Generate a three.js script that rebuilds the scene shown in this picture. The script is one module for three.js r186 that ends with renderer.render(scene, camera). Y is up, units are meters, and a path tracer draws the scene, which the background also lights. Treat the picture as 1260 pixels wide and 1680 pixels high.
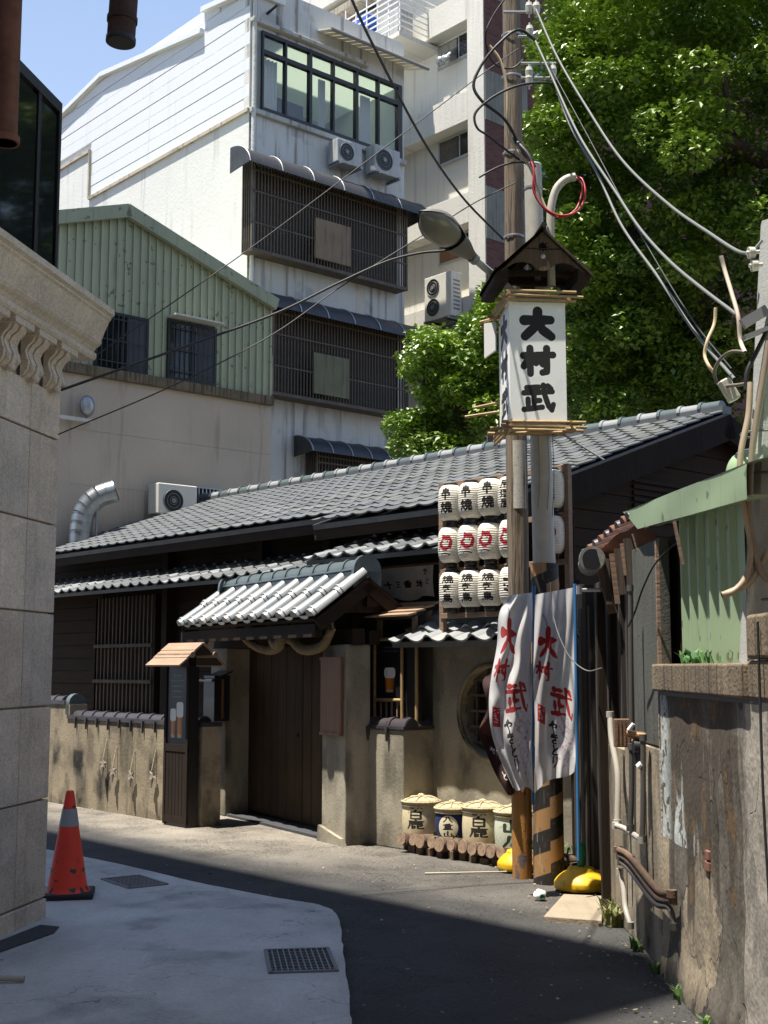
import * as THREE from 'three';
import { mergeGeometries } from 'three/addons/utils/BufferGeometryUtils.js';
import { RoundedBoxGeometry } from 'three/addons/geometries/RoundedBoxGeometry.js';

// ---------- camera, sky, sun, exposure ----------
const scene = new THREE.Scene();
const IW = 1260, IH = 1680, F = 2100, PITCH = Math.atan(255 / 2100), EYE = 1.75;
const camera = new THREE.PerspectiveCamera(2 * Math.atan(IH / 2 / F) * 180 / Math.PI, IW / IH, 0.1, 2000);
camera.position.set(0, EYE, 0);
camera.rotation.set(PITCH, 0, 0);
scene.add(camera);

const SUN = new THREE.Vector3(-0.235, 1, 0.13).normalize();
{
  const w = 256, h = 128, d = new Float32Array(w * h * 4);
  for (let j = 0; j < h; j++) for (let i = 0; i < w; i++) {
    const el = ((j + 0.5) / h - 0.5) * Math.PI, e = Math.max(0, Math.sin(el));
    const k = Math.pow(1 - e, 1.5);
    let c = [0.06 + 0.35 * k, 0.125 + 0.38 * k, 0.28 + 0.37 * k];
    const th = ((i + 0.5) / w) * Math.PI * 2, dir = new THREE.Vector3(Math.cos(el) * -Math.cos(th), Math.sin(el), -Math.cos(el) * Math.sin(th));
    const near = Math.pow(Math.max(0, dir.dot(SUN)), 24) * 0.25;
    c = c.map((v) => v + near);
    if (el < 0) { const f = 0.12; c = [0.5 * f, 0.5 * f, 0.5 * f]; }
    const o = (j * w + i) * 4; d[o] = c[0]; d[o + 1] = c[1]; d[o + 2] = c[2]; d[o + 3] = 1;
  }
  const t = new THREE.DataTexture(d, w, h, THREE.RGBAFormat, THREE.FloatType);
  t.mapping = THREE.EquirectangularReflectionMapping; t.magFilter = THREE.LinearFilter; t.needsUpdate = true;
  scene.background = t; scene.environment = t;
}
const sun = new THREE.DirectionalLight(new THREE.Color(1, 0.94, 0.84), 5.0);
sun.position.copy(SUN).multiplyScalar(60).add(new THREE.Vector3(0, 0, -14));
sun.target.position.set(0, 0, -14);
sun.castShadow = true; sun.shadow.mapSize.set(4096, 4096);
Object.assign(sun.shadow.camera, { left: -30, right: 30, top: 30, bottom: -30, near: 1, far: 140 });
scene.add(sun, sun.target);
const renderer = new THREE.WebGLRenderer({ antialias: true });
renderer.setSize(768, 1024);
renderer.toneMapping = THREE.LinearToneMapping;
renderer.toneMappingExposure = 2.2;
renderer.shadowMap.enabled = true;

// ---------- small helpers ----------
function rng(seed) { let s = seed | 0; return () => { s = (s + 0x6d2b79f5) | 0; let t = Math.imul(s ^ (s >>> 15), 1 | s); t = (t + Math.imul(t ^ (t >>> 7), 61 | t)) ^ t; return ((t ^ (t >>> 14)) >>> 0) / 4294967296; }; }
const rnd = rng(7), rr = (a, b) => a + (b - a) * rnd();
const V = (x, y, z) => new THREE.Vector3(x, y, z);
const clamp = (x, a = 0, b = 1) => Math.min(b, Math.max(a, x)), mix = (a, b, t) => a + (b - a) * t, sst = (a, b, x) => { const t = clamp((x - a) / (b - a)); return t * t * (3 - 2 * t); };
// survey of the place: a line of sight of the photograph met with a plane of the place
const CP = Math.cos(PITCH), SP = Math.sin(PITCH);
const ray = (u, v) => { const dx = (u - IW / 2) / F, dy = (IH / 2 - v) / F; return V(dx, dy * CP + SP, -(CP - dy * SP)); };
const at = (u, v, depth) => { const r = ray(u, v); return V(0, EYE, 0).addScaledVector(r, depth / -r.z); };
const gp = (u, v, y = 0) => { const r = ray(u, v); return V(0, EYE, 0).addScaledVector(r, (y - EYE) / r.y); };
// the street's own directions: e1 runs along the restaurant front, n points out of it
const ANG = Math.atan2(1860 * 0.9927, 2100);
const E1 = V(Math.sin(ANG), 0, Math.cos(ANG)), NN = V(-Math.cos(ANG), 0, Math.sin(ANG)), RT = Math.atan2(-E1.z, E1.x);
const RW = (a, y, n) => V(a * E1.x + n * NN.x, y, a * E1.z + n * NN.z);
const onN = (u, v, n) => { const r = ray(u, v), k = n / r.dot(NN), p = r.clone().multiplyScalar(k); return { a: p.dot(E1), y: EYE + p.y, n }; };
const onA = (u, v, a) => { const r = ray(u, v), k = a / r.dot(E1), p = r.clone().multiplyScalar(k); return { n: p.dot(NN), y: EYE + p.y, a }; };
const onX = (u, v, x) => { const r = ray(u, v), k = x / r.x; return V(x, EYE + r.y * k, r.z * k); };

const used = {};
const numbered = (n) => { const k = used[n] = (used[n] ?? -1) + 1; return k ? n + '_' + String(k).padStart(3, '0') : n; };
function thing(name, label, category, pos, turn = 0, group) {
  const o = new THREE.Group(); o.name = numbered(name); o.position.copy(pos); o.rotation.y = turn;
  o.userData = { label, category }; if (group) o.userData.group = group;
  scene.add(o); return o;
}
const bases = new WeakMap();
// a thing in the street's frame: its children are given in street coordinates [along, up, out]
function thingR(name, label, category, [a, y, n], group) { const o = thing(name, label, category, RW(a, y, n), RT, group); bases.set(o, V(a, y, n)); return o; }
const structure = (o, name) => { o.name = name; o.userData = { kind: 'structure' }; scene.add(o); return o; };
function uvM(g) {
  g = g.index ? g.toNonIndexed() : g;
  const p = g.attributes.position, uv = new Float32Array(p.count * 2), A = V(), B = V(), C = V();
  for (let i = 0; i < p.count; i += 3) {
    A.fromBufferAttribute(p, i); B.fromBufferAttribute(p, i + 1); C.fromBufferAttribute(p, i + 2);
    const nx = Math.abs((B.y - A.y) * (C.z - A.z) - (B.z - A.z) * (C.y - A.y)), ny = Math.abs((B.z - A.z) * (C.x - A.x) - (B.x - A.x) * (C.z - A.z)), nz = Math.abs((B.x - A.x) * (C.y - A.y) - (B.y - A.y) * (C.x - A.x));
    for (let k = 0; k < 3; k++) {
      const x = p.getX(i + k), y = p.getY(i + k), z = p.getZ(i + k);
      const [s, t] = nx >= ny && nx >= nz ? [z, y] : ny >= nz ? [x, z] : [x, y];
      uv[(i + k) * 2] = s; uv[(i + k) * 2 + 1] = t;
    }
  }
  g.setAttribute('uv', new THREE.BufferAttribute(uv, 2)); return g;
}
function join(gs) {
  gs = (Array.isArray(gs) ? gs : [gs]).map((g) => { g = g.index ? g.toNonIndexed() : g; for (const k of Object.keys(g.attributes)) if (!['position', 'normal', 'uv'].includes(k)) g.deleteAttribute(k); if (!g.attributes.normal) g.computeVertexNormals(); return g; });
  if (gs.some((g) => !g.attributes.uv)) gs = gs.map((g) => { g.deleteAttribute('uv'); return g; });
  return gs.length > 1 ? mergeGeometries(gs) : gs[0];
}
const shade = (m) => { m.castShadow = m.receiveShadow = true; return m; };
// a part: geometry in the parent's frame (for street things: street coordinates)
function part(name, geo, mat, parent, o = {}) {
  let g = join(geo); if (!o.keepUV) g = uvM(g);
  let root = parent; while (root.parent && root.parent !== scene) root = root.parent;
  const b = bases.get(root);
  if (b && !o.local) { g = g.clone(); g.translate(-b.x, -b.y, -b.z); }
  const m = shade(new THREE.Mesh(g, mat)); m.name = name; if (o.label) m.userData.label = o.label; if (o.stuff) m.userData.kind = 'stuff'; parent.add(m); return m;
}
// a piece that shares its geometry with alike pieces
function piece(name, geo, mat, parent, pos, rot) {
  let root = parent; while (root.parent && root.parent !== scene) root = root.parent;
  const b = bases.get(root), m = shade(new THREE.Mesh(geo, mat)); m.name = name; m.position.copy(pos); if (b && parent === root || b) m.position.sub(b);
  if (rot) m.rotation.set(...rot); parent.add(m); return m;
}
const single = (name, label, category, geo, mat, o = {}) => { const t = shade(new THREE.Mesh(o.keepUV ? join(geo) : uvM(join(geo)), mat)); t.name = numbered(name); t.userData = { label, category }; if (o.group) t.userData.group = o.group; if (o.stuff) t.userData.kind = 'stuff'; scene.add(t); return t; };
const bx = (x0, x1, y0, y1, z0, z1) => new THREE.BoxGeometry(Math.abs(x1 - x0), Math.abs(y1 - y0), Math.abs(z1 - z0)).translate((x0 + x1) / 2, (y0 + y1) / 2, (z0 + z1) / 2);
const rb = (x0, x1, y0, y1, z0, z1, r = 0.01) => new RoundedBoxGeometry(Math.abs(x1 - x0), Math.abs(y1 - y0), Math.abs(z1 - z0), 1, r).translate((x0 + x1) / 2, (y0 + y1) / 2, (z0 + z1) / 2);
function rod(p, q, r1, r2 = r1, seg = 10) {
  const d = q.clone().sub(p), g = new THREE.CylinderGeometry(r2, r1, d.length(), seg);
  g.applyQuaternion(new THREE.Quaternion().setFromUnitVectors(V(0, 1, 0), d.normalize())); return g.translate((p.x + q.x) / 2, (p.y + q.y) / 2, (p.z + q.z) / 2);
}
// square bar between two points
function bar(p, q, w, h = w) {
  const d = q.clone().sub(p), L = d.length(), g = new THREE.BoxGeometry(w, h, L), m = new THREE.Matrix4().lookAt(p, q, Math.abs(d.y) > 0.95 * L ? V(0, 0, 1) : V(0, 1, 0));
  g.applyMatrix4(m); return g.translate((p.x + q.x) / 2, (p.y + q.y) / 2, (p.z + q.z) / 2);
}
const tube = (pts, r, seg = pts.length * 8, rad = 7) => new THREE.TubeGeometry(new THREE.CatmullRomCurve3(pts), seg, r, rad);
const lathe = (pts, seg = 24) => new THREE.LatheGeometry(pts.map(([r, y]) => new THREE.Vector2(r, y)), seg);
function poly(pts, depth, holes = []) {  // outline in x,y, thick along z
  const s = new THREE.Shape(pts.map(([x, y]) => new THREE.Vector2(x, y)));
  for (const h of holes) s.holes.push(new THREE.Path(h.map(([x, y]) => new THREE.Vector2(x, y))));
  return new THREE.ExtrudeGeometry(s, { depth, bevelEnabled: false });
}
// a sheet through a grid of points
function sheet(f, ns, nt) {
  const pos = [], uv = [], idx = [];
  for (let j = 0; j <= nt; j++) for (let i = 0; i <= ns; i++) { const p = f(i / ns, j / nt); pos.push(p.x, p.y, p.z); uv.push(i / ns, 1 - j / nt); }
  for (let j = 0; j < nt; j++) for (let i = 0; i < ns; i++) { const a = j * (ns + 1) + i, b = a + 1, c = a + ns + 1, d = c + 1; idx.push(a, c, b, b, c, d); }
  const g = new THREE.BufferGeometry(); g.setAttribute('position', new THREE.Float32BufferAttribute(pos, 3)); g.setAttribute('uv', new THREE.Float32BufferAttribute(uv, 2)); g.setIndex(idx); g.computeVertexNormals(); return g;
}
function fan(cols, f) { return f(cols); }

// ---------- procedural materials ----------
const hash = (x, y, s) => { let h = Math.imul(x, 374761393) ^ Math.imul(y, 668265263) ^ Math.imul(s, 974634777); h = Math.imul(h ^ (h >>> 13), 1274126177); return ((h ^ (h >>> 16)) >>> 0) / 4294967296; };
function tn(x, y, px, py, s) {  // tileable value noise
  const xi = Math.floor(x), yi = Math.floor(y), fx = x - xi, fy = y - yi, u = fx * fx * (3 - 2 * fx), v = fy * fy * (3 - 2 * fy), m = (a, p) => ((a % p) + p) % p;
  const a = hash(m(xi, px), m(yi, py), s), b = hash(m(xi + 1, px), m(yi, py), s), c = hash(m(xi, px), m(yi + 1, py), s), d = hash(m(xi + 1, px), m(yi + 1, py), s);
  return (a + (b - a) * u) * (1 - v) + (c + (d - c) * u) * v;
}
const fbm = (u, v, kx, ky, s, oct = 4) => { let t = 0, w = 0.5, sum = 0; for (let i = 0; i < oct; i++) { t += w * tn(u * kx, v * ky, kx, ky, s + i * 17); sum += w; w *= 0.5; kx *= 2; ky *= 2; } return t / sum; };
const s8 = (l) => { l = clamp(l); return Math.round(255 * (l <= 0.0031308 ? 12.92 * l : 1.055 * Math.pow(l, 1 / 2.4) - 0.055)); };
function texPair(px, py, mx, my, fn, bump) {
  const c = new Uint8Array(px * py * 4), h = bump ? new Uint8Array(px * py * 4) : null;
  for (let j = 0; j < py; j++) for (let i = 0; i < px; i++) {
    const q = fn((i + 0.5) / px, (j + 0.5) / py), o = (j * px + i) * 4;
    c[o] = s8(q[0]); c[o + 1] = s8(q[1]); c[o + 2] = s8(q[2]); c[o + 3] = 255;
    if (h) { const k = Math.round(255 * clamp(q[3])); h[o] = h[o + 1] = h[o + 2] = k; h[o + 3] = 255; }
  }
  const fin = (d, srgb) => { const t = new THREE.DataTexture(d, px, py); t.wrapS = t.wrapT = THREE.RepeatWrapping; t.magFilter = THREE.LinearFilter; t.minFilter = THREE.LinearMipmapLinearFilter; t.generateMipmaps = true; if (srgb) t.colorSpace = THREE.SRGBColorSpace; t.repeat.set(1 / mx, 1 / my); t.needsUpdate = true; return t; };
  return { map: fin(c, true), bumpMap: h ? fin(h, false) : null };
}
const BUMPS = {
  rough: texPair(512, 512, 1, 1, (u, v) => { const f = fbm(u, v, 6, 6, 901, 6), g = tn(u * 180, v * 180, 180, 180, 903), h = tn(u * 80, v * 80, 80, 80, 905); return [0, 0, 0, f * 0.4 + g * 0.35 + h * 0.25]; }, true).bumpMap,
  wood: texPair(512, 512, 1, 1, (u, v) => [0, 0, 0, fbm(u, v, 60, 3, 907, 4)], true).bumpMap,
};
BUMPS.woodH = BUMPS.wood.clone(); BUMPS.woodH.rotation = Math.PI / 2;
function mat(px, m, fn, o = {}) {
  const { bump = 0, aspect = 1, key = 'rough', ...rest } = o;
  const t = texPair(px, px, m, m * aspect, fn, key === 'own'), M = new THREE.MeshPhysicalMaterial({ roughness: 0.85, ...rest, map: t.map });
  if (bump) { if (key === 'own') M.bumpMap = t.bumpMap; else { const b = BUMPS[key].clone(); b.repeat.set(1 / m, 1 / m); b.needsUpdate = true; M.bumpMap = b; } M.bumpScale = bump; } return M;
}
const flat = (r, g, b, o = {}) => { const m = new THREE.MeshPhysicalMaterial({ roughness: 0.7, ...o }); m.color.setRGB(r, g, b); return m; };
const tinted = (M, r, g, b, o = {}) => { const m = M.clone(); m.color.setRGB(r, g, b); Object.assign(m, o); return m; };
const tri = (c, k) => [c[0] * k, c[1] * k, c[2] * k];
const M = {};
const mottled = (base, amt, kx, seed, dirt = 0, grain = 0.15) => (u, v) => {
  const f = fbm(u, v, kx, kx, seed, 5), g = tn(u * 128, v * 128, 128, 128, seed + 3), st = fbm(u, v, kx * 4, 2, seed + 9, 3);
  const k = 1 + amt * (f - 0.5) * 2 + grain * (g - 0.5) - dirt * sst(0.52, 0.85, st); return [base[0] * k, base[1] * k, base[2] * k * (1 - dirt * 0.1), f * 0.6 + g * 0.4];
};
M.apron = mat(1024, 3.2, (u, v) => { const ck = Math.min(Math.abs(fbm(u, v, 5, 5, 611, 5) - 0.5), Math.abs(fbm(u, v, 3, 4, 613, 5) - 0.52) * 1.6) < 0.0035 && fbm(u, v, 4, 4, 615, 2) > 0.5 ? 0.35 : 0; const f = fbm(u, v, 4, 4, 2, 6), w = fbm(u, v, 18, 9, 5, 4), g = tn(u * 300, v * 300, 300, 300, 8), st = sst(0.62, 0.8, fbm(u, v, 6, 6, 77, 5)); const k = 0.72 + 0.5 * f + 0.34 * (w - 0.5) + 0.22 * (g - 0.5) - 0.3 * st - ck; return [0.5 * k, 0.475 * k, 0.435 * k, w * 0.5 + g * 0.5]; }, { bump: 0.004, roughness: 0.9 });
M.asphalt = mat(1024, 1.7, (u, v) => { const g = tn(u * 256, v * 256, 256, 256, 1), h = tn(u * 130, v * 130, 130, 130, 4), f = fbm(u, v, 5, 5, 6, 5), sp = g > 0.93 ? 0.5 : 0; const pa = sst(0.55, 0.57, fbm(u, v, 3, 3, 621, 3)) * 0.2, ck = Math.abs(fbm(u, v, 4, 4, 623, 5) - 0.5) < 0.004 ? 0.4 : 0; const k = 0.55 + 0.9 * (g - 0.5) + 0.5 * (h - 0.5) + 0.8 * f + sp * 1.4 - pa - ck; return [k, k * 0.985, k * 0.97, g * 0.6 + h * 0.4]; }, { bump: 0.005, roughness: 0.88, vertexColors: true });
M.stone = mat(1024, 1.1, (u, v) => { const g = tn(u * 220, v * 220, 220, 220, 3), h = tn(u * 90, v * 90, 90, 90, 12), f = fbm(u, v, 4, 4, 21, 4), sk = sst(0.52, 0.75, fbm(u, v, 22, 1, 23, 4)) * 0.09, bo = sst(0.55, 0.7, fbm(u, v, 5, 5, 25, 5)) * 0.14; const k = 0.82 + 0.42 * (g - 0.5) + 0.25 * (h - 0.5) + 0.42 * f - sk - bo; return [0.56 * k, 0.485 * k, 0.395 * k, g]; }, { bump: 0.002, roughness: 0.75 });
M.mud = mat(1024, 2.4, (u, v) => { const f = fbm(u, v, 5, 5, 31, 6), d = fbm(u, v, 14, 4, 33, 4), g = tn(u * 200, v * 200, 200, 200, 35), st = sst(0.45, 0.72, d) * 0.5, mo = sst(0.5, 0.7, fbm(u, v, 8, 8, 38, 5)) * 0.4; const k = 0.74 + 0.5 * f - st - mo + 0.2 * (g - 0.5); return [0.28 * k, 0.23 * k, 0.155 * k, f * 0.7 + g * 0.3]; }, { bump: 0.004, roughness: 0.95 });
M.plaster = mat(1024, 2.4, (u, v) => { const f = fbm(u, v, 5, 5, 51, 6), d = fbm(u, v, 10, 3, 53, 4), g = tn(u * 200, v * 200, 200, 200, 55); const bl = sst(0.5, 0.64, fbm(u, v, 7, 6, 57, 5)), k = 0.78 + 0.44 * f - sst(0.48, 0.75, d) * 0.38 - bl * 0.2 + 0.16 * (g - 0.5); return [0.32 * k, 0.285 * k, 0.215 * k, f * 0.7 + g * 0.3]; }, { bump: 0.003, roughness: 0.95 });
const grain = (base, seed, amt = 0.5, ky = 3) => (u, v) => { const w = fbm(u, v, 60, ky, seed, 4), f = fbm(u, v, 6, 4, seed + 5, 4), k = 1 - amt / 2 + amt * w + 0.35 * (f - 0.5); return [base[0] * k, base[1] * k, base[2] * k, w]; };
M.darkWood = mat(512, 1, (u, v) => grain([0.03, 0.0205, 0.0145], 61)(v, u), { key: 'woodH', bump: 0.003, roughness: 0.8 });
M.darkWoodV = mat(512, 1, grain([0.028, 0.02, 0.0145], 62), { key: 'wood', bump: 0.003, roughness: 0.8 });
M.doorWood = mat(512, 1, grain([0.07, 0.047, 0.03], 63, 0.6), { key: 'wood', bump: 0.003, roughness: 0.75 });
M.greyWood = mat(512, 1, grain([0.1, 0.078, 0.06], 64, 0.8), { key: 'wood', bump: 0.004, roughness: 0.9 });
M.brownWood = mat(512, 1, grain([0.2, 0.09, 0.035], 65, 0.6), { key: 'wood', bump: 0.002, roughness: 0.6 });
M.paleWood = mat(512, 0.8, (u, v) => grain([0.3, 0.205, 0.135], 66, 0.35)(v, u), { key: 'woodH', bump: 0.002, roughness: 0.7 });
M.rackWood = mat(512, 0.8, (u, v) => grain([0.24, 0.16, 0.11], 67, 0.4)(v, u), { key: 'woodH', bump: 0.002, roughness: 0.75 });
M.poleWood = mat(512, 0.8, (u, v) => { const w = fbm(u, v, 50, 2, 68, 4), c = sst(0.62, 0.7, fbm(u, v, 30, 2, 70, 3)), k = 0.55 + 0.8 * w - 0.35 * c; return [0.2 * k, 0.155 * k, 0.11 * k, w - c * 0.5]; }, { key: 'wood', bump: 0.012, roughness: 0.92 });
M.bamboo = mat(256, 0.4, (u, v) => { const w = fbm(u, v, 8, 8, 71, 3); const k = 0.75 + 0.5 * w; return [0.36 * k, 0.24 * k, 0.11 * k, w]; }, { bump: 0.001, roughness: 0.55 });
M.tile = mat(512, 0.9, (u, v) => { const f = fbm(u, v, 6, 6, 81, 4), g = tn(u * 90, v * 90, 90, 90, 83), k = 0.75 + 0.45 * f + 0.15 * (g - 0.5); return [0.1 * k, 0.108 * k, 0.114 * k, g]; }, { bump: 0.0012, roughness: 0.5 });
for (const k of ['darkWood', 'darkWoodV', 'doorWood']) M[k].specularIntensity = 0.25;
M.tile2 = tinted(M.tile, 0.72, 0.74, 0.74); M.tile3 = tinted(M.tile, 1.3, 1.27, 1.18); M.tile4 = tinted(M.tile, 0.92, 0.9, 0.82); M.tile5 = tinted(M.tile, 1.06, 1.08, 1.12);
M.glaze = mat(512, 0.9, (u, v) => { const f = fbm(u, v, 5, 5, 85, 4), k = 0.8 + 0.4 * f; return [0.27 * k, 0.28 * k, 0.285 * k, f]; }, { roughness: 0.33 });
M.glaze2 = tinted(M.glaze, 0.86, 0.9, 0.92); M.glaze3 = tinted(M.glaze, 1.12, 1.1, 1.06);
M.ridgeTile = mat(512, 0.9, (u, v) => { const f = fbm(u, v, 5, 5, 87, 4), k = 0.75 + 0.5 * f; return [0.1 * k, 0.125 * k, 0.13 * k, f]; }, { roughness: 0.3 });
M.capTile = mat(512, 0.9, (u, v) => { const f = fbm(u, v, 5, 5, 89, 4), k = 0.6 + 0.8 * f; return [0.05 * k, 0.044 * k, 0.048 * k, f]; }, { roughness: 0.32 });
M.white = mat(1024, 5, (u, v) => { const f = fbm(u, v, 4, 4, 91, 5), d = fbm(u, v, 40, 3, 93, 4), g = tn(u * 200, v * 200, 200, 200, 95); const k = 0.92 + 0.12 * (f - 0.5) - 0.16 * sst(0.6, 0.85, d) + 0.05 * (g - 0.5); return [0.72 * k, 0.73 * k, 0.7 * k, f * 0.8 + g * 0.2]; }, { bump: 0.005, roughness: 0.9 });
M.whiteStain = mat(1024, 4, (u, v) => { const f = fbm(u, v, 4, 4, 96, 5), d = fbm(u, v, 36, 2, 97, 5), e = fbm(u, v, 12, 10, 98, 4); const k = 0.92 + 0.2 * (f - 0.5) - 0.48 * sst(0.54, 0.82, d) - 0.22 * sst(0.56, 0.8, e); const ru = sst(0.62, 0.78, fbm(u, v, 44, 2, 641, 4)) * 0.16; return [0.62 * k, (0.62 - ru * 0.35) * k, (0.59 - ru * 0.6) * k, f]; }, { bump: 0.01, roughness: 0.9 });
M.siding = mat(512, 4, (u, v) => { const d = fbm(u, v, 30, 3, 101, 4), k = 0.98 - 0.06 * sst(0.6, 0.85, d); return [0.72 * k, 0.75 * k, 0.77 * k, 0]; }, { roughness: 0.55 });
M.cream = mat(1024, 4, (u, v) => { const f = fbm(u, v, 5, 5, 103, 5), d = fbm(u, v, 40, 2, 105, 4); const k = 0.95 + 0.14 * (f - 0.5) - 0.18 * sst(0.6, 0.85, d); return [0.62 * k, 0.6 * k, 0.54 * k, f]; }, { bump: 0.006, roughness: 0.9 });
M.tan = mat(1024, 3, (u, v) => { const f = fbm(u, v, 3, 3, 107, 5), d = fbm(u, v, 24, 2, 109, 4), g = tn(u * 200, v * 200, 200, 200, 111); const k = 0.88 + 0.22 * (f - 0.5) - 0.2 * sst(0.55, 0.85, d) + 0.06 * (g - 0.5); return [0.6 * k, 0.495 * k, 0.385 * k, f]; }, { bump: 0.004, roughness: 0.9 });
M.greenMetal = mat(512, 2.2, (u, v) => { const f = fbm(u, v, 4, 4, 113, 4), d = fbm(u, v, 50, 3, 115, 4), r = sst(0.74, 0.8, fbm(u, v, 22, 22, 117, 3)); const k = 0.92 + 0.2 * (f - 0.5) - 0.2 * sst(0.55, 0.85, d); return [mix(0.42 * k, 0.1, r * 0.7), mix(0.44 * k, 0.07, r * 0.7), mix(0.29 * k, 0.04, r * 0.7), f]; }, { roughness: 0.6 });
M.concrete = mat(1024, 2.5, (u, v) => { const f = fbm(u, v, 5, 5, 121, 6), d = fbm(u, v, 40, 3, 123, 5), g = tn(u * 220, v * 220, 220, 220, 125); const k = 0.8 + 0.35 * f - 0.4 * sst(0.5, 0.8, d) + 0.16 * (g - 0.5); return [0.36 * k, 0.32 * k, 0.255 * k, f * 0.5 + g * 0.5]; }, { bump: 0.01, roughness: 0.95 });
M.darkConcrete = mat(1024, 1.6, (u, v) => { const f = fbm(u, v, 6, 6, 131, 6), d = fbm(u, v, 50, 3, 133, 5), g = tn(u * 220, v * 220, 220, 220, 135); const k = 0.5 + 0.7 * f - 0.5 * sst(0.45, 0.75, d) + 0.3 * (g - 0.5); return [0.2 * k, 0.15 * k, 0.095 * k, f * 0.5 + g * 0.5]; }, { bump: 0.005, roughness: 0.95 });
M.greyPole = mat(512, 0.8, mottled([0.36, 0.37, 0.37], 0.14, 6, 137, 0.25), { bump: 0.002, roughness: 0.85 });
M.panel = mat(512, 1.4, (u, v) => { const f = fbm(u, v, 5, 5, 141, 5), d = fbm(u, v, 26, 2, 143, 4), k = 0.75 + 0.5 * f - 0.35 * sst(0.5, 0.8, d); return [0.25 * k, 0.235 * k, 0.2 * k, f]; }, { bump: 0.003, roughness: 0.9 });
M.rust = mat(512, 0.7, (u, v) => { const f = fbm(u, v, 8, 8, 151, 5), k = 0.5 + 0.9 * f; return [0.16 * k, 0.065 * k, 0.035 * k, f]; }, { bump: 0.003, roughness: 0.85 });
M.brick = mat(1024, 2, (u, v) => { const rows = 32, cols = 10, r = Math.floor(v * rows), x = u * cols + (r % 2) * 0.5, c = Math.floor(x), fx = x - c, fy = v * rows - r, mo = fx < 0.05 || fy < 0.16, t = hash(c % cols, r, 161), f = fbm(u, v, 8, 8, 163, 4); if (mo) return [0.11, 0.095, 0.085, 0]; const k = 0.6 + 0.5 * t + 0.3 * (f - 0.5); return [0.13 * k, 0.04 * k, 0.028 * k, 1]; }, { key: 'own', bump: 0.01, roughness: 0.8 });
M.straw = mat(512, 0.4, (u, v) => { const w = fbm(u, v, 60, 6, 165, 4), f = fbm(u, v, 5, 5, 167, 3), k = 0.55 + 0.6 * w + 0.2 * f; return [0.5 * k, 0.42 * k, 0.26 * k, w]; }, { bump: 0.008, roughness: 0.95 });
M.bark = mat(512, 1, (u, v) => { const w = fbm(u, v, 26, 5, 171, 5), k = 0.3 + 1.1 * w; return [0.085 * k, 0.058 * k, 0.042 * k, w]; }, { bump: 0.03, roughness: 0.95 });
M.log = mat(256, 0.3, (u, v) => { const w = fbm(u, v, 8, 8, 173, 4), k = 0.5 + w; return [0.13 * k, 0.088 * k, 0.06 * k, w]; }, { bump: 0.004, roughness: 0.95 });
M.logEnd = mat(256, 0.3, (u, v) => { const w = fbm(u, v, 10, 10, 175, 4), k = 0.55 + 0.9 * w; return [0.28 * k, 0.19 * k, 0.125 * k, w]; }, { bump: 0.003, roughness: 0.9 });
M.awning = mat(512, 1.5, (u, v) => { const f = fbm(u, v, 6, 6, 177, 4), d = fbm(u, v, 30, 4, 179, 3), k = 0.7 + 0.6 * f - 0.2 * sst(0.5, 0.8, d); return [0.045 * k, 0.047 * k, 0.051 * k, f]; }, { roughness: 0.5 });
M.slab = mat(512, 1, mottled([0.27, 0.22, 0.16], 0.16, 5, 181, 0.1), { bump: 0.004, roughness: 0.9 });
M.soil = mat(256, 0.6, mottled([0.09, 0.07, 0.045], 0.5, 8, 183, 0, 0.5), { bump: 0.03, roughness: 1 });
M.metal = flat(0.55, 0.56, 0.57, { metalness: 0.85, roughness: 0.32 });
M.duct = mat(256, 0.6, mottled([0.3, 0.32, 0.33], 0.16, 6, 187, 0.1), { metalness: 0.8, roughness: 0.34 });
M.greyMetal = flat(0.22, 0.22, 0.22, { metalness: 0.3, roughness: 0.5 });
M.steel = flat(0.3, 0.31, 0.32, { metalness: 0.6, roughness: 0.45 });
M.black = flat(0.012, 0.012, 0.014, { roughness: 0.5 });
M.gloss = flat(0.006, 0.007, 0.01, { roughness: 0.06 });
M.grille = mat(256, 0.6, mottled([0.1, 0.082, 0.066], 0.4, 8, 189, 0.2), { roughness: 0.75 });
M.cableBlack = flat(0.012, 0.012, 0.012, { roughness: 0.55 }); M.cableGrey = flat(0.13, 0.135, 0.13, { roughness: 0.6 }); M.cableRed = flat(0.42, 0.02, 0.03, { roughness: 0.45 });
M.pvc = mat(256, 0.5, mottled([0.42, 0.4, 0.35], 0.15, 6, 191, 0.2), { roughness: 0.55 });
M.porcelain = flat(0.55, 0.54, 0.48, { roughness: 0.25 });
M.paper = flat(0.8, 0.8, 0.78, { roughness: 0.85 });
M.white2 = flat(0.76, 0.76, 0.74, { roughness: 0.5 });
M.acBody = mat(256, 1, mottled([0.62, 0.6, 0.54], 0.08, 5, 193, 0.12), { roughness: 0.5 });
M.acGrey = mat(256, 1, mottled([0.42, 0.43, 0.43], 0.12, 5, 194, 0.25), { roughness: 0.55 });
M.glass = new THREE.MeshPhysicalMaterial({ color: 0xffffff, roughness: 0.03, transmission: 1, thickness: 0 });
M.darkGlass = flat(0.012, 0.014, 0.016, { roughness: 0.05 });
M.frame = flat(0.015, 0.014, 0.014, { roughness: 0.4 });
M.alu = flat(0.4, 0.4, 0.4, { roughness: 0.4, metalness: 0.5 });
M.yellow = mat(256, 0.4, (u, v) => { const f = fbm(u, v, 5, 5, 631, 4), d = sst(0.6, 0.75, fbm(u, v, 10, 10, 633, 4)) * 0.35, k = (0.85 + 0.3 * f) * (1 - d); return [0.6 * k, 0.35 * k, 0.006, f]; }, { roughness: 0.5 });
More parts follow.
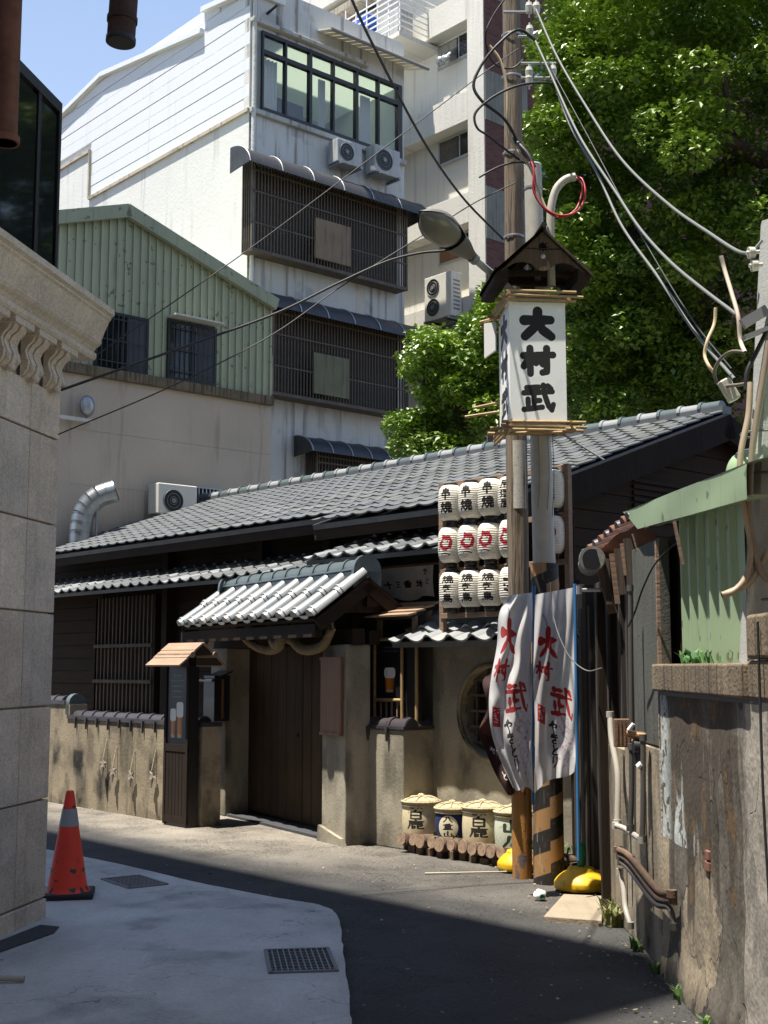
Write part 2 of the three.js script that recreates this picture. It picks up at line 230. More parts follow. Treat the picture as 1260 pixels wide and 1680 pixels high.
M.interior = flat(0.42, 0.46, 0.38, { roughness: 0.9 });

// ---------- lettering: strokes laid with a round brush ----------
const G = {
  '大': [[8, 36, 50, 34, 92, 34], [51, 4, 50, 34, 38, 64, 10, 94], [52, 40, 66, 70, 94, 94]],
  '村': [[4, 32, 46, 30], [25, 6, 26, 96], [25, 36, 5, 70], [28, 42, 44, 58], [48, 30, 98, 28], [78, 6, 78, 88, 64, 92], [57, 48, 66, 62]],
  '武': [[14, 16, 52, 12], [4, 34, 94, 28], [66, 6, 70, 40, 82, 80, 92, 94, 97, 74], [80, 8, 90, 18], [36, 44, 36, 84], [36, 62, 54, 60], [17, 56, 18, 88], [4, 93, 62, 84]],
  '串': [[28, 15, 72, 15, 72, 34, 28, 34, 28, 15], [18, 46, 82, 46, 82, 68, 18, 68, 18, 46], [50, 0, 50, 100]],
  '燒': [[14, 24, 10, 44], [40, 22, 34, 40], [26, 6, 26, 48, 6, 95], [28, 56, 42, 84], [56, 13, 90, 13], [73, 2, 73, 27], [48, 28, 98, 28], [52, 43, 70, 43], [61, 34, 61, 54], [76, 43, 96, 43], [86, 34, 86, 54], [44, 60, 99, 60], [64, 60, 62, 80, 46, 97], [80, 60, 80, 92, 98, 91, 98, 78]],
  'き': [[22, 20, 78, 14], [16, 38, 84, 32], [44, 4, 66, 58], [66, 60, 40, 63, 30, 76, 44, 90, 72, 90]],
  '鳥': [[50, 0, 42, 14], [28, 14, 28, 66], [28, 14, 74, 14, 74, 44, 28, 44], [28, 29, 74, 29], [28, 55, 88, 55], [28, 67, 92, 67, 88, 96, 76, 93], [12, 78, 8, 95], [32, 77, 34, 90], [48, 77, 52, 90], [64, 76, 68, 86]],
  '十': [[8, 44, 92, 42], [50, 4, 50, 97]], '三': [[18, 18, 82, 16], [24, 50, 76, 48], [6, 86, 94, 82]],
  '番': [[30, 12, 72, 5], [8, 30, 94, 28], [50, 10, 50, 54], [48, 32, 10, 56], [52, 32, 94, 54], [26, 60, 76, 60, 76, 96, 26, 96, 26, 60], [26, 78, 76, 78], [51, 60, 51, 96]],
  '地': [[4, 36, 38, 34], [22, 8, 22, 74], [2, 82, 40, 70], [46, 46, 92, 34, 90, 62, 80, 62], [68, 6, 68, 70], [52, 28, 52, 84, 60, 92, 94, 90, 97, 74]],
  'や': [[8, 46, 60, 24, 86, 34, 80, 50, 62, 52], [44, 6, 54, 22], [30, 20, 56, 96]], 'と': [[34, 6, 44, 46], [80, 30, 36, 56, 26, 76, 42, 91, 84, 88]], 'り': [[28, 8, 24, 54, 34, 46], [70, 6, 74, 50, 62, 78, 38, 98]],
  '白': [[50, 0, 38, 20], [22, 22, 78, 22, 78, 96, 22, 96, 22, 22], [22, 58, 78, 58]],
  '鹿': [[50, 0, 54, 12], [14, 16, 92, 16], [16, 16, 14, 60, 2, 96], [26, 32, 84, 32, 84, 46, 26, 46], [44, 18, 44, 46], [64, 18, 64, 46], [30, 58, 30, 94, 46, 86], [30, 71, 46, 69], [62, 54, 62, 90, 70, 95, 92, 92], [86, 60, 62, 73]],
  '八': [[38, 14, 32, 50, 6, 92], [58, 10, 70, 56, 96, 92]], '重': [[70, 3, 26, 12], [6, 22, 94, 22], [24, 34, 76, 34, 76, 60, 24, 60, 24, 34], [24, 47, 76, 47], [50, 10, 50, 93], [18, 76, 82, 76], [4, 94, 96, 94]],
  '居': [[18, 8, 82, 8, 82, 30, 18, 30], [18, 8, 18, 50, 4, 96], [32, 48, 94, 48], [60, 34, 60, 66], [40, 66, 84, 66, 84, 94, 40, 94, 40, 66]],
  '酒': [[10, 10, 20, 22], [6, 38, 16, 48], [6, 95, 24, 62], [34, 14, 96, 14], [40, 34, 92, 34, 92, 96, 40, 96, 40, 34], [56, 14, 56, 52], [74, 14, 74, 52], [40, 78, 92, 78]],
  '屋': [[18, 6, 84, 6, 84, 26, 18, 26], [18, 6, 18, 44, 4, 96], [30, 38, 92, 38], [56, 38, 40, 56, 82, 54], [34, 72, 88, 72], [60, 58, 60, 94], [24, 94, 98, 94]],
  '山': [[50, 6, 50, 88], [14, 40, 14, 90, 86, 90, 86, 38]],
};
function brush(c, ch, x, y, w, h, lw, color, taper = 0.25) {
  c.fillStyle = color;
  for (const st of G[ch]) {
    const p = []; for (let i = 0; i < st.length; i += 2) p.push([x + st[i] / 100 * w, y + st[i + 1] / 100 * h]);
    let L = 0; const seg = []; for (let i = 1; i < p.length; i++) { const d = Math.hypot(p[i][0] - p[i - 1][0], p[i][1] - p[i - 1][1]); seg.push(d); L += d; }
    let s = 0; for (let i = 1; i < p.length; i++) { const k = Math.max(2, Math.ceil(seg[i - 1] / (lw * 0.12))); for (let j = 0; j <= k; j++) { const f = j / k, t = (s + f * seg[i - 1]) / L, r = lw / 2 * (1 + taper * (0.5 - t) + taper * 0.4 * Math.sin(t * 9 + st[0])); c.beginPath(); c.arc(mix(p[i - 1][0], p[i][0], f), mix(p[i - 1][1], p[i][1], f), Math.max(0.5, r), 0, 7); c.fill(); } s += seg[i - 1]; }
  }
}
function canvasTex(w, h, draw) { const c = document.createElement('canvas'); c.width = w; c.height = h; const x = c.getContext('2d'); draw(x, w, h); const t = new THREE.CanvasTexture(c); t.colorSpace = THREE.SRGBColorSpace; t.anisotropy = 8; return t; }
function speckle(c, w, h, n, colors, smax, seed) { const q = rng(seed); for (let i = 0; i < n; i++) { c.fillStyle = colors[Math.floor(q() * colors.length)]; c.globalAlpha = 0.05 + 0.25 * q(); c.beginPath(); c.ellipse(q() * w, q() * h, 1 + q() * smax, 1 + q() * smax * (0.5 + q()), q() * 3, 0, 7); c.fill(); } c.globalAlpha = 1; }

// =====================================================================
// GROUND
// =====================================================================
{
  const g = new THREE.PlaneGeometry(700, 700, 1, 1).rotateX(-Math.PI / 2).translate(0, -0.012, -40);
  structure(shade(new THREE.Mesh(uvM(g), M.soil)), 'ground');
  const q = new THREE.PlaneGeometry(22, 27, 200, 240).rotateX(-Math.PI / 2).translate(-3, 0, -11.5);
  const p = q.attributes.position, col = new Float32Array(p.count * 3);
  for (let i = 0; i < p.count; i++) {
    const x = p.getX(i), z = p.getZ(i), n = x * NN.x + z * NN.z, a = x * E1.x + z * E1.z;
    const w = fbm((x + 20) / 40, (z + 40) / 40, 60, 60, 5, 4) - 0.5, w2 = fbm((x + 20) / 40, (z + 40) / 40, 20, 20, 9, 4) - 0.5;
    // paler tone along the restaurant front, thinner to the right
    const paleBand = sst(-6.75, -7.35, n + w * 0.5) * clamp(1.05 - sst(-11.2, -8.4, a + w2 * 2) * 0.78);
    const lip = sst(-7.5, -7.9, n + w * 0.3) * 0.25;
    const k = clamp(paleBand + lip * paleBand);
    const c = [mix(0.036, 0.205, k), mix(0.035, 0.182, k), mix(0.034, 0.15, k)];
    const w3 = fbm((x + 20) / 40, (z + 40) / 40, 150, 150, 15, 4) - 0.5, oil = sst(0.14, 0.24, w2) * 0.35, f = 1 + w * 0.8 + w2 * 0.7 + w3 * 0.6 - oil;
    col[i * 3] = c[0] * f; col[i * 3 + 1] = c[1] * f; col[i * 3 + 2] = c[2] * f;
    p.setY(i, w2 * 0.012);
  }
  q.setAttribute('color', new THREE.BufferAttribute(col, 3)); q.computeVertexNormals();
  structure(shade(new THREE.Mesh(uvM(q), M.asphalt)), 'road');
  const edge = [[60, 1390], [200, 1418], [330, 1449], [450, 1472], [520, 1483], [547, 1493], [558, 1512], [562, 1550], [571, 1620], [577, 1680], [590, 1800], [700, 2400]].map(([u, v]) => gp(u, v, 0.03));
  const rs = rng(3), pts = [];
  for (let i = 0; i < edge.length - 1; i++) for (let k = 0; k < 8; k++) { const t = k / 8, q2 = edge[i].clone().lerp(edge[i + 1], t); pts.push([q2.x + (rs() - 0.5) * 0.01, -(q2.z + (rs() - 0.5) * 0.01)]); }
  pts.push([-1, 1.5], [-9, 1.5], [-9, -edge[0].z]);
  const ap = new THREE.ExtrudeGeometry(new THREE.Shape(pts.map(([x, y]) => new THREE.Vector2(x, y))), { depth: 0.05, bevelEnabled: false }).rotateX(-Math.PI / 2).translate(0, -0.02, 0);
  structure(shade(new THREE.Mesh(uvM(ap), M.apron)), 'concrete_apron');
}
{  // thin dark sheet at the foot of the stone building
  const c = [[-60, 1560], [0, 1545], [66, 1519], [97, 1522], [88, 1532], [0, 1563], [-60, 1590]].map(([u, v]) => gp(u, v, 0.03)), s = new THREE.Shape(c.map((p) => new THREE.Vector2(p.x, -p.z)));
  structure(shade(new THREE.Mesh(uvM(new THREE.ExtrudeGeometry(s, { depth: 0.012, bevelEnabled: false }).rotateX(-Math.PI / 2).translate(0, 0.026, 0)), tinted(M.asphalt, 0.055, 0.055, 0.056, { vertexColors: false }))), 'dark_patch');
}
// drain gratings let into the concrete
function grate(name, label, cs) {
  const c = cs.map(([u, v]) => gp(u, v, 0.03)), mid = c.reduce((s, p) => s.add(p), V(0, 0, 0)).multiplyScalar(0.25);
  const ex = c[1].clone().sub(c[0]), ez = c[3].clone().sub(c[0]), w = ex.length(), d = ez.length(), turn = Math.atan2(-ex.z, ex.x);
  const t = thing(name, label, 'drain grate', V(mid.x, 0.03, mid.z), turn, 'drain gratings in the concrete');
  part('pit', bx(-w / 2, w / 2, 0.001, 0.003, -d / 2, d / 2), M.black, t);
  part('frame', [bx(-w / 2, w / 2, 0, 0.012, -d / 2 - 0.012, -d / 2 + 0.012), bx(-w / 2, w / 2, 0, 0.012, d / 2 - 0.012, d / 2 + 0.012), bx(-w / 2 - 0.012, -w / 2 + 0.01, 0, 0.012, -d / 2 - 0.012, d / 2 + 0.012), bx(w / 2 - 0.01, w / 2 + 0.012, 0, 0.012, -d / 2 - 0.012, d / 2 + 0.012)], M.greyMetal, t);
  const nx = Math.round(w / 0.035), nz = Math.round(d / 0.07);
  const g1 = bx(-0.004, 0.004, 0.002, 0.011, -d / 2 + 0.012, d / 2 - 0.012), g2 = bx(-w / 2 + 0.012, w / 2 - 0.012, 0.002, 0.008, -0.004, 0.004);
  for (let i = 1; i < nx; i++) piece('bar', g1, M.steel, t, V(-w / 2 + w * i / nx, 0, 0));
  for (let i = 1; i < nz; i++) piece('cross_bar', g2, M.steel, t, V(0, 0, -d / 2 + d * i / nz));
}
grate('drain_grate', 'square drain grate in the middle of the grey concrete, nearer the camera', [[440, 1560], [541, 1557], [548, 1595], [440, 1597]]);
grate('drain_grate', 'narrow drain grate just right of the orange traffic cone', [[163, 1443], [223, 1437], [282, 1453], [213, 1457]]);

// =====================================================================
// LEFT: stone-faced building with cornice and a dark glazed storey
// =====================================================================
const LC = gp(70, 1513), LT = Math.atan2(-0.985, -0.17);
{
  const t = thing('stone_building', 'beige stone building with scrolled cornice and black glazed upper storey at left edge', 'building', LC, LT);
  part('wall', [bx(0.01, 6.5, 0, 4.05, 0.03, 5)], M.stone, t);
  const ys = [0, 0.165, 0.84, 1.48, 2.13, 2.76, 3.38, 3.72], xs = [0, 0.455, 1.4, 2.35, 3.3, 4.25, 5.2, 6.15];
  const vars = [M.stone, tinted(M.stone, 0.88, 0.89, 0.91), tinted(M.stone, 1.07, 1.05, 1.01), tinted(M.stone, 0.95, 0.93, 0.9)];
  for (let j = 0; j < ys.length - 1; j++) for (let i = 0; i < xs.length - 1; i++)
    part('stone_block', rb(xs[i] + (i ? 0.004 : -0.02), xs[i + 1] - 0.004, ys[j] + 0.006, ys[j + 1] - 0.006, j ? -0.005 : -0.015, i ? 0.06 : 0.5, 0.008), vars[(i * 2 + j * 3) % 4], t);
  const prof = [[0, 4.03], [0.15, 4.03], [0.165, 4.05], [0.165, 4.08], [0.145, 4.095], [0.16, 4.12], [0.19, 4.14], [0.205, 4.16], [0.2, 4.175], [0.225, 4.24], [0.26, 4.32], [0.275, 4.335], [0.275, 4.35], [0.3, 4.365], [0.3, 4.41], [0, 4.41]];
  const g = poly(prof.map(([o, y]) => [o, y]), 6.5 + 0.27); g.rotateY(Math.PI / 2);  // outline x -> -z, depth -> x
  g.translate(-0.27, 0, 0);
  part('cornice', g, M.stone, t);
  const sc = [[0, 3.7], [0.035, 3.71], [0.075, 3.75], [0.085, 3.8], [0.06, 3.845], [0.05, 3.88], [0.075, 3.92], [0.12, 3.95], [0.14, 3.99], [0.135, 4.03], [0, 4.03]];
  const lobe = (k, w, x) => { const q = poly(sc.map(([o, y]) => [o * k, 4.03 - (4.03 - y) * (0.86 + 0.14 * k)]), w); q.rotateY(Math.PI / 2); return q.translate(x, 0, 0); };
  const cap = bx(-0.02, 0.26, 3.985, 4.029, -0.145, 0);
  const corb = uvM(join([lobe(1, 0.05, 0.095), lobe(0.86, 0.06, 0.03), lobe(0.86, 0.06, 0.15), lobe(0.7, 0.04, 0), lobe(0.7, 0.04, 0.2), cap, new THREE.SphereGeometry(0.032, 10, 8).translate(0.12, 3.72, -0.05), new THREE.SphereGeometry(0.026, 10, 8).translate(0.05, 3.77, -0.06), new THREE.SphereGeometry(0.026, 10, 8).translate(0.19, 3.77, -0.06)]));
  for (let i = 0; i < 17; i++) piece('corbel', corb, M.stone, t, V(0.04 + i * 0.36, 0, 0));
  // glazed storey
  part('glazed_storey', [bx(0.14, 6.3, 4.41, 5.86, 0.02, 4.9)], M.gloss, t);
  for (let i = 0; i < 6; i++) part('glass_panel', rb(0.19 + i * 1.02, 0.44 + i * 1.02, 4.45, 5.76, 0.0, 0.03, 0.004), M.darkGlass, t), part('glass_panel', rb(0.52 + i * 1.02, 1.1 + i * 1.02, 4.45, 5.76, 0.0, 0.03, 0.004), M.darkGlass, t);
  part('frame', [bx(0.12, 6.3, 5.8, 5.88, -0.01, 0.06), bx(0.12, 0.16, 4.41, 5.8, -0.01, 0.06), ...[0, 1, 2, 3, 4].map((i) => bx(0.46 + i * 1.02, 0.5 + i * 1.02, 4.41, 5.8, -0.006, 0.05))], M.frame, t);
}
{  // the taller block behind it
  const t = thingR('office_block', 'tall plain concrete block behind the stone building', 'building', [-5.59, 0, -0.31]);
  part('wall', poly([[-19, 0.31], [-6.34, 0.31], [-5.67, -0.3], [-5.67, -12], [-19, -12]], 24).rotateX(-Math.PI / 2), M.cream, t);
  const back = thing('added_back_block', 'unseen building added behind the viewer to cut sky light in the alley', 'building', V(2, 0, 5));  // unseen block, added to cut the sky fill in the shaded alley
  part('wall', bx(-14, 12, 0, 14, 0, 8), M.tan, back);
  for (let f = 0; f < 4; f++) for (let i = 0; i < 8; i++) part('window', bx(-12.6 + i * 3.1, -11 + i * 3.1, 1.4 + f * 3.1, 2.8 + f * 3.1, -0.03, 0.05), M.darkGlass, back);
  const side = thing('added_side_block', 'unseen building added right of the viewer to cut sky light and bounce sun', 'building', V(6.5, 0, -3));  // unseen block, added to cut sky fill and bounce warm light
  part('wall', bx(0, 8, 0, 9, -3, 7), M.tan, side);
  for (let f = 0; f < 3; f++) for (let i = 0; i < 3; i++) part('window', bx(-0.03, 0.05, 1.2 + f * 2.8, 2.4 + f * 2.8, -2 + i * 3, -0.6 + i * 3), M.darkGlass, side);
  for (let f = 0; f < 4; f++) for (let i = 0; i < 4; i++) { part('window', bx(-5.69, -5.64, 1.2 + f * 2.9, 2.5 + f * 2.9, 0.6 + i * 3, 2.1 + i * 3), M.darkGlass, t); part('window', bx(-9.6 - i * 2.6, -8.2 - i * 2.6, 1.2 + f * 2.9, 2.5 + f * 2.9, -0.34, -0.28), M.darkGlass, t); }
}
{  // rusty downpipe and the hanging tube lamp, both from the eaves above
  const p = at(8, 235, 7.2), q = p.clone(); q.y += 2.6;
  const t = thing('rusty_pipe', 'rust brown steel pipe hanging in front of black glazed storey at top left', 'pipe', p);
  part('shaft', rod(V(0, 0, 0), V(0, 2.6, 0), 0.07, 0.07, 18), M.rust, t);
  part('flange', rod(V(0, 0, 0), V(0, 0.04, 0), 0.085, 0.085, 18), M.rust, t);
  part('bracket', bx(-0.6, 0, 2.2, 2.26, -0.03, 0.03), M.rust, t);
  const h = at(198, 70, 7.2), t2 = thing('tube_lamp', 'dark cylindrical tube lamp hanging against the sky at top left', 'lamp', h);
  t2.rotation.z = -0.035; t2.rotation.x = -0.03;
  part('housing', rod(V(0, 0, 0), V(0, 1.5, 0), 0.083, 0.083, 28), tinted(M.rust, 0.35, 0.4, 0.45), t2);
  part('collar', rod(V(0, 0.13, 0), V(0, 0.16, 0), 0.09, 0.09, 28), tinted(M.rust, 0.25, 0.3, 0.35), t2);
  part('lower_rim', lathe([[0.083, 0.0], [0.088, 0.0], [0.088, 0.03], [0.083, 0.03]], 28), M.black, t2);
  part('lens', rod(V(0, -0.002, 0), V(0, 0.006, 0), 0.08, 0.08, 28), M.black, t2);
  part('arm', [rod(V(0, 1.5, 0), V(0, 1.6, 0), 0.03), rod(V(0, 1.6, 0), V(-1.4, 1.6, 0.2), 0.03)], M.black, t2);
}

// =====================================================================
// RESTAURANT
// =====================================================================
const EVN = -9.3, EVY = 3.52, RGN = -12.8, RGY = 4.75, AL = -19.55, AR = -8.45, SLOPE = Math.atan2(RGY - EVY, EVN - RGN);
function sTile(w, len, th = 0.016, lift = 0.02, trough = 0.016, roll = 0.022, steps = 8) {  // one pantile: x across, z down the slope
  const prof = []; for (let i = 0; i <= steps; i++) { const t = i / steps; prof.push([t * w, t < 0.62 ? -trough * Math.sin(Math.PI * t / 0.62) : roll * Math.sin(Math.PI * (t - 0.62) / 0.38)]); }
  const pos = [], idx = [], add = (x, y, z) => (pos.push(x, y, z), pos.length / 3 - 1);
  const quad = (a, b, c, d) => { const s = pos.length / 3; for (const p of [a, b, c, d]) pos.push(...p); idx.push(s, s + 1, s + 2, s, s + 2, s + 3); };
  const L = len * 1.12;
  for (let i = 0; i < steps; i++) {
    const [x0, y0] = prof[i], [x1, y1] = prof[i + 1], f0 = y0 + lift, f1 = y1 + lift;
    quad([x0, y0, -L], [x0, f0, 0], [x1, f1, 0], [x1, y1, -L]);
    quad([x0, f0, 0], [x0, f0 - th, 0.0], [x1, f1 - th, 0.0], [x1, f1, 0]);
    if (i === steps - 1) quad([x1, y1, -L], [x1, f1, 0], [x1, f1 - th, 0], [x1, y1 - th, -L]);
  }
  const g = new THREE.BufferGeometry(); g.setAttribute('position', new THREE.Float32BufferAttribute(pos, 3)); g.setIndex(idx);
  // weld the top for a rounded look
  const q = g.toNonIndexed(); q.computeVertexNormals();
  const P = q.attributes.position, N = q.attributes.normal;
  for (let i = 0; i < P.count; i++) if (Math.abs(N.getY(i)) > 0.5) { const t = P.getX(i) / w, d = t < 0.62 ? -trough * Math.PI / 0.62 * Math.cos(Math.PI * t / 0.62) / w : roll * Math.PI / 0.38 * Math.cos(Math.PI * (t - 0.62) / 0.38) / w; const v = V(-d, 1, -lift / L).normalize(); N.setXYZ(i, v.x, v.y, v.z); }
  return uvM(q);
}
function upHalf(r0, r1, len, seg = 10) {  // half-round shell along x from 0 to len, crown up, with closed ends
  const pos = [], ring = (x, r) => Array.from({ length: seg + 1 }, (_, i) => [x, r * Math.sin(Math.PI * i / seg), r * Math.cos(Math.PI * i / seg)]);
  const A = ring(0, r0), B = ring(len, r1), push = (...t) => t.forEach((p) => pos.push(...p)), nor = [];
  for (let i = 0; i < seg; i++) { push(A[i], B[i + 1], A[i + 1], A[i], B[i], B[i + 1]); for (const k of [i, i + 1, i + 1, i, i, i + 1]) { const an = Math.PI * k / seg; nor.push(0, Math.sin(an), Math.cos(an)); } }
  for (let i = 0; i < seg; i++) { push([0, 0, 0], A[i], A[i + 1], [len, 0, 0], B[i + 1], B[i]); for (let k = 0; k < 3; k++) nor.push(-1, 0, 0); for (let k = 0; k < 3; k++) nor.push(1, 0, 0); }
  const g = new THREE.BufferGeometry(); g.setAttribute('position', new THREE.Float32BufferAttribute(pos, 3)); g.setAttribute('normal', new THREE.Float32BufferAttribute(nor, 3)); return g;
}
// rows of tiles on a slope that falls towards +out; the nearest ones each a mesh, any past the limit joined
function layTiles(parent, tile, mats, { a0, pitch, cols, n, y, row, rows, slope, keep = 300, skip = () => false }, seed) {
  const q = rng(seed), list = [];
  for (let j = 0; j < rows; j++) for (let i = 0; i < cols; i++) { if (skip(i, j)) continue; const d = j * row, pos = V(a0 + i * pitch, y + d * Math.sin(slope), n - d * Math.cos(slope)); list.push([pos, RW(pos.x, pos.y, pos.z).length(), q()]); }
  list.sort((x, z) => x[1] - z[1]);
  const rest = [];
  list.forEach(([pos, , k], idx) => {
    const rot = [slope + (k - 0.5) * 0.02, (k * 13 % 1 - 0.5) * 0.03, (k * 7 % 1 - 0.5) * 0.02];
    if (idx < keep) piece('roof_tile', tile, mats[Math.floor(k * mats.length)], parent, pos, rot);
    else rest.push(tile.clone().applyMatrix4(new THREE.Matrix4().compose(pos, new THREE.Quaternion().setFromEuler(new THREE.Euler(...rot)), V(1, 1, 1))));
  });
  if (rest.length) part('roof_tile', rest, mats[0], parent, { stuff: true });
}
{
  const t = thingR('restaurant', 'low dark timber restaurant with long grey tiled roof behind the gateway', 'restaurant', [-13, 0, -9.9]);
  const wall = part('wall', bx(-21.9, -8.7, 0, 3.55, -10.1, -9.95), M.darkWood, t);
  const q = rng(11);
  for (let i = 0; i < 17; i++) { const y = 0.1 + i * 0.2; for (let k = 0; k < 4; k++) part('board', bx(-20.95 + k * 3.05, -17.91 + k * 3.05, y, y + 0.192, -9.95, -9.925 + q() * 0.012), M.darkWood, wall); }
  part('wall', bx(-17.9, -8.7, 0, 3.4, -16, -15.85), M.darkWood, t);
  // gable end facing the alley, boarded
  const gab = (n) => RGY - 0.1 - Math.abs(n - RGN) * Math.tan(SLOPE);
  const gw = part('gable_wall', poly([[-9.95, 0], [-9.95, gab(-9.95)], [RGN, gab(RGN)], [-15.85, gab(-15.85)], [-15.85, 0]].map(([n, y]) => [-n, y]), 0.12).rotateY(Math.PI / 2).translate(-8.78, 0, 0), M.darkWood, t);
  for (let i = 0; i < 21; i++) { const y = 0.2 + i * 0.2, lim = (yy) => yy < gab(-9.95) ? -9.95 : RGN + (RGY - 0.1 - yy) / Math.tan(SLOPE); const n0 = lim(y + 0.19), n1 = Math.max(-15.85, 2 * RGN - n0); if (n0 - n1 > 0.3) part('board', bx(-8.66, -8.635 + q() * 0.012, y, y + 0.192, n1, n0), M.darkWood, gw); }
  part('vent', [...Array(7)].map((_, i) => bx(-8.63, -8.6, 3.35 + i * 0.07, 3.39 + i * 0.07, -12.2, -11.2)), M.darkWoodV, t);
  // roof
  const dk = (n, y, d) => bx(AL, AR, -0.06, 0, -d, 0).rotateX(SLOPE).translate(0, y, n);
  const sl = Math.hypot(EVN - RGN, RGY - EVY);
  const roof = part('roof', [dk(EVN, EVY - 0.03, sl), bx(AL, AR, -0.06, 0, 0, sl).rotateX(-SLOPE).translate(0, EVY - 0.03, 2 * RGN - EVN).translate(0, 0, 0)].map((g, i) => i ? bx(AL, AR, -0.06, 0, 0, sl).rotateX(-SLOPE).translate(0, EVY - 0.03, 2 * RGN - EVN) : g), M.tile, t);
  const tile = sTile(0.262, 0.285, 0.016, 0.017, 0.007, 0.014);
  const cols = Math.floor((AR - AL) / 0.262);
  layTiles(roof, tile, [M.tile, M.tile2, M.tile3, M.tile4, M.tile5], { a0: AR - cols * 0.262, pitch: 0.262, cols, n: EVN + 0.04, y: EVY, row: 0.285, rows: 13, slope: SLOPE }, 21);
  // lower lengthened eave on the right
  const XN = -8.9, XY = EVY - (XN - EVN) * Math.tan(SLOPE);
  const ext = part('lower_eave', bx(-11.35, AR, -0.06, 0, -0.7, 0).rotateX(SLOPE).translate(0, XY - 0.03, XN), M.tile, t);
  const cx = Math.floor((AR + 11.35) / 0.262);
  layTiles(ext, tile, [M.tile, M.tile2, M.tile3, M.tile4, M.tile5], { a0: AR - cx * 0.262, pitch: 0.262, cols: cx, n: XN + 0.03, y: XY + 0.012, row: 0.285, rows: 3, slope: SLOPE }, 23);
  // ridge
  const rg = part('ridge', bx(AL, AR, RGY - 0.05, RGY + 0.05, RGN - 0.09, RGN + 0.09), M.tile, t);
  const rt = uvM(join([upHalf(0.085, 0.078, 0.29), upHalf(0.1, 0.1, 0.045)]));
  for (let i = 0; i < 37; i++) piece('ridge_tile', rt, [M.ridgeTile, M.glaze][i % 2], rg, V(AL + 0.02 + i * 0.298, RGY + 0.05, RGN));
  part('bargeboard', [bx(-0.06, 0.03, -0.34, -0.05, -sl - 0.02, 0.6).rotateX(SLOPE).translate(AR, EVY, EVN), bx(-0.06, 0.03, -0.34, -0.05, 0, sl).rotateX(-SLOPE).translate(AR, EVY, 2 * RGN - EVN)], tinted(M.darkWoodV, 0.6, 0.6, 0.7), t);
  part('fascia', [bx(AL, -11.35, EVY - 0.2, EVY - 0.05, EVN - 0.06, EVN - 0.03), bx(-11.35, AR, XY - 0.2, XY - 0.05, XN - 0.06, XN - 0.03)], M.darkWood, t);
  for (let i = 0; i < 27; i++) part('rafter', bx(-19.3 + i * 0.4, -19.24 + i * 0.4, -0.15, -0.061, -1.3, -0.08).rotateX(SLOPE).translate(0, EVY - 0.03, EVN), M.darkWoodV, t);
  // pent roofs under the eaves
  const pentTile = sTile(0.25, 0.3, 0.02, 0.022, 0.02, 0.028);
  for (const [n, y, a0, a1, seed] of [[-9.0, 2.86, -20.9, -11.3, 31], [-8.62, 2.93, -11.1, -9.0, 33]]) {
    const s = 0.3, d = (-9.92 - n) * -1 / Math.cos(s);
    const pr = part('pent_roof', bx(a0, a1, -0.05, 0, -d, 0).rotateX(s).translate(0, y - 0.02, n), M.tile, t);
    const c = Math.floor((a1 - a0) / 0.25);
    layTiles(pr, pentTile, [M.tile3, M.glaze, M.tile], { a0, pitch: 0.25, cols: c, n: n + 0.03, y, row: 0.3, rows: Math.ceil(d / 0.3), slope: s }, seed);
  }
  // lattice window on the left
  const w0 = onN(158, 1165, -9.85), w1 = onN(257, 975, -9.85), w = part('window', bx(w0.a, w1.a, w0.y, w1.y, -9.92, -9.88), M.black, t);
  part('frame', [bx(w0.a - 0.06, w0.a, w0.y - 0.06, w1.y, -9.9, -9.8), bx(w1.a, w1.a + 0.06, w0.y - 0.06, w1.y, -9.9, -9.8), bx(w0.a - 0.12, w1.a + 0.12, w0.y - 0.08, w0.y, -9.9, -9.78)], M.darkWoodV, w);
  for (let i = 0; i < 15; i++) { const a = mix(w0.a, w1.a, (i + 0.5) / 15); part('bar', bx(a - 0.017, a + 0.017, w0.y, w1.y, -9.85, -9.81), M.greyWood, w); }
  for (const y of [w0.y + 0.42, w0.y + 0.95]) part('rail', bx(w0.a, w1.a, y, y + 0.05, -9.805, -9.77), M.greyWood, w);
  // posts
  for (const a of [-15.9, -13.6, -12.2, -11.2]) part('post', bx(a - 0.07, a + 0.07, 0, 3.4, -9.92, -9.78), M.darkWoodV, t);
}
// street wall with tile coping
const capTile = uvM(join([upHalf(0.085, 0.085, 0.27), upHalf(0.1, 0.1, 0.035), upHalf(0.095, 0.095, 0.03).translate(0.235, 0, 0)]));
{
  const WT = onN(262, 1188, -8.0), a1 = -12.15, aS = onN(114, 1180, -8.0).a, y0 = onN(190, 1184, -8.0).y, y1 = onN(90, 1155, -8.0).y;
  const t = thingR('street_wall', 'stained tan plaster wall with dark tile coping, left of the gateway', 'wall', [-15, 0, -8.1]);
  part('body', [bx(aS, a1, 0, y0, -8.25, -8.0), bx(-18, aS, 0, y1, -8.25, -8.0)], M.mud, t);
  const cope = (x0, x1, y) => { const k = Math.floor((x1 - x0) / 0.275); for (let i = 0; i < k; i++) piece('coping_tile', capTile, M.capTile, t, V(x0 + i * 0.275, y + 0.02, -8.12)); part('coping_bed', bx(x0, x1, y, y + 0.05, -8.26, -7.985), M.capTile, t); };
  cope(aS - 0.05, a1, y0); cope(-18, aS - 0.12, y1);
  part('step_tile', [upHalf(0.12, 0.12, 0.1).translate(aS - 0.12, y1 + 0.02, -8.12), bx(aS - 0.12, aS - 0.02, y0 + 0.05, y1 + 0.03, -8.24, -8.0)], M.ridgeTile, t);
  // dark tips between the coping tiles, their wedge shadows put into the shape
  const q = rng(5);
  for (let i = 0; i < 11; i++) part('shadow_tip', poly([[-0.017, 0], [0.017, 0], [0.004, -0.1 - q() * 0.06]], 0.025).translate(aS + 0.2 + i * 0.275, y0 + 0.03, -7.99), M.capTile, t);
}
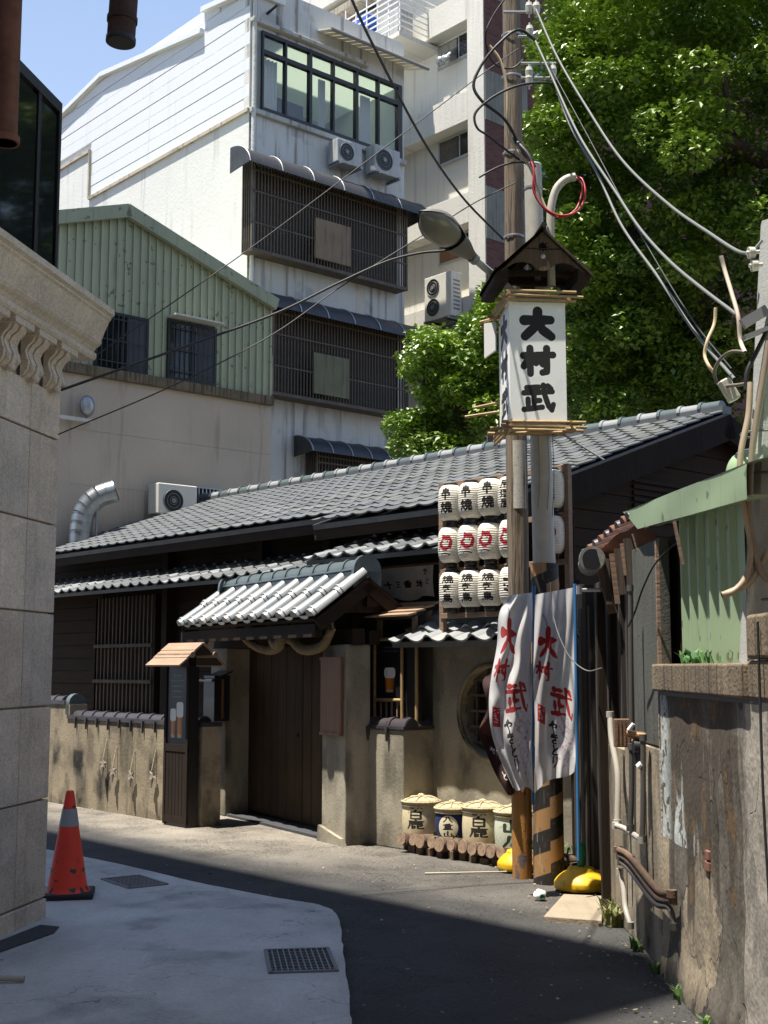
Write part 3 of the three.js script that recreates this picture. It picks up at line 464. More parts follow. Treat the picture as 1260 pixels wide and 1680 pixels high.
// star ornaments hanging on the wall
{
  const fit = tinted(M.straw, 0.6, 0.62, 0.8), star = new THREE.Shape(); for (let i = 0; i < 10; i++) { const r = i % 2 ? 0.03 : 0.075, an = Math.PI / 2 + i * Math.PI / 5; star[i ? 'lineTo' : 'moveTo'](r * Math.cos(an), r * Math.sin(an)); } star.closePath();
  const sg = new THREE.ExtrudeGeometry(star, { depth: 0.012, bevelEnabled: true, bevelSize: 0.008, bevelThickness: 0.012, bevelSegments: 1 });
  [[170, 1253, 'leftmost'], [186, 1265, 'second from left'], [215, 1273, 'third from left'], [250, 1273, 'rightmost, beside the menu stand']].forEach(([u, v, w], i) => {
    const p = onN(u, v, -7.95), t = thingR('star_ornament', `pale hanging star ornament on the street wall, ${w} of four`, 'star ornament', [p.a, p.y, -7.95], 'star ornaments on the street wall');
    part('star', sg.clone().scale(0.75, 0.75, 0.75).rotateZ(0.2 * i).rotateY(0.25), fit, t, { local: true });
    part('cord', rod(V(0, 0.06, 0.01), V(0, 0.3, -0.04), 0.006), M.straw, t, { local: true });
    part('tail', [rod(V(0, -0.04, 0.02), V(0.02, -0.13, 0.03), 0.03, 0.012), rod(V(0, -0.02, 0.02), V(0, -0.06, 0.02), 0.014, 0.03)], fit, t, { local: true });
  });
}

// =====================================================================
// GATEWAY (turned a little from the street's direction)
// =====================================================================
const GP = gp(527, 1379), GL = gp(342, 1333), GD = GP.clone().sub(GL).normalize(), GN = V(-GD.z, 0, GD.x).multiplyScalar(GD.z > 0 ? 1 : -1), GT = Math.atan2(-GD.z, GD.x);
const onG = (u, v, z) => { const r = ray(u, v), o = GP.clone().addScaledVector(GN, z), k = o.dot(GN) / r.dot(GN), p = r.clone().multiplyScalar(k); p.y += EYE; return { x: p.clone().sub(GP).dot(GD), y: p.y }; };
const GW = (x, y, z) => GP.clone().addScaledVector(GD, x).addScaledVector(GN, z).setY(y);
const LX = -GP.distanceTo(GL);
{
  const t = thing('gateway', 'plastered gateway with steep silver tiled roof and dark plank doors', 'gateway', GP, GT);
  const inL = onG(368, 1353, 0).x, outR = onG(566, 1390, 0).x;
  part('pillar', rb(LX, inL, 0, 1.98, -0.36, 0, 0.015), M.plaster, t);
  part('pillar', rb(0, outR, 0, 1.98, -0.29, 0, 0.015), M.plaster, t);
  part('pillar_foot', poly([[-0.03, 0], [outR + 0.02, 0], [outR - 0.03, 0.07], [outR - 0.2, 0.1], [0.0, 0.16]], 0.05).translate(0, 0, -0.01), M.plaster, t);
  const door = part('door', bx(inL, 0, 0.06, 2.05, -0.36, -0.33), M.doorWood, t), q = rng(41), n = 12, w = -inL / n;
  for (let i = 0; i < n; i++) part('plank', rb(inL + i * w + 0.004, inL + (i + 1) * w - 0.004, 0.06, 2.0, -0.335, -0.305 + q() * 0.01, 0.004), i % 3 ? M.doorWood : tinted(M.doorWood, 0.85, 0.85, 0.85), door);
  part('handle', rod(V(inL / 2 + 0.1, 0.98, -0.29), V(inL / 2 + 0.1, 1.02, -0.29), 0.02), M.black, door);
  part('threshold', bx(inL, 0, 0, 0.03, -0.5, -0.02), tinted(M.asphalt, 0.05, 0.052, 0.058, { vertexColors: false }), t);
  part('sill', bx(inL, 0, 0.03, 0.065, -0.4, -0.34), M.greyWood, t);
  part('beam', [bx(LX - 0.25, outR + 0.04, 1.98, 2.14, -0.2, -0.06), bx(LX - 0.2, outR + 0.02, 1.98, 2.12, -0.38, -0.26)], M.darkWoodV, t);
  part('purlin', bx(LX - 0.1, outR + 0.02, 2.05, 2.18, 0.28, 0.36), M.darkWoodV, t);
  part('beam', bx(LX + 0.05, outR + 0.05, 2.36, 2.5, -0.34, -0.22), M.darkWoodV, t);
  for (const x of [LX + 0.2, LX / 2, 0.2]) part('strut', bx(x - 0.05, x + 0.05, 2.14, 2.4, -0.33, -0.23), M.darkWoodV, t);
  // roof
  const rz = -0.22, ry = 2.67, ez = 0.38, ey = 2.24, s = Math.atan2(ry - ey, ez - rz), L = Math.hypot(ry - ey, ez - rz), x0 = onG(308, 1014, 0.3).x, x1 = onG(531, 998, 0.3).x;
  const roof = part('roof', [bx(x0, x1, -0.05, -0.01, 0, L).rotateX(s).translate(0, ry, rz), bx(x0, x1, -0.05, -0.01, -L, 0).rotateX(-s).translate(0, ry, rz)], M.darkWood, t);
  const cov = uvM(join([upHalf(0.068, 0.078, L / 2 + 0.02, 12).rotateY(-Math.PI / 2), upHalf(0.088, 0.088, 0.022, 12).rotateY(-Math.PI / 2).translate(0, 0, L / 2 - 0.045)]));
  const pan = uvM(join([upHalf(0.1, 0.1, L / 2 + 0.01, 8).rotateY(-Math.PI / 2).scale(1, -0.42, 1).translate(0, 0.03, 0)]));
  const N = 11, pt = (x1 - x0 - 0.12) / (N - 1);
  for (let i = 0; i < N; i++) for (let k = 0; k < 2; k++) for (const f of [1, -1]) {
    const d = k ? L / 2 : 0.0, lift = k ? 0.0 : 0.012, P = (x, up) => V(x, ry - d * Math.sin(s) + up * Math.cos(s), rz + f * (d * Math.cos(s) + up * Math.sin(s)));
    const rot = f > 0 ? [s + (k ? 0.0 : 0.02), 0, 0] : [-s, Math.PI, 0];
    if (!(f < 0 && i === N - 1)) piece('cover_tile', cov, [M.glaze, M.glaze2, M.glaze3][(i * 2 + k) % 3], roof, P(x0 + 0.06 + i * pt, 0.03 + lift), rot);
    if (i < N - 1) piece('pan_tile', pan, M.glaze2, roof, P(x0 + 0.06 + (i + 0.5) * pt, 0.005 + lift), rot);
  }
  const rg = part('ridge', [rb(x0 + 0.12, x1 - 0.04, ry - 0.02, ry + 0.06, rz - 0.1, rz + 0.1, 0.01), rb(x0 + 0.12, x1 - 0.04, ry + 0.06, ry + 0.085, rz - 0.115, rz + 0.115, 0.008)], M.ridgeTile, t);
  const rt = uvM(join([upHalf(0.1, 0.095, 0.33, 14), upHalf(0.115, 0.115, 0.035, 14)])), nr = Math.floor((x1 - x0 - 0.2) / 0.33);
  for (let i = 0; i < nr; i++) piece('ridge_tile', rt, M.ridgeTile, rg, V(x0 + 0.14 + i * ((x1 - x0 - 0.2) / nr), ry + 0.085, rz));
  for (const [x, a] of [[x1 - 0.06, 1], [x0 + 0.1, -1]]) part('end_tile', [new THREE.CylinderGeometry(0.16, 0.16, 0.05, 20).rotateZ(Math.PI / 2).translate(x, ry + 0.06, rz), bx(x - 0.025, x + 0.025, ry - 0.12, ry + 0.05, rz - 0.16, rz + 0.16)], M.ridgeTile, rg);
  // gable ends
  for (const x of [x1 - 0.03, x0 + 0.03]) { part('bargeboard', [bx(x - 0.02, x + 0.02, -0.15, -0.02, 0, L + 0.02).rotateX(s).translate(0, ry, rz), bx(x - 0.02, x + 0.02, -0.15, -0.02, -L - 0.02, 0).rotateX(-s).translate(0, ry, rz)], M.darkWood, roof); }
  for (const x of [outR - 0.05, LX + 0.05]) part('gable_board', poly([[-0.32, 0], [0.32, 0], [0, 0.3]], 0.04).rotateY(Math.PI / 2).translate(x, 2.3, rz), M.darkWoodV, t);
}
{  // straw rope slung under the gate roof
  const P = [[392, 1033], [408, 1052], [430, 1064], [452, 1064], [466, 1046], [480, 1050], [494, 1064], [512, 1066], [532, 1056], [545, 1030]].map(([u, v]) => { const p = onG(u, v, 0.1); return V(p.x, p.y, 0.1); });
  const o = P[4], t = thing('straw_rope', 'thick twisted straw rope slung under the gateway roof', 'rope', GW(o.x, o.y, 0.1), GT), loc = P.map((p) => p.clone().sub(V(o.x, o.y, 0.1)));
  const twist = (pts, R, turns, rad) => { const c = new THREE.CatmullRomCurve3(pts); return [0, 1, 2].map((k) => { const out = []; for (let i = 0; i <= 120; i++) { const f = i / 120, p = c.getPoint(f), tan = c.getTangent(f), b = V(0, 0, 1), nn = b.clone().cross(tan).normalize(), an = f * turns * 6.283 + k * 2.094, fat = R * (0.75 + 0.5 * Math.sin(Math.PI * f)); out.push(p.addScaledVector(nn, Math.cos(an) * fat).addScaledVector(b, Math.sin(an) * fat)); } return tube(out, rad, 200, 7); }); };
  part('rope', twist(loc, 0.031, 20, 0.023), tinted(M.straw, 0.6, 0.55, 0.5), t);
  part('knot', twist([V(-0.1, 0.12, 0.07), V(-0.02, -0.02, 0.12), V(0.06, -0.09, 0.1), V(0.14, 0.0, 0.1), V(0.1, 0.13, 0.05)], 0.032, 7, 0.024), tinted(M.straw, 0.6, 0.55, 0.5), t);
  part('cord', [rod(V(0, 0.1, 0), V(0, 0.3, 0), 0.015), rod(loc[0], loc[0].clone().add(V(0, 0.25, 0)), 0.012), rod(loc[9], loc[9].clone().add(V(0, 0.2, 0)), 0.012)], M.straw, t);
}
{  // letter box and wooden plaque on the pillars
  const a = onG(333, 1182, 0.22), b = onG(350, 1100, 0.22), w = 0.33;
  const t = thing('letter_box', 'black letter box with sloping lid on the left gateway pillar', 'letter box', GW(a.x, a.y, 0.02), GT), h = b.y - a.y;
  part('body', rb(0, w, 0, h - 0.06, 0, 0.2, 0.006), M.frame, t);
  part('trim', bx(w - 0.005, w + 0.004, 0.03, h - 0.1, 0.08, 0.11), M.brownWood, t);
  part('lid', poly([[-0.02, h - 0.02], [0.25, h - 0.13], [0.25, h - 0.11], [-0.02, h]], w + 0.06).rotateY(-Math.PI / 2).translate(w + 0.03, 0, 0), flat(0.03, 0.031, 0.036, { roughness: 0.35 }), t);
  const c = onG(527, 1205, 0.02), d = onG(561, 1078, 0.02), pl = thing('wooden_plaque', 'tall brown wooden plaque on the right gateway pillar', 'plaque', GW(c.x, c.y, 0.004), GT), W = d.x - c.x, H = d.y - c.y;
  part('board', rb(0, W, 0, H, 0, 0.03, 0.006), M.brownWood, pl);
  part('rim', [bx(0, W, 0, 0.03, 0.03, 0.04), bx(0, W, H - 0.03, H, 0.03, 0.04)], M.brownWood, pl);
}
// =====================================================================
// MENU STAND, GARDEN WALL, POSTER CASE
// =====================================================================
function beerPoster(w, h, glasses, lines) {
  return canvasTex(w, h, (c) => {
    c.fillStyle = '#15161c'; c.fillRect(0, 0, w, h);
    c.fillStyle = '#b9bbc0'; for (let i = 0; i < lines; i++) { const n = 3 + (i * 5) % 4, y = h * (0.1 + 0.07 * i), tot = w * (0.45 + 0.07 * ((i * 3) % 4)); for (let k = 0; k < n * 3; k++) { c.globalAlpha = 0.6; c.fillRect(w / 2 - tot / 2 + tot * k / (n * 3), y, tot / (n * 3) * 0.6, h * 0.016); } } c.globalAlpha = 1;
    for (const [x, y, gw, gh] of glasses) {
      const X = x * w, Y = y * h, W = gw * w, H = gh * h;
      const g = c.createLinearGradient(X, 0, X + W, 0); g.addColorStop(0, '#8a4a12'); g.addColorStop(0.4, '#d8872a'); g.addColorStop(1, '#7c3f10');
      c.fillStyle = g; c.beginPath(); c.moveTo(X, Y); c.lineTo(X + W, Y); c.lineTo(X + W * 0.86, Y + H); c.lineTo(X + W * 0.14, Y + H); c.fill();
      c.fillStyle = '#e9e6df'; c.beginPath(); c.roundRect(X - W * 0.03, Y - H * 0.28, W * 1.06, H * 0.55, W * 0.25); c.fill();
      c.fillStyle = '#cfc9bf'; c.globalAlpha = 0.5; c.fillRect(X + W * 0.15, Y - H * 0.15, W * 0.12, H * 0.35); c.fillRect(X + W * 0.14, Y + H * 0.86, W * 0.7, H * 0.14); c.globalAlpha = 1;
    }
  });
}
{
  const N0 = -7.82, l = onN(266, 1336, N0).a, r = onN(305, 1340, N0).a, top = 1.76;
  const t = thingR('menu_stand', 'tall narrow dark menu stand with a little pale plank roof and beer poster', 'menu stand', [(l + r) / 2, 0, N0 - 0.07]);
  part('body', bx(l, r, 0, top, N0 - 0.14, N0 - 0.02), M.frame, t);
  for (let i = 0; i < 6; i++) { const w = (r - l - 0.08) / 6; part('plank', rb(l + 0.04 + i * w + 0.003, l + 0.04 + (i + 1) * w - 0.003, 0.12, 0.82, N0 - 0.03, N0 - 0.008, 0.003), M.darkWoodV, t); }
  part('frame', [bx(l, l + 0.04, 0.02, top, N0 - 0.03, N0), bx(r - 0.04, r, 0.02, top, N0 - 0.03, N0), bx(l, r, 0.04, 0.12, N0 - 0.03, N0 - 0.002), bx(l, r, 0.82, 0.9, N0 - 0.03, N0 - 0.002)], M.darkWoodV, t);
  const pm = new THREE.MeshPhysicalMaterial({ roughness: 0.4, map: beerPoster(256, 512, [[0.16, 0.63, 0.28, 0.3], [0.48, 0.56, 0.33, 0.37]], 5) });
  const pg = new THREE.PlaneGeometry(r - l - 0.09, 0.84).translate((l + r) / 2, 1.33, N0 - 0.015);
  part('poster', pg, pm, t, { keepUV: true });
  part('post', [bx(l + 0.03, l + 0.09, top, top + 0.12, N0 - 0.12, N0 - 0.06), bx(r - 0.09, r - 0.03, top, top + 0.12, N0 - 0.12, N0 - 0.06)], M.darkWoodV, t);
  const ry = 2.03, rn = N0 - 0.1, s = 0.72, roof = part('roof', [bx(l - 0.06, r + 0.12, -0.03, -0.015, 0, 0.36).rotateX(s).translate(0, ry, rn), bx(l - 0.06, r + 0.12, -0.03, -0.015, -0.36, 0).rotateX(-s).translate(0, ry, rn)], M.darkWoodV, t);
  for (let i = 0; i < 3; i++) for (const f of [1, -1]) part('roof_plank', rb(l - 0.08, r + 0.14, -0.012 + 0.012 * (2 - i) * 0, 0.012, f > 0 ? i * 0.125 : -(i + 1) * 0.125 - 0.012, f > 0 ? (i + 1) * 0.125 + 0.012 : -i * 0.125, 0.003).rotateX(f * (s - 0.07)).translate(0, ry - 0.012 - i * 0.008, rn), M.paleWood, roof);
  for (const z of [-0.1, 0.1]) part('purlin', rod(V(l - 0.05, ry - 0.14, rn + z * 1.5), V(r + 0.16, ry - 0.14, rn + z * 1.5), 0.032, 0.032, 12), M.logEnd, t);
}
const GWN = -8.9;  // face of the garden wall
{
  const pa = onN(662, 1386, -8.5).a, pl = pa - 0.75, topY = onN(640, 1196, -8.5).y, aR = -7.0;
  const t = thingR('garden_wall', 'grey plaster wall with low pedestal, tiled coping roof and round lattice window', 'wall', [-8.3, 0, GWN]);
  part('pedestal', rb(pl, pa, 0, topY, GWN - 0.2, -8.5, 0.015), M.plaster, t);
  const c = onN(808, 1168, GWN), R = 0.43, circ = [...Array(40)].map((_, i) => [c.a + R * Math.cos(i * Math.PI / 20) * (1 + 0.03 * hash(i, 1, 2)), c.y + R * Math.sin(i * Math.PI / 20) * (1 + 0.03 * hash(i, 3, 2))]);
  part('body', poly([[pa, 0], [aR, 0], [aR, 2.02], [pa, 2.02]], 0.2, [circ]).translate(0, 0, GWN - 0.2), M.plaster, t);
  part('body', bx(pa - 0.7, pa, topY, 2.02, GWN - 0.2, GWN - 0.16), M.plaster, t);
  const win = part('round_window', bx(c.a - 0.5, c.a + 0.5, c.y - 0.5, c.y + 0.5, GWN - 0.21, GWN - 0.19), M.darkWood, t);
  part('rim', new THREE.TorusGeometry(R + 0.02, 0.025, 6, 40).translate(c.a, c.y, GWN + 0.004), M.mud, win);
  for (let i = -2; i <= 2; i++) { const h = Math.sqrt(R * R - i * i * 0.0225 * 0.9); part('lattice_bar', bx(c.a + i * 0.15 - 0.012, c.a + i * 0.15 + 0.012, c.y - h, c.y + h, GWN - 0.12, GWN - 0.09), M.greyWood, win); part('lattice_bar', bx(c.a - h, c.a + h, c.y + i * 0.15 - 0.012, c.y + i * 0.15 + 0.012, GWN - 0.085, GWN - 0.065), M.greyWood, win); }
  // coping along the pedestal, round the corner
  const P = (x, z, ry) => { const m = piece('coping_tile', capTile, M.capTile, t, V(x, topY + 0.015, z), [0, ry, 0]); return m; };
  for (let i = 0; i < 3; i++) P(pa + 0.02 - (i + 1) * 0.275, -8.6, 0);
  P(pa - 0.09, -8.62, Math.PI / 2);
  part('coping_bed', bx(pl, pa + 0.02, topY, topY + 0.03, GWN, -8.485), M.capTile, t);
  for (let i = 0; i < 2; i++) part('shadow_tip', poly([[-0.02, 0], [0.02, 0], [0.0, -0.14]], 0.025).translate(pa - 0.22 - i * 0.28, topY + 0.02, -8.487), M.capTile, t);  // dark wedges shaped like the shadows of the coping tips
  // coping roof
  const en = onN(642, 1056, -8.56), ry = 2.2, rn = GWN - 0.1, s = Math.atan2(ry - 2.0, -8.56 - rn), a0 = en.a, L = Math.hypot(ry - 2.0, -8.56 - rn);
  const roof = part('roof', [bx(a0, aR, -0.06, 0, 0, L).rotateX(s).translate(0, ry, rn), bx(a0, aR, -0.06, 0, -L, 0).rotateX(-s).translate(0, ry, rn)], M.tile, t);
  const tl = sTile(0.31, 0.25, 0.02, 0.035, 0.03, 0.035, 10), k = Math.floor((aR - a0) / 0.31);
  layTiles(roof, tl, [M.glaze, M.glaze3, M.glaze2], { a0, pitch: 0.31, cols: k, n: -8.53, y: 2.0, row: 0.25, rows: 2, slope: s }, 51);
  const rg = part('ridge', bx(a0 + 0.1, aR, ry - 0.02, ry + 0.07, rn - 0.11, rn + 0.11), M.ridgeTile, t), rt = uvM(join([upHalf(0.09, 0.085, 0.34, 14), upHalf(0.105, 0.105, 0.04, 14)]));
  for (let i = 0; i < 7; i++) piece('ridge_tile', rt, M.ridgeTile, rg, V(a0 + 0.12 + i * 0.34, ry + 0.06, rn));
  part('end_tile', new THREE.CylinderGeometry(0.13, 0.13, 0.06, 18).rotateZ(Math.PI / 2).translate(a0 + 0.1, ry + 0.05, rn), M.ridgeTile, rg);
}
{  // poster case on the pedestal with its plank roof
  const N0 = -8.68, l = onN(611, 1190, N0), r = onN(680, 1190, N0), tp = onN(611, 1046, N0).y, y0 = l.y + 0.02;
  const t = thingR('poster_case', 'bamboo framed case with a beer poster standing on the low pedestal', 'poster case', [(l.a + r.a) / 2, y0, N0 - 0.08]);
  part('back', bx(l.a, r.a, y0, tp, N0 - 0.1, N0 - 0.06), M.frame, t);
  const fr = [[l.a, y0, l.a, tp], [l.a + 0.42, y0, l.a + 0.42, tp], [r.a, y0, r.a, tp], [l.a, y0 + 0.02, r.a, y0 + 0.02], [l.a, tp - 0.02, r.a, tp - 0.02], [l.a, y0 + 0.24, l.a + 0.42, y0 + 0.24]];
  for (const [a, b, c2, d] of fr) part('bamboo_bar', rod(V(a, b, N0 - 0.03), V(c2, d, N0 - 0.03), 0.018, 0.018, 8), M.bamboo, t);
  for (let i = 1; i < 5; i++) part('slat', bx(l.a + i * 0.084 - 0.008, l.a + i * 0.084 + 0.008, y0, y0 + 0.22, N0 - 0.05, N0 - 0.035), M.rackWood, t);
  part('poster', new THREE.PlaneGeometry(0.4, tp - y0 - 0.3).translate(l.a + 0.21, (tp + y0 + 0.26) / 2 - 0.02, N0 - 0.05), new THREE.MeshPhysicalMaterial({ roughness: 0.4, map: beerPoster(256, 400, [[0.3, 0.56, 0.4, 0.34]], 2) }), t, { keepUV: true });
  const pl = onN(596, 1016, N0 + 0.15), pr = onN(668, 1012, N0 + 0.15), ry = pl.y + 0.02;
  const roof = part('roof', bx(pl.a, pr.a, -0.05, -0.03, 0, 0.46).rotateX(0.3).translate(0, ry + 0.15, N0 - 0.3), M.darkWoodV, t);
  for (let i = 0; i < 4; i++) part('roof_plank', rb(pl.a + (3 - i) * 0.015, pr.a + (3 - i) * 0.015, -0.03, -0.008, i * 0.11, i * 0.11 + 0.12, 0.003).rotateX(0.3 - 0.09).translate(0, ry + 0.17 - i * 0.018, N0 - 0.3), M.paleWood, roof);
  part('post', [bx(pr.a - 0.1, pr.a - 0.05, tp, ry + 0.12, N0 - 0.25, N0 - 0.2), bx(l.a, l.a + 0.05, tp, ry + 0.12, N0 - 0.1, N0 - 0.06), bx(r.a - 0.1, r.a - 0.05, tp, ry + 0.06, N0 - 0.1, N0 - 0.06)], M.rackWood, t);
}
{  // cloth with black lettering hung under the eaves
  const N0 = -9.2, A = onN(615, 934, N0), B = onN(711, 926, N0), C = onN(712, 980, N0), D = onN(640, 984, N0);
  const tx = canvasTex(512, 300, (c, w, h) => { c.fillStyle = '#c9c5c2'; c.fillRect(0, 0, w, h); speckle(c, w, h, 60, ['#aaa6a2', '#dedbd6'], 40, 4); '十三番地'.split('').forEach((ch, i) => brush(c, ch, 60 + i * 95, 130, 62, 66, 11, '#1a1718')); c.globalAlpha = 0.5; brush(c, 'き', 415, 30, 50, 60, 8, '#4b4440'); brush(c, 'と', 440, 110, 50, 70, 7, '#4b4440'); c.globalAlpha = 1; });
  const t = thingR('cloth_banner', 'off-white cloth with black brush lettering hung under the restaurant eaves', 'banner', [(A.a + B.a) / 2, C.y, N0]);
  const L = (p, q, f) => p + (q - p) * f;
  part('cloth', sheet((s, v) => V(L(L(A.a, B.a, s), L(A.a + 0.12, C.a, s), v), L(L(A.y, B.y, s), L(D.y, C.y, s), v) + (v > 0.9 ? 0.02 * Math.sin(s * 9) : 0), N0 + 0.035 * Math.sin(s * 14 + v * 2) * v), 30, 10), new THREE.MeshPhysicalMaterial({ map: tx, roughness: 0.95, side: THREE.DoubleSide }), t, { keepUV: true });
  part('rod', rod(V(A.a - 0.1, A.y + 0.01, N0), V(B.a + 0.08, B.y + 0.01, N0), 0.014), M.brownWood, t);
}
// =====================================================================
// LANTERN RACK
// =====================================================================
const RKN = -8.68;
const rkA = onN(723, 1010, RKN).a, rkB = onN(929, 900, RKN).a, rkY = [onN(722, 1010, RKN).y, onN(722, 937, RKN).y, onN(722, 869, RKN).y, onN(722, 797, RKN).y];
{
  const t = thingR('lantern_rack', 'timber rack of three shelves for paper lanterns above the garden wall', 'rack', [(rkA + rkB) / 2, rkY[0] - 0.2, RKN]);
  for (const a of [rkA, rkB]) part('post', rb(a - 0.028, a + 0.028, rkY[0] - 0.25, rkY[3] + 0.03, RKN - 0.06, RKN - 0.005, 0.004), M.rackWood, t);
  for (let i = 0; i < 4; i++) part('rail', rb(rkA, rkB, rkY[i] - 0.03, rkY[i] + 0.02, RKN - 0.03, RKN + 0.005, 0.004), M.rackWood, t);
  part('back_board', bx(rkA + 0.03, rkB - 0.03, rkY[0], rkY[2] + 0.05, RKN - 0.16, RKN - 0.14), M.darkWood, t);
}
{
  const ink = '#16130f', kinds = ['串燒', '居酒屋', 'ring', '燒き鳥', 'blots'];
  const paperMap = {};
  for (const k of kinds) paperMap[k] = new THREE.MeshPhysicalMaterial({ roughness: 0.8, map: canvasTex(768, 384, (c, w, h) => {
    c.fillStyle = '#e2ddd0'; c.fillRect(0, 0, w, h); speckle(c, w, h, 160, ['#cfc6b0', '#c2b699', '#ebe7dc'], 26, k.length + 3);
    const cx = w / 2;
    if (k === 'ring') {  // a red round brush ring with a pale middle
      const qr = rng(19); for (let i = 0; i < 46; i++) { const an = i / 46 * 6.283, rx = 58 + (qr() - 0.5) * 26, ry = 64 + (qr() - 0.5) * 30; c.fillStyle = ['#a3182c', '#8f1226', '#b82a3c'][i % 3]; if (an > 3.4 && an < 4.0) continue; c.beginPath(); c.ellipse(cx + rx * Math.cos(an), 180 + ry * Math.sin(an), 8 + qr() * 16, 8 + qr() * 12, qr() * 3, 0, 7); c.fill(); } c.strokeStyle = '#a3182c'; c.lineCap = 'round'; c.lineWidth = 12; c.beginPath(); c.moveTo(cx - 20, 110); c.lineTo(cx - 34, 88); c.moveTo(cx - 70, 225); c.lineTo(cx - 92, 262); c.stroke();
      c.strokeStyle = ink; c.lineWidth = 10; c.beginPath(); c.moveTo(cx - 50, 300); c.lineTo(cx - 10, 285); c.lineTo(cx + 40, 305); c.moveTo(cx - 30, 160); c.lineTo(cx - 22, 172); c.moveTo(cx + 20, 160); c.lineTo(cx + 14, 172); c.stroke();
    } else if (k === 'blots') { c.fillStyle = ink; for (const [x, y, a, b] of [[-30, 130, 30, 18], [30, 150, 18, 26], [-40, 190, 16, 14], [0, 200, 22, 12], [-12, 240, 40, 14], [60, 220, 20, 34]]) { c.beginPath(); c.ellipse(cx + x, y, a, b, 0.3, 0, 7); c.fill(); } }
    else { const n = k.length, H = n === 2 ? 118 : 86; k.split('').forEach((ch, i) => brush(c, ch, cx - 62, 42 + i * (300 / n), 124, H, n === 2 ? 19 : 15, ink)); }
  }) });
  const prof = []; const H = 0.345; for (let i = 0; i <= 64; i++) { const f = i / 64, e = Math.pow(Math.abs(2 * f - 1), 3.4); prof.push([0.058 + 0.064 * Math.sqrt(Math.max(0, 1 - e)) + 0.0022 * Math.sin(f * 16 * 6.283), f * H]); }
  const body = lathe(prof, 40), cap = uvM(join([lathe([[0, 0], [0.066, 0], [0.068, 0.022], [0.058, 0.026], [0, 0.026]], 24)])), foot = uvM(join(lathe([[0, -0.045], [0.06, -0.045], [0.06, 0.004], [0, 0.004]], 24)));
  const rows = [[2, '串燒', 'black brush lettering', 'top'], [1, 'ring', 'a red ring', 'middle'], [0, '燒き鳥', 'three small black characters', 'bottom']];
  const a0 = onN(740, 880, RKN + 0.05).a, pitch = (onN(805, 880, RKN + 0.05).a - a0) / 2, names = ['leftmost', 'second', 'third', 'fourth', 'fifth', 'last'];
  for (const [r, kind, txt, row] of rows) for (const k of [0, 1, 2, 3, 5]) {
    if (r === 0 && k === 5) continue;
    const kk = k === 3 && r === 2 ? '居酒屋' : k === 3 && r === 0 ? 'blots' : kind, y = rkY[r] + 0.065;
    const dx = (hash(r, k, 5) - 0.5) * 0.02, lab = k === 5 ? `white paper lantern at the right end of the ${row} row, right of the poles` : `white paper lantern with ${kk === 'blots' ? 'black blots' : kk === '居酒屋' ? 'three dense black characters' : txt}, ${names[k]} in the ${row} row from left`;
    const t = thingR('paper_lantern', lab, 'lantern', [a0 + k * pitch + dx - (k === 5 ? 0.045 : 0), y, RKN + 0.05], 'paper lanterns on the timber rack');
    t.rotation.y += 0.42 + (hash(r, k, 9) - 0.5) * 0.3;
    const b = part('body', body.clone().rotateY(Math.PI), paperMap[kk], t, { keepUV: true, local: true });
    part('cap', cap.clone().translate(0, H - 0.004, 0), M.black, t, { local: true }); part('foot', foot, M.black, t, { local: true });
    b.scale.set(1, 1 + (hash(k, r, 3) - 0.5) * 0.04, 1);
  }
}
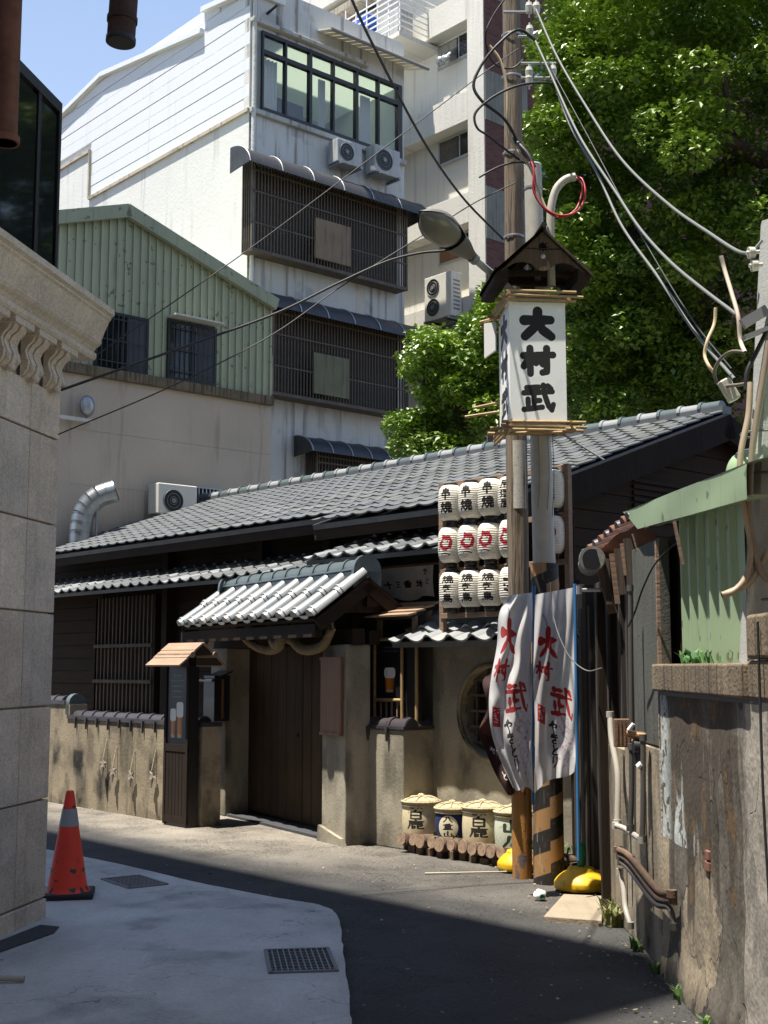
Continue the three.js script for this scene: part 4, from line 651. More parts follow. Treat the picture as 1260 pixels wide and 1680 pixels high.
// =====================================================================
// SAKE BARRELS ON THE LOG-EDGED BED
// =====================================================================
{
  const LN = -8.42, a0 = onN(660, 1385, LN).a, a1 = -7.25;
  const t = thingR('log_edging', 'low edging of short round logs in front of the barrels', 'edging', [(a0 + a1) / 2, 0, LN]);
  part('bed', bx(a0 + 0.05, a1, 0, 0.115, GWN, LN - 0.06), M.soil, t);
  const q = rng(61);
  let a = a0 + 0.05; while (a < a1) {
    const r = 0.05 + q() * 0.02, y = 0.105 + q() * 0.02, z = LN - 0.02 + q() * 0.06;
    const g = new THREE.CylinderGeometry(r, r * 1.03, 0.26, 12); g.rotateX(Math.PI / 2 - 0.1); g.rotateY((q() - 0.5) * 0.5);
    const l = part('log', g.translate(a, y, z - 0.11), M.log, t);
    part('cut_end', new THREE.CylinderGeometry(r * 0.95, r * 0.95, 0.01, 12).rotateX(Math.PI / 2 - 0.1).translate(a, y + 0.012, z + 0.022), M.logEnd, l);
    a += r * 2 + 0.006 + q() * 0.01;
  }
  for (let i = 0; i < 15; i++) { const x = a0 + 0.06 + i * (a1 - a0) / 15, w = 0.04 + q() * 0.03; part('upright_log', rb(x, x + w * 1.8, -0.02, 0.055 + q() * 0.02, LN - 0.07, LN - 0.02 + q() * 0.03, 0.01), M.log, t); }
  const lid = M.straw, art = (k) => canvasTex(768, 300, (c, w, h) => {
    c.fillStyle = k === 3 ? '#c3c8b4' : '#cdbf9c'; c.fillRect(0, 0, w, h); speckle(c, w, h, 260, ['#93825a', '#c9bc97', '#7d6b45'], 14, 30 + k);
    const cx = w / 2;
    if (k === 1) { c.fillStyle = '#17234f'; c.fillRect(0, 18, w, h - 50); c.fillStyle = '#d6ccb0'; c.beginPath(); c.ellipse(cx - 20, h / 2, 74, 108, 0, 0, 7); c.fill(); ['八', '重', '山'].forEach((ch, i) => brush(c, ch, cx - 56, 50 + i * 66, 72, 56, 10, '#20201c')); }
    else if (k === 3) { ['山', '八'].forEach((ch, i) => brush(c, ch, cx - 70, 40 + i * 120, 130, 100, 22, '#24382c')); c.fillStyle = '#2f4a3a'; c.fillRect(0, 10, w, 16); }
    else { ['白', '鹿'].forEach((ch, i) => brush(c, ch, cx - 62, 50 + i * 84, 118, 76, 14, '#29241d')); brush(c, '山', cx - 46, 14, 34, 26, 7, '#4b4234'); brush(c, '八', cx + 6, 14, 34, 26, 7, '#4b4234'); c.globalAlpha = 0.5; for (let i = 0; i < 2; i++) brush(c, '番', cx + 130, 90 + i * 60, 36, 44, 5, '#7a6c4c'); c.globalAlpha = 1; }
  });
  const labels = ['cream straw-topped barrel, leftmost, beside the pedestal', 'barrel with a dark blue band and white oval, second from left', 'cream straw-topped barrel with two large characters, third from left', 'pale green lettered barrel partly hidden behind the yellow pole'];
  [[691, 0.185, 0.33], [742, 0.165, 0.3], [792, 0.19, 0.34], [842, 0.17, 0.33]].forEach(([u, r, h], k) => {
    const p = onN(u, 1345, -8.64), b = thingR('sake_barrel', labels[k], 'barrel', [p.a, 0.118, -8.64], 'straw wrapped barrels on the bed'); b.rotation.y += 0.55 + (k === 2 ? 0.05 : 0) + (k % 2) * 0.15;
    const pr = []; for (let i = 0; i <= 16; i++) { const f = i / 16; pr.push([r * (0.86 + 0.14 * Math.sin(Math.PI * (0.12 + 0.72 * f))), f * h]); }
    part('body', lathe(pr, 36).rotateY(Math.PI), new THREE.MeshPhysicalMaterial({ map: art(k), roughness: 0.9 }), b, { keepUV: true, local: true });
    for (const y of [0.02, h - 0.02]) part('rope_band', new THREE.TorusGeometry(r * 0.97, 0.011, 6, 36).rotateX(Math.PI / 2).translate(0, y, 0), lid, b, { local: true });
    const lp = []; for (let i = 0; i <= 10; i++) { const f = i / 10; lp.push([r * 0.99 * Math.cos(f * 1.57), h - 0.005 + 0.062 * Math.pow(Math.sin(f * 1.57), 0.55)]); }
    part('straw_lid', [lathe([[r * 0.96, h - 0.02], [r * 1.02, h + 0.01], [r * 1.0, h + 0.03]], 28), lathe(lp, 28)], lid, b, { local: true });
    part('rope_band', new THREE.TorusGeometry(r * 1.01, 0.012, 6, 32).rotateX(Math.PI / 2).translate(0, h + 0.015, 0), lid, b, { local: true });
    for (let i = 0; i < 4; i++) part('lid_rope', tube([...Array(7)].map((_, j) => { const x = (j / 3 - 1) * r * 0.97, y = h - 0.003 + 0.063 * Math.pow(Math.max(0, 1 - (x / r) * (x / r)), 0.28) + 0.003; return V(x * Math.cos(i * 0.785), y, x * Math.sin(i * 0.785)); }), 0.008, 16, 5), lid, b, { local: true });
    part('knot', new THREE.SphereGeometry(0.028, 8, 6).scale(1.3, 0.8, 1).translate(0, h + 0.068, 0), lid, b, { local: true });
  });
}

// =====================================================================
// POLES, BOX SIGN, LAMP, CABLES
// =====================================================================
const P1 = gp(857, 1441), P2 = gp(901, 1449);
const hAt = (v, p) => EYE + ray(IW / 2, v).y / -ray(IW / 2, v).z * -p.z;
function insulator(t, p) { part('insulator', [rod(p.clone().add(V(0, -0.05, 0)), p.clone().add(V(0, 0.0, 0)), 0.028, 0.034, 12), rod(p.clone().add(V(0, 0.005, 0)), p.clone().add(V(0, 0.04, 0)), 0.034, 0.026, 12), rod(p.clone().add(V(0, -0.09, 0)), p.clone().add(V(0, 0.07, 0)), 0.008)], M.porcelain, t); }
{
  const t = thing('utility_pole', 'weathered wooden utility pole with yellow painted foot, left of the striped pole', 'pole', P1), q = rng(71);
  const pr = []; for (let i = 0; i <= 40; i++) { const y = i / 40 * 8.4; pr.push([0.078 + 0.012 * Math.min(1, y / 3) - 0.012 * (y > 4 ? (y - 4) / 4 : 0) + (q() - 0.5) * 0.003, y]); }
  const sh = lathe(pr, 22), p = sh.attributes.position; for (let i = 0; i < p.count; i++) { const an = Math.atan2(p.getZ(i), p.getX(i)), k = 1 + 0.05 * Math.sin(an * 5 + p.getY(i) * 1.1) + 0.03 * Math.sin(an * 11 - p.getY(i) * 0.7); p.setX(i, p.getX(i) * k); p.setZ(i, p.getZ(i) * k); } sh.computeVertexNormals();
  const u = sh.attributes.uv; for (let i = 0; i < u.count; i++) u.setXY(i, u.getX(i) * 0.56, u.getY(i) * 8.4);
  part('shaft', sh, M.poleWood, t, { keepUV: true });
  const yl = mat(512, 1, (a, b) => { const w = fbm(a, b, 10, 10, 301, 5), c = sst(0.6, 0.66, fbm(a, b, 14, 6, 303, 4)); return [mix(0.36, 0.13, c) * (0.8 + 0.4 * w), mix(0.17, 0.1, c) * (0.8 + 0.4 * w), mix(0.035, 0.11, c) * (0.8 + 0.4 * w), w]; }, { roughness: 0.7, bump: 0.003 });
  part('painted_foot', lathe([[0.083, 0], [0.084, 0.6], [0.084, 1.3], [0.08, 1.302]], 22), yl, t);
  const pap = canvasTex(128, 512, (c, w, h) => { c.fillStyle = '#b9b6ae'; c.fillRect(0, 0, w, h); speckle(c, w, h, 500, ['#6d6a66', '#8f8a83', '#d6d3cb', '#4c4a49'], 7, 8); });
  part('paper_wrap', new THREE.CylinderGeometry(0.094, 0.094, hAt(725, P1) - hAt(836, P1), 16, 1, true, -0.5, 1.3).translate(0, (hAt(725, P1) + hAt(836, P1)) / 2, 0), new THREE.MeshPhysicalMaterial({ map: pap, roughness: 0.9, side: THREE.DoubleSide }), t, { keepUV: true });
  for (const [u2, v2] of [[868, 118], [868, 130], [907, 116], [869, 50], [880, 12], [868, 12]]) insulator(t, at(u2, v2, 10.42).sub(P1));
  const arm = (a, b, y) => rod(at(a, y, 10.42).sub(P1), at(b, y, 10.44).sub(P1), 0.012);
  for (const a of [[855, 915, 128], [855, 912, 104], [826, 872, 20], [850, 884, 60]]) part('bracket', arm(...a), M.steel, t);
  for (const v of [62, 130, 255, 392]) part('strap', lathe([[0.09, 0], [0.094, 0], [0.094, 0.02], [0.09, 0.02]], 20).translate(0, hAt(v, P1), 0), M.steel, t);
}
{
  const t = thing('white_pole', 'white service pole with black and orange striped sleeve, right of the yellow pole', 'pole', P2), top = hAt(272, P2), sy = hAt(925, P2);
  part('shaft', rod(V(0, sy - 0.05, 0), V(-0.05, top, 0), 0.096, 0.076, 24), M.pvc, t);
  part('cap', rod(V(-0.05, top, 0), V(-0.05, top + 0.01, 0), 0.078, 0.076, 24), M.white2, t);
  part('collar', rod(V(-0.047, top - 0.22, 0), V(-0.047, top - 0.2, 0), 0.082, 0.082, 24), M.steel, t);
  const st = canvasTex(512, 1024, (c, w, h) => {
    c.fillStyle = '#9c774c'; c.fillRect(0, 0, w, h); const H = h / 7.5;
    for (let i = -2; i < 10; i++) { c.fillStyle = '#23211f'; c.beginPath(); c.moveTo(0, i * H); c.lineTo(w, i * H - H * 0.8); c.lineTo(w, i * H - H * 0.3); c.lineTo(0, i * H + H * 0.5); c.fill(); }
    speckle(c, w, h, 900, ['#6b5a44', '#b08a56', '#3a342c', '#8f7b5f'], 9, 17); c.globalAlpha = 0.5; c.fillStyle = '#b5a890'; const q = rng(4); for (let i = 0; i < 60; i++) c.fillRect(q() * w, q() * h, 2 + q() * 6, 8 + q() * 50); c.globalAlpha = 1;
  });
  const sl = new THREE.CylinderGeometry(0.118, 0.128, sy, 12, 8, false); part('striped_sleeve', sl.toNonIndexed().translate(0, sy / 2, 0), new THREE.MeshPhysicalMaterial({ map: st, roughness: 0.65 }), t, { keepUV: true });
  part('conduit_bend', tube([[905, 470], [903, 380], [905, 335], [914, 308], [929, 294], [944, 290]].map(([u, v]) => at(u, v, 10.3).sub(P2)), 0.034, 40, 10), M.pvc, t);
  for (const [du, v1] of [[-0.05, 835], [0.03, 838], [0.07, 850]]) part('tie_wire', tube([V(du, hAt(715, P2), 0.1), V(du + 0.01, hAt(780, P2), 0.102), V(du - 0.01, hAt(v1, P2), 0.1)], 0.004, 10, 5), M.greyMetal, t);
}
{  // white box sign
  const FL = at(837, 690, 10.13), FR = at(931, 690, 10.13), w = FR.x - FL.x, y1 = at(837, 496, 10.13).y, H = y1 - FL.y, D = 0.5;
  const t = thing('box_sign', 'white four-sided box sign with bold black characters fixed round the two poles', 'sign', V((FL.x + FR.x) / 2, FL.y, FL.z), 0.08);
  const face = (cw) => canvasTex(cw, 1024, (c, W, h) => { c.fillStyle = '#f0f0ec'; c.fillRect(0, 0, W, h); speckle(c, W, h, 60, ['#e2e2de', '#f6f6f3'], 60, 3); const gw = W * 0.56; ['大', '村', '武'].forEach((ch, i) => brush(c, ch, W * 0.22, h * (0.07 + i * 0.31), gw, h * 0.235, gw * [0.29, 0.22, 0.17][i], '#141312', 0.1)); });
  const fm = new THREE.MeshPhysicalMaterial({ map: face(512), roughness: 0.6 });
  part('body', bx(-w / 2 + 0.004, w / 2 - 0.004, 0, H, -D + 0.004, -0.004), M.paper, t);
  const pg = new THREE.PlaneGeometry(w, H);
  part('front_panel', pg.clone().translate(0, H / 2, 0), fm, t, { keepUV: true });
  part('side_panel', new THREE.PlaneGeometry(D, H).rotateY(-Math.PI / 2).translate(-w / 2, H / 2, -D / 2), fm, t, { keepUV: true });
  part('side_panel', new THREE.PlaneGeometry(D, H).rotateY(Math.PI / 2).translate(w / 2, H / 2, -D / 2), fm, t, { keepUV: true });
  part('back_panel', pg.clone().rotateY(Math.PI).translate(0, H / 2, -D), fm, t, { keepUV: true });
  const q = rng(81), stick = (a, b, r = 0.014) => part('bamboo_stick', rod(a, b, r, r * 0.9, 8), M.bamboo, t);
  for (const [y, o] of [[-0.015, 1], [H + 0.015, 0]]) {
    for (let k = 0; k < 3; k++) { const e = 0.06 + q() * 0.08, yy = y + (o ? -0.035 * k : 0.035 * k); stick(V(-w / 2 - e * 0.6, yy + (q() - 0.5) * 0.01, 0.02 + q() * 0.02), V(w / 2 + e + 0.02, yy + (q() - 0.5) * 0.02, 0.02 + q() * 0.02)); stick(V(-w / 2 - 0.02 - q() * 0.02, yy - 0.012, -D - e), V(-w / 2 - 0.02, yy - 0.012, e)); }
    stick(V(w / 2 + 0.02, y, -D - 0.08), V(w / 2 + 0.02, y, 0.06)); stick(V(-w / 2 - 0.1, y, -D - 0.02), V(w / 2 + 0.1, y, -D - 0.02));
    stick(V(-w / 2 - 0.08, y + (o ? -0.06 : 0.06), -0.2), V(w / 2 + 0.08, y + (o ? -0.05 : 0.06), -0.12));
  }
  stick(V(-w / 2 - 0.15, -0.05, -0.1), V(w / 2 + 0.06, -0.07, 0.04)); stick(V(-w / 2 - 0.12, -0.1, -0.05), V(w / 2 - 0.05, -0.1, 0.04));
  part('guy_rod', rod(V(w / 2 - 0.05, -0.1, 0.0), V(w / 2 + 0.27, -0.33, 0.1), 0.008), M.greyMetal, t);
  part('side_board', poly([[0, 0.06], [0.1, 0.12], [0.1, 0.36], [0, 0.36]], 0.03).rotateY(-0.5).translate(-w / 2 - 0.12, H - 0.42, -D + 0.02), M.paper, t);
  stick(V(-w / 2 - 0.16, H - 0.04, -D), V(-w / 2 + 0.05, H - 0.0, -D + 0.1)); stick(V(-w / 2 - 0.15, H - 0.08, -D - 0.02), V(-w / 2 + 0.06, H - 0.07, -D + 0.08));
  for (const [y, l] of [[0.17, 0.28], [0.25, 0.2]]) stick(V(-w / 2 - l, y - 0.03, -D - 0.1), V(-w / 2, y, -D), 0.012);
}
{  // little gabled roof above the sign
  const A = at(889, 378, 10.12), E = at(812, 452, 10.12), half = A.x - E.x, rise = A.y - E.y;
  const t = thing('gabled_hood', 'small dark wooden gabled roof on the poles above the white box sign', 'hood', V(A.x, E.y, A.z), 0.1);
  const s = Math.atan2(rise, half), L = Math.hypot(rise, half), D = 0.62;
  for (const f of [1, -1]) for (let i = 0; i < 3; i++) part('roof_plank', rb(i * L / 3 - 0.0, (i + 1) * L / 3 + 0.015, -0.014 - (2 - i) * 0.0, 0.008, -D, 0.05, 0.003).rotateZ(-s + 0.03).scale(f, 1, 1).translate(0, rise - i * 0.0, 0), tinted(M.greyWood, 0.5, 0.42, 0.36), t);
  for (const m of t.children) { const ix = m.geometry.index; m.material.side = THREE.DoubleSide; }
  const fl = [...Array(16)].map((_, i) => { const r = i % 2 ? 0.028 : 0.05; return [r * Math.cos(i * Math.PI / 8), -0.145 + r * Math.sin(i * Math.PI / 8)]; });
  const oh = [[half * 0.88, -rise * 0.88 - 0.015], [half * 0.9, -0.365], [half * 0.76, -0.325], [half * 0.6, -0.285], [half * 0.42, -0.272], [half * 0.25, -0.29], [half * 0.14, -0.33], [0.02, -0.345]], out = [[0, -0.02], ...oh, ...oh.slice().reverse().map(([x, y]) => [-x, y])];
  const gb = tinted(M.greyWood, 0.9, 0.72, 0.55);
  part('gable_board', poly(out, 0.025, [fl]).translate(0, rise, 0.0), gb, t);
  part('gable_board', poly(out, 0.025, [fl]).translate(0, rise, -D + 0.05), gb, t);
  part('batten', bx(-half * 0.42, half * 0.42, rise - 0.168, rise - 0.16, 0.025, 0.03), M.darkWood, t);
  part('nail_head', rod(V(0, rise - 0.23, 0.02), V(0, rise - 0.23, 0.032), 0.02, 0.02, 12).rotateX(0), M.greyMetal, t);
  part('ridge_pole', [rod(V(0, rise + 0.02, -D - 0.03), V(0, rise + 0.02, 0.09), 0.025, 0.025, 8)], M.darkWood, t);
  part('eave_board', bx(-half - 0.01, -half + 0.1, -0.06, 0.05, -D, 0.02), M.darkWood, t); part('eave_board', bx(half - 0.1, half + 0.0, -0.04, 0.06, -D, 0.02), M.darkWood, t);
  part('beam', [bx(-half * 0.8, half * 0.8, 0.06, 0.1, -0.22, -0.18), bx(-half * 0.8, half * 0.8, 0.06, 0.1, -0.5, -0.46)], M.darkWood, t);
}
{  // street lamp on its arm
  const J = at(777, 424, 10.05), T = at(687, 345, 9.6), A0 = at(846, 482, 10.45);
  const t = thing('street_lamp', 'old grey street lamp head on an arm from the wooden pole', 'street lamp', J);
  const X = T.clone().sub(J), L = X.length(); X.normalize(); const Y0 = V(0.2, 0.72, -0.66), Z = X.clone().cross(Y0).normalize(), Y = Z.clone().cross(X), B = new THREE.Matrix4().makeBasis(X, Y, Z);
  const wd = (x) => { const f = x / L; return f < 0.3 ? mix(0.045, 0.1, sst(0, 0.3, f)) : 0.1 + 0.045 * Math.sin(Math.PI * clamp((f - 0.3) / 0.7)) * 1.0 - 0.1 * Math.pow(clamp((f - 0.62) / 0.38), 2.2) ; };
  const shell = sheet((s, v) => { const x = s * L, w = Math.max(0.002, wd(x) * Math.sqrt(Math.max(0, 1 - Math.pow(clamp((s - 0.9) / 0.1), 2)))), an = Math.PI * v; return V(x, Math.sin(an) * w * 0.8, Math.cos(an) * w).applyMatrix4(B); }, 40, 16);
  const under = sheet((s, v) => { const x = s * L * 0.34, w = wd(x), an = Math.PI + Math.PI * v; return V(x, Math.sin(an) * w * 0.55, Math.cos(an) * w).applyMatrix4(B); }, 14, 12);
  part('housing', [shell, under], tinted(M.greyMetal, 0.12, 0.11, 0.1, { metalness: 0, side: THREE.DoubleSide }), t);
  const lens = sheet((s, v) => { const f = 0.34 + 0.62 * s, x = f * L, w = wd(x) * 0.93 * Math.sqrt(Math.max(0.0001, 1 - Math.pow(2 * s - 1, 6))), an = Math.PI + Math.PI * v; return V(x, Math.sin(an) * w * 0.62, Math.cos(an) * w).applyMatrix4(B); }, 30, 14);
  part('lens', lens, flat(0.16, 0.15, 0.125, { roughness: 0.25, side: THREE.DoubleSide }), t);
  part('rim', tube([...Array(30)].map((_, i) => { const an = i / 29 * Math.PI * 2, f = 0.65 - 0.31 * Math.cos(an); return V(f * L, -0.004, wd(f * L) * 0.97 * Math.sin(an) * (Math.abs(Math.sin(an)) > 0.02 ? 1 : 0)).applyMatrix4(B); }), 0.008, 80, 6), M.greyMetal, t);
  part('arm', [rod(X.clone().multiplyScalar(0.08), A0.clone().sub(J), 0.03, 0.03, 12)], M.greyPole, t);
  part('clamp', rod(X.clone().multiplyScalar(0.02), X.clone().multiplyScalar(-0.03), 0.045, 0.045, 12), M.greyMetal, t);
}
// cables
const cable = (label, pts, r, m, group = 'overhead cables') => single('cable', label, 'cable', tube(pts.map(([u, v, d]) => at(u, v, d)), r, pts.length * 14, 6), m, { group });
cable('uppermost of three grey cables running from the wooden pole to the right pole', [[877, 10, 10.45], [915, 95, 9.7], [960, 172, 9.1], [1020, 262, 8.3], [1100, 338, 7.4], [1160, 380, 6.8], [1215, 414, 6.2], [1228, 416, 6.1]], 0.0095, M.cableGrey);
cable('grey cable crossing the tree, middle of the three sloping to the right', [[876, 62, 10.45], [905, 125, 10], [950, 222, 9.3], [1010, 315, 8.5], [1050, 375, 8], [1100, 430, 7.4], [1150, 472, 6.9], [1208, 516, 6.4]], 0.01, M.cableGrey);
cable('grey cable crossing the tree, lowest of the three sloping to the right', [[908, 130, 10.4], [935, 205, 9.9], [980, 285, 9.3], [1020, 370, 8.7], [1080, 455, 8], [1140, 545, 7.3], [1205, 622, 6.5]], 0.01, M.cableGrey);
cable('very thin dark wire close beside the three grey cables', [[900, 105, 10.5], [960, 215, 9.6], [1060, 400, 8.2], [1140, 530, 7.2], [1200, 605, 6.6]], 0.005, M.cableBlack);
cable('straight black cable from the top edge down across the pale apartment block', [[560, -40, 6.5], [610, 70, 7.5], [700, 240, 8.8], [760, 325, 9.6], [825, 392, 10.4]], 0.009, M.cableBlack);
cable('thick black cable from the stone building to the street lamp head', [[100, 640, 9], [197, 606, 9.2], [330, 559, 9.5], [460, 511, 9.8], [560, 462, 10], [640, 427, 10.1], [690, 415, 10.1], [735, 410, 10], [752, 402, 9.95]], 0.01, M.cableBlack);
cable('thin dark wire running from the stone building below the thick black cable', [[95, 713, 9], [285, 632, 9.4], [445, 550, 9.7], [560, 470, 10], [700, 382, 10.2], [780, 332, 10.4], [845, 300, 10.5]], 0.005, M.cableBlack);
cable('thin wire crossing the green gable and the white townhouse', [[150, 588, 9.4], [400, 415, 9.8], [570, 288, 10], [700, 190, 10.2], [800, 115, 10.4], [850, 80, 10.5]], 0.0045, M.cableBlack);
cable('black looped cable at the pole top swinging out to the left', [[878, 66, 10.3], [852, 49, 10.25], [818, 72, 10.2], [787, 112, 10.2], [777, 142, 10.2], [790, 165, 10.2], [828, 196, 10.25], [852, 238, 10.3], [866, 268, 10.35]], 0.013, M.cableBlack, 'loose cables at the pole');
cable('black looped cable below the first loop at the wooden pole', [[912, 137, 10.3], [880, 136, 10.25], [842, 143, 10.2], [802, 164, 10.2], [779, 188, 10.2], [783, 210, 10.2], [800, 222, 10.2], [838, 252, 10.3], [852, 262, 10.35]], 0.011, M.cableBlack, 'loose cables at the pole');
cable('black cable curving in from the top edge left of the pole', [[834, -10, 10.2], [808, 28, 10.2], [797, 55, 10.2], [799, 80, 10.3], [812, 105, 10.4], [840, 112, 10.45], [862, 95, 10.45]], 0.008, M.cableBlack, 'loose cables at the pole');
cable('black cable bending into the pole just above the white pole top', [[786, 291, 10.2], [800, 283, 10.2], [826, 271, 10.25], [855, 266, 10.3], [872, 272, 10.35]], 0.009, M.cableBlack, 'loose cables at the pole');
cable('pale ochre cable running down the left side of the wooden pole', [[803, 75, 10.3], [820, 98, 10.3], [831, 140, 10.3], [834, 200, 10.3], [842, 236, 10.3], [868, 272, 10.25], [880, 300, 10.22], [898, 345, 10.2], [915, 356, 10.2]], 0.012, flat(0.5, 0.4, 0.24, { roughness: 0.5 }), 'loose cables at the pole');
cable('red cable hanging in a loop beside the white pole', [[848, 232, 10.3], [868, 258, 10.2], [876, 280, 10.15], [875, 312, 10.15], [888, 336, 10.15], [912, 352, 10.15], [938, 351, 10.15], [956, 334, 10.2], [960, 312, 10.2], [955, 294, 10.25], [944, 289, 10.3]], 0.009, M.cableRed, 'red cables');
cable('second red cable inside the first red loop', [[852, 240, 10.3], [870, 266, 10.22], [878, 290, 10.17], [878, 316, 10.16], [892, 342, 10.16], [918, 357, 10.16], [942, 346, 10.16], [952, 326, 10.2], [955, 304, 10.22], [944, 289, 10.3]], 0.007, M.cableRed, 'red cables');
cable('dark thick taped cable bundle bending down to the white pole', [[842, 228, 10.35], [855, 240, 10.25], [868, 256, 10.2], [876, 274, 10.18]], 0.02, M.cableBlack, 'loose cables at the pole');
cable('white wire hanging in a curve beside the right banner', [[903, 955, 9.7], [906, 1000, 9.7], [918, 1045, 9.6], [938, 1082, 9.5], [962, 1100, 9.4], [988, 1096, 9.2]], 0.005, M.cableGrey);
cable('thin black cable drooping over the dark panels at the right', [[1130, 881, 7.3], [1105, 895, 7.4], [1075, 925, 7.5], [1056, 962, 7.6], [1042, 1003, 7.8], [1031, 1028, 8]], 0.006, M.cableBlack);
// =====================================================================
// BANNERS AND THEIR STANDS
// =====================================================================
const flagTex = canvasTex(512, 1280, (c, w, h) => {
  c.fillStyle = '#c9c7c7'; c.fillRect(0, 0, w, h); speckle(c, w, h, 90, ['#aba9b2', '#cac8cb', '#a5a29f'], 60, 9);
  c.globalAlpha = 0.55; c.strokeStyle = '#8d7d95'; c.lineWidth = 7; c.lineCap = 'round'; const q = rng(12); for (let k = 0; k < 26; k++) { let x = 300 + q() * 180, y = 820 + q() * 400; c.beginPath(); c.moveTo(x, y); for (let i = 0; i < 3; i++) { x += (q() - 0.5) * 70; y += (q() - 0.6) * 70; c.lineTo(x, y); } c.stroke(); }
  c.strokeStyle = '#77738c'; c.lineWidth = 20; c.beginPath(); c.moveTo(120, 130); c.bezierCurveTo(220, 200, 230, 420, 150, 500); c.stroke();
  c.fillStyle = '#b06a86'; for (let k = 0; k < 18; k++) { c.beginPath(); c.arc(280 + q() * 200, 860 + q() * 340, 6 + q() * 9, 0, 7); c.fill(); } c.globalAlpha = 1;
  const red = '#9e1a1c'; brush(c, '大', 70, 220, 220, 190, 38, red, 0.7); brush(c, '村', 40, 440, 190, 150, 24, red, 0.7); brush(c, '武', 210, 590, 240, 220, 28, red, 0.7);
  c.fillStyle = '#a8272a'; c.save(); c.translate(95, 830); c.rotate(0.1); c.fillRect(-48, -60, 96, 120); c.fillStyle = '#d7cfd0'; for (let i = 0; i < 14; i++) c.fillRect(-40 + q() * 66, -52 + q() * 90, 6 + q() * 20, 5); c.restore();
  ['や', 'き', 'と', 'り'].forEach((ch, i) => brush(c, ch, 180 + i * 8, 850 + i * 84, 96, 80, 15, '#1c1a1e', 0.4));
});
const clothM = new THREE.MeshPhysicalMaterial({ map: flagTex, roughness: 0.9, side: THREE.DoubleSide, transmission: 0.25, thickness: 0 });
const ln = (pts, t) => { const f = clamp(t) * (pts.length - 1), i = Math.min(pts.length - 2, Math.floor(f)), k = f - i; return [mix(pts[i][0], pts[i + 1][0], k), mix(pts[i][1], pts[i + 1][1], k)]; };
function banner(name, label, L, R, depth, m, fold, poleSpec, off = [0, 0]) {
  const c = at((L[0][0] + R[0][0]) / 2, R[R.length - 1][1], depth), t = thing(name, label, 'banner', c);
  const LC2 = new THREE.CatmullRomCurve3(L.map(([u, v]) => V(u, v, 0))), RC2 = new THREE.CatmullRomCurve3(R.map(([u, v]) => V(u, v, 0)));
  part('cloth', sheet((s, v) => { const a = LC2.getPoint(v), b = RC2.getPoint(v), e = s * s * (3 - 2 * s) * 0.3 + s * 0.7; return at(mix(a.x, b.x, e), mix(a.y, b.y, s) + (v > 0.93 ? 4 * Math.sin(s * 7 + off[0]) * (v - 0.93) / 0.07 : 0), depth + fold(s, v)).sub(c); }, 48, 80), m, t, { keepUV: true });
  if (poleSpec) part('pole', rod(at(...poleSpec[0]).sub(c), at(...poleSpec[1]).sub(c), 0.013, 0.011, 10), flat(0.03, 0.14, 0.32, { roughness: 0.4 }), t);
  return t;
}
banner('banner', 'white banner with red and black brush characters, left one, billowing round the yellow pole',
  [[836, 977], [820, 1003], [815, 1060], [806, 1110], [802, 1150], [806, 1200], [820, 1245], [842, 1292]], [[873, 972], [872, 1040], [869, 1100], [873, 1160], [872, 1220], [875, 1297]], 10.08, clothM,
  (s, v) => -0.1 * Math.sin(s * Math.PI) * (0.5 + 0.5 * Math.sin(v * 3)) + 0.035 * Math.sin(s * 13 + v * 6) + 0.02 * Math.sin(s * 23 - v * 14) * v + 0.012 * Math.sin(v * 26 + s * 9), [[876, 962, 10.2], [874, 1320, 10.25]]);
banner('banner', 'white banner with red and black brush characters, right one, beside the dark fence',
  [[878, 976], [876, 1060], [875, 1120], [878, 1200], [877, 1298]], [[943, 963], [945, 1060], [946, 1150], [947, 1220], [944, 1262]], 9.95, clothM,
  (s, v) => 0.05 * s - 0.03 * Math.sin(s * 6 + v * 2) + (v > 0.6 ? (v - 0.6) * 0.16 * Math.sin(s * 16 - v * 5) * (1 - s * 0.5) : 0) + 0.012 * Math.sin(s * 19 + v * 12), [[943, 958, 10.0], [949, 1412, 9.85]], [2, 0]);
{
  const bt = canvasTex(256, 640, (c, w, h) => { c.fillStyle = '#2f1614'; c.fillRect(0, 0, w, h); const q = rng(6); c.fillStyle = '#4a2a22'; for (let i = 0; i < 9; i++) { c.beginPath(); c.ellipse(q() * w, q() * h, 60, 26, q() * 3, 0, 7); c.fill(); } c.fillStyle = '#c9c2bd'; for (const [x, y, r] of [[150, 40, 30], [210, 30, 22], [150, 330, 46], [205, 345, 40], [180, 380, 36], [230, 470, 40], [200, 500, 30]]) { c.beginPath(); c.arc(x, y, r, 0, 7); c.fill(); } c.fillStyle = '#ddd6cf'; for (let i = 0; i < 3; i++) { brush(c, 'や', 40 + i * 40, 430, 34, 34, 5, '#d8d0c8'); brush(c, 'と', 60 + i * 44, 540 + i * 10, 38, 40, 6, '#d8d0c8'); } });
  banner('brown_banner', 'dark brown banner with pale clouds partly hidden behind the left white banner', [[828, 1078], [806, 1098], [792, 1118], [800, 1160], [786, 1200], [797, 1232], [812, 1268], [830, 1300]], [[862, 1080], [862, 1140], [860, 1200], [862, 1250], [862, 1303]], 10.9,
    new THREE.MeshPhysicalMaterial({ map: bt, roughness: 0.9, side: THREE.DoubleSide }), (s, v) => 0.05 * Math.sin(s * 9 + v * 9) + 0.02 * Math.sin(v * 30 + s * 8), null);
}
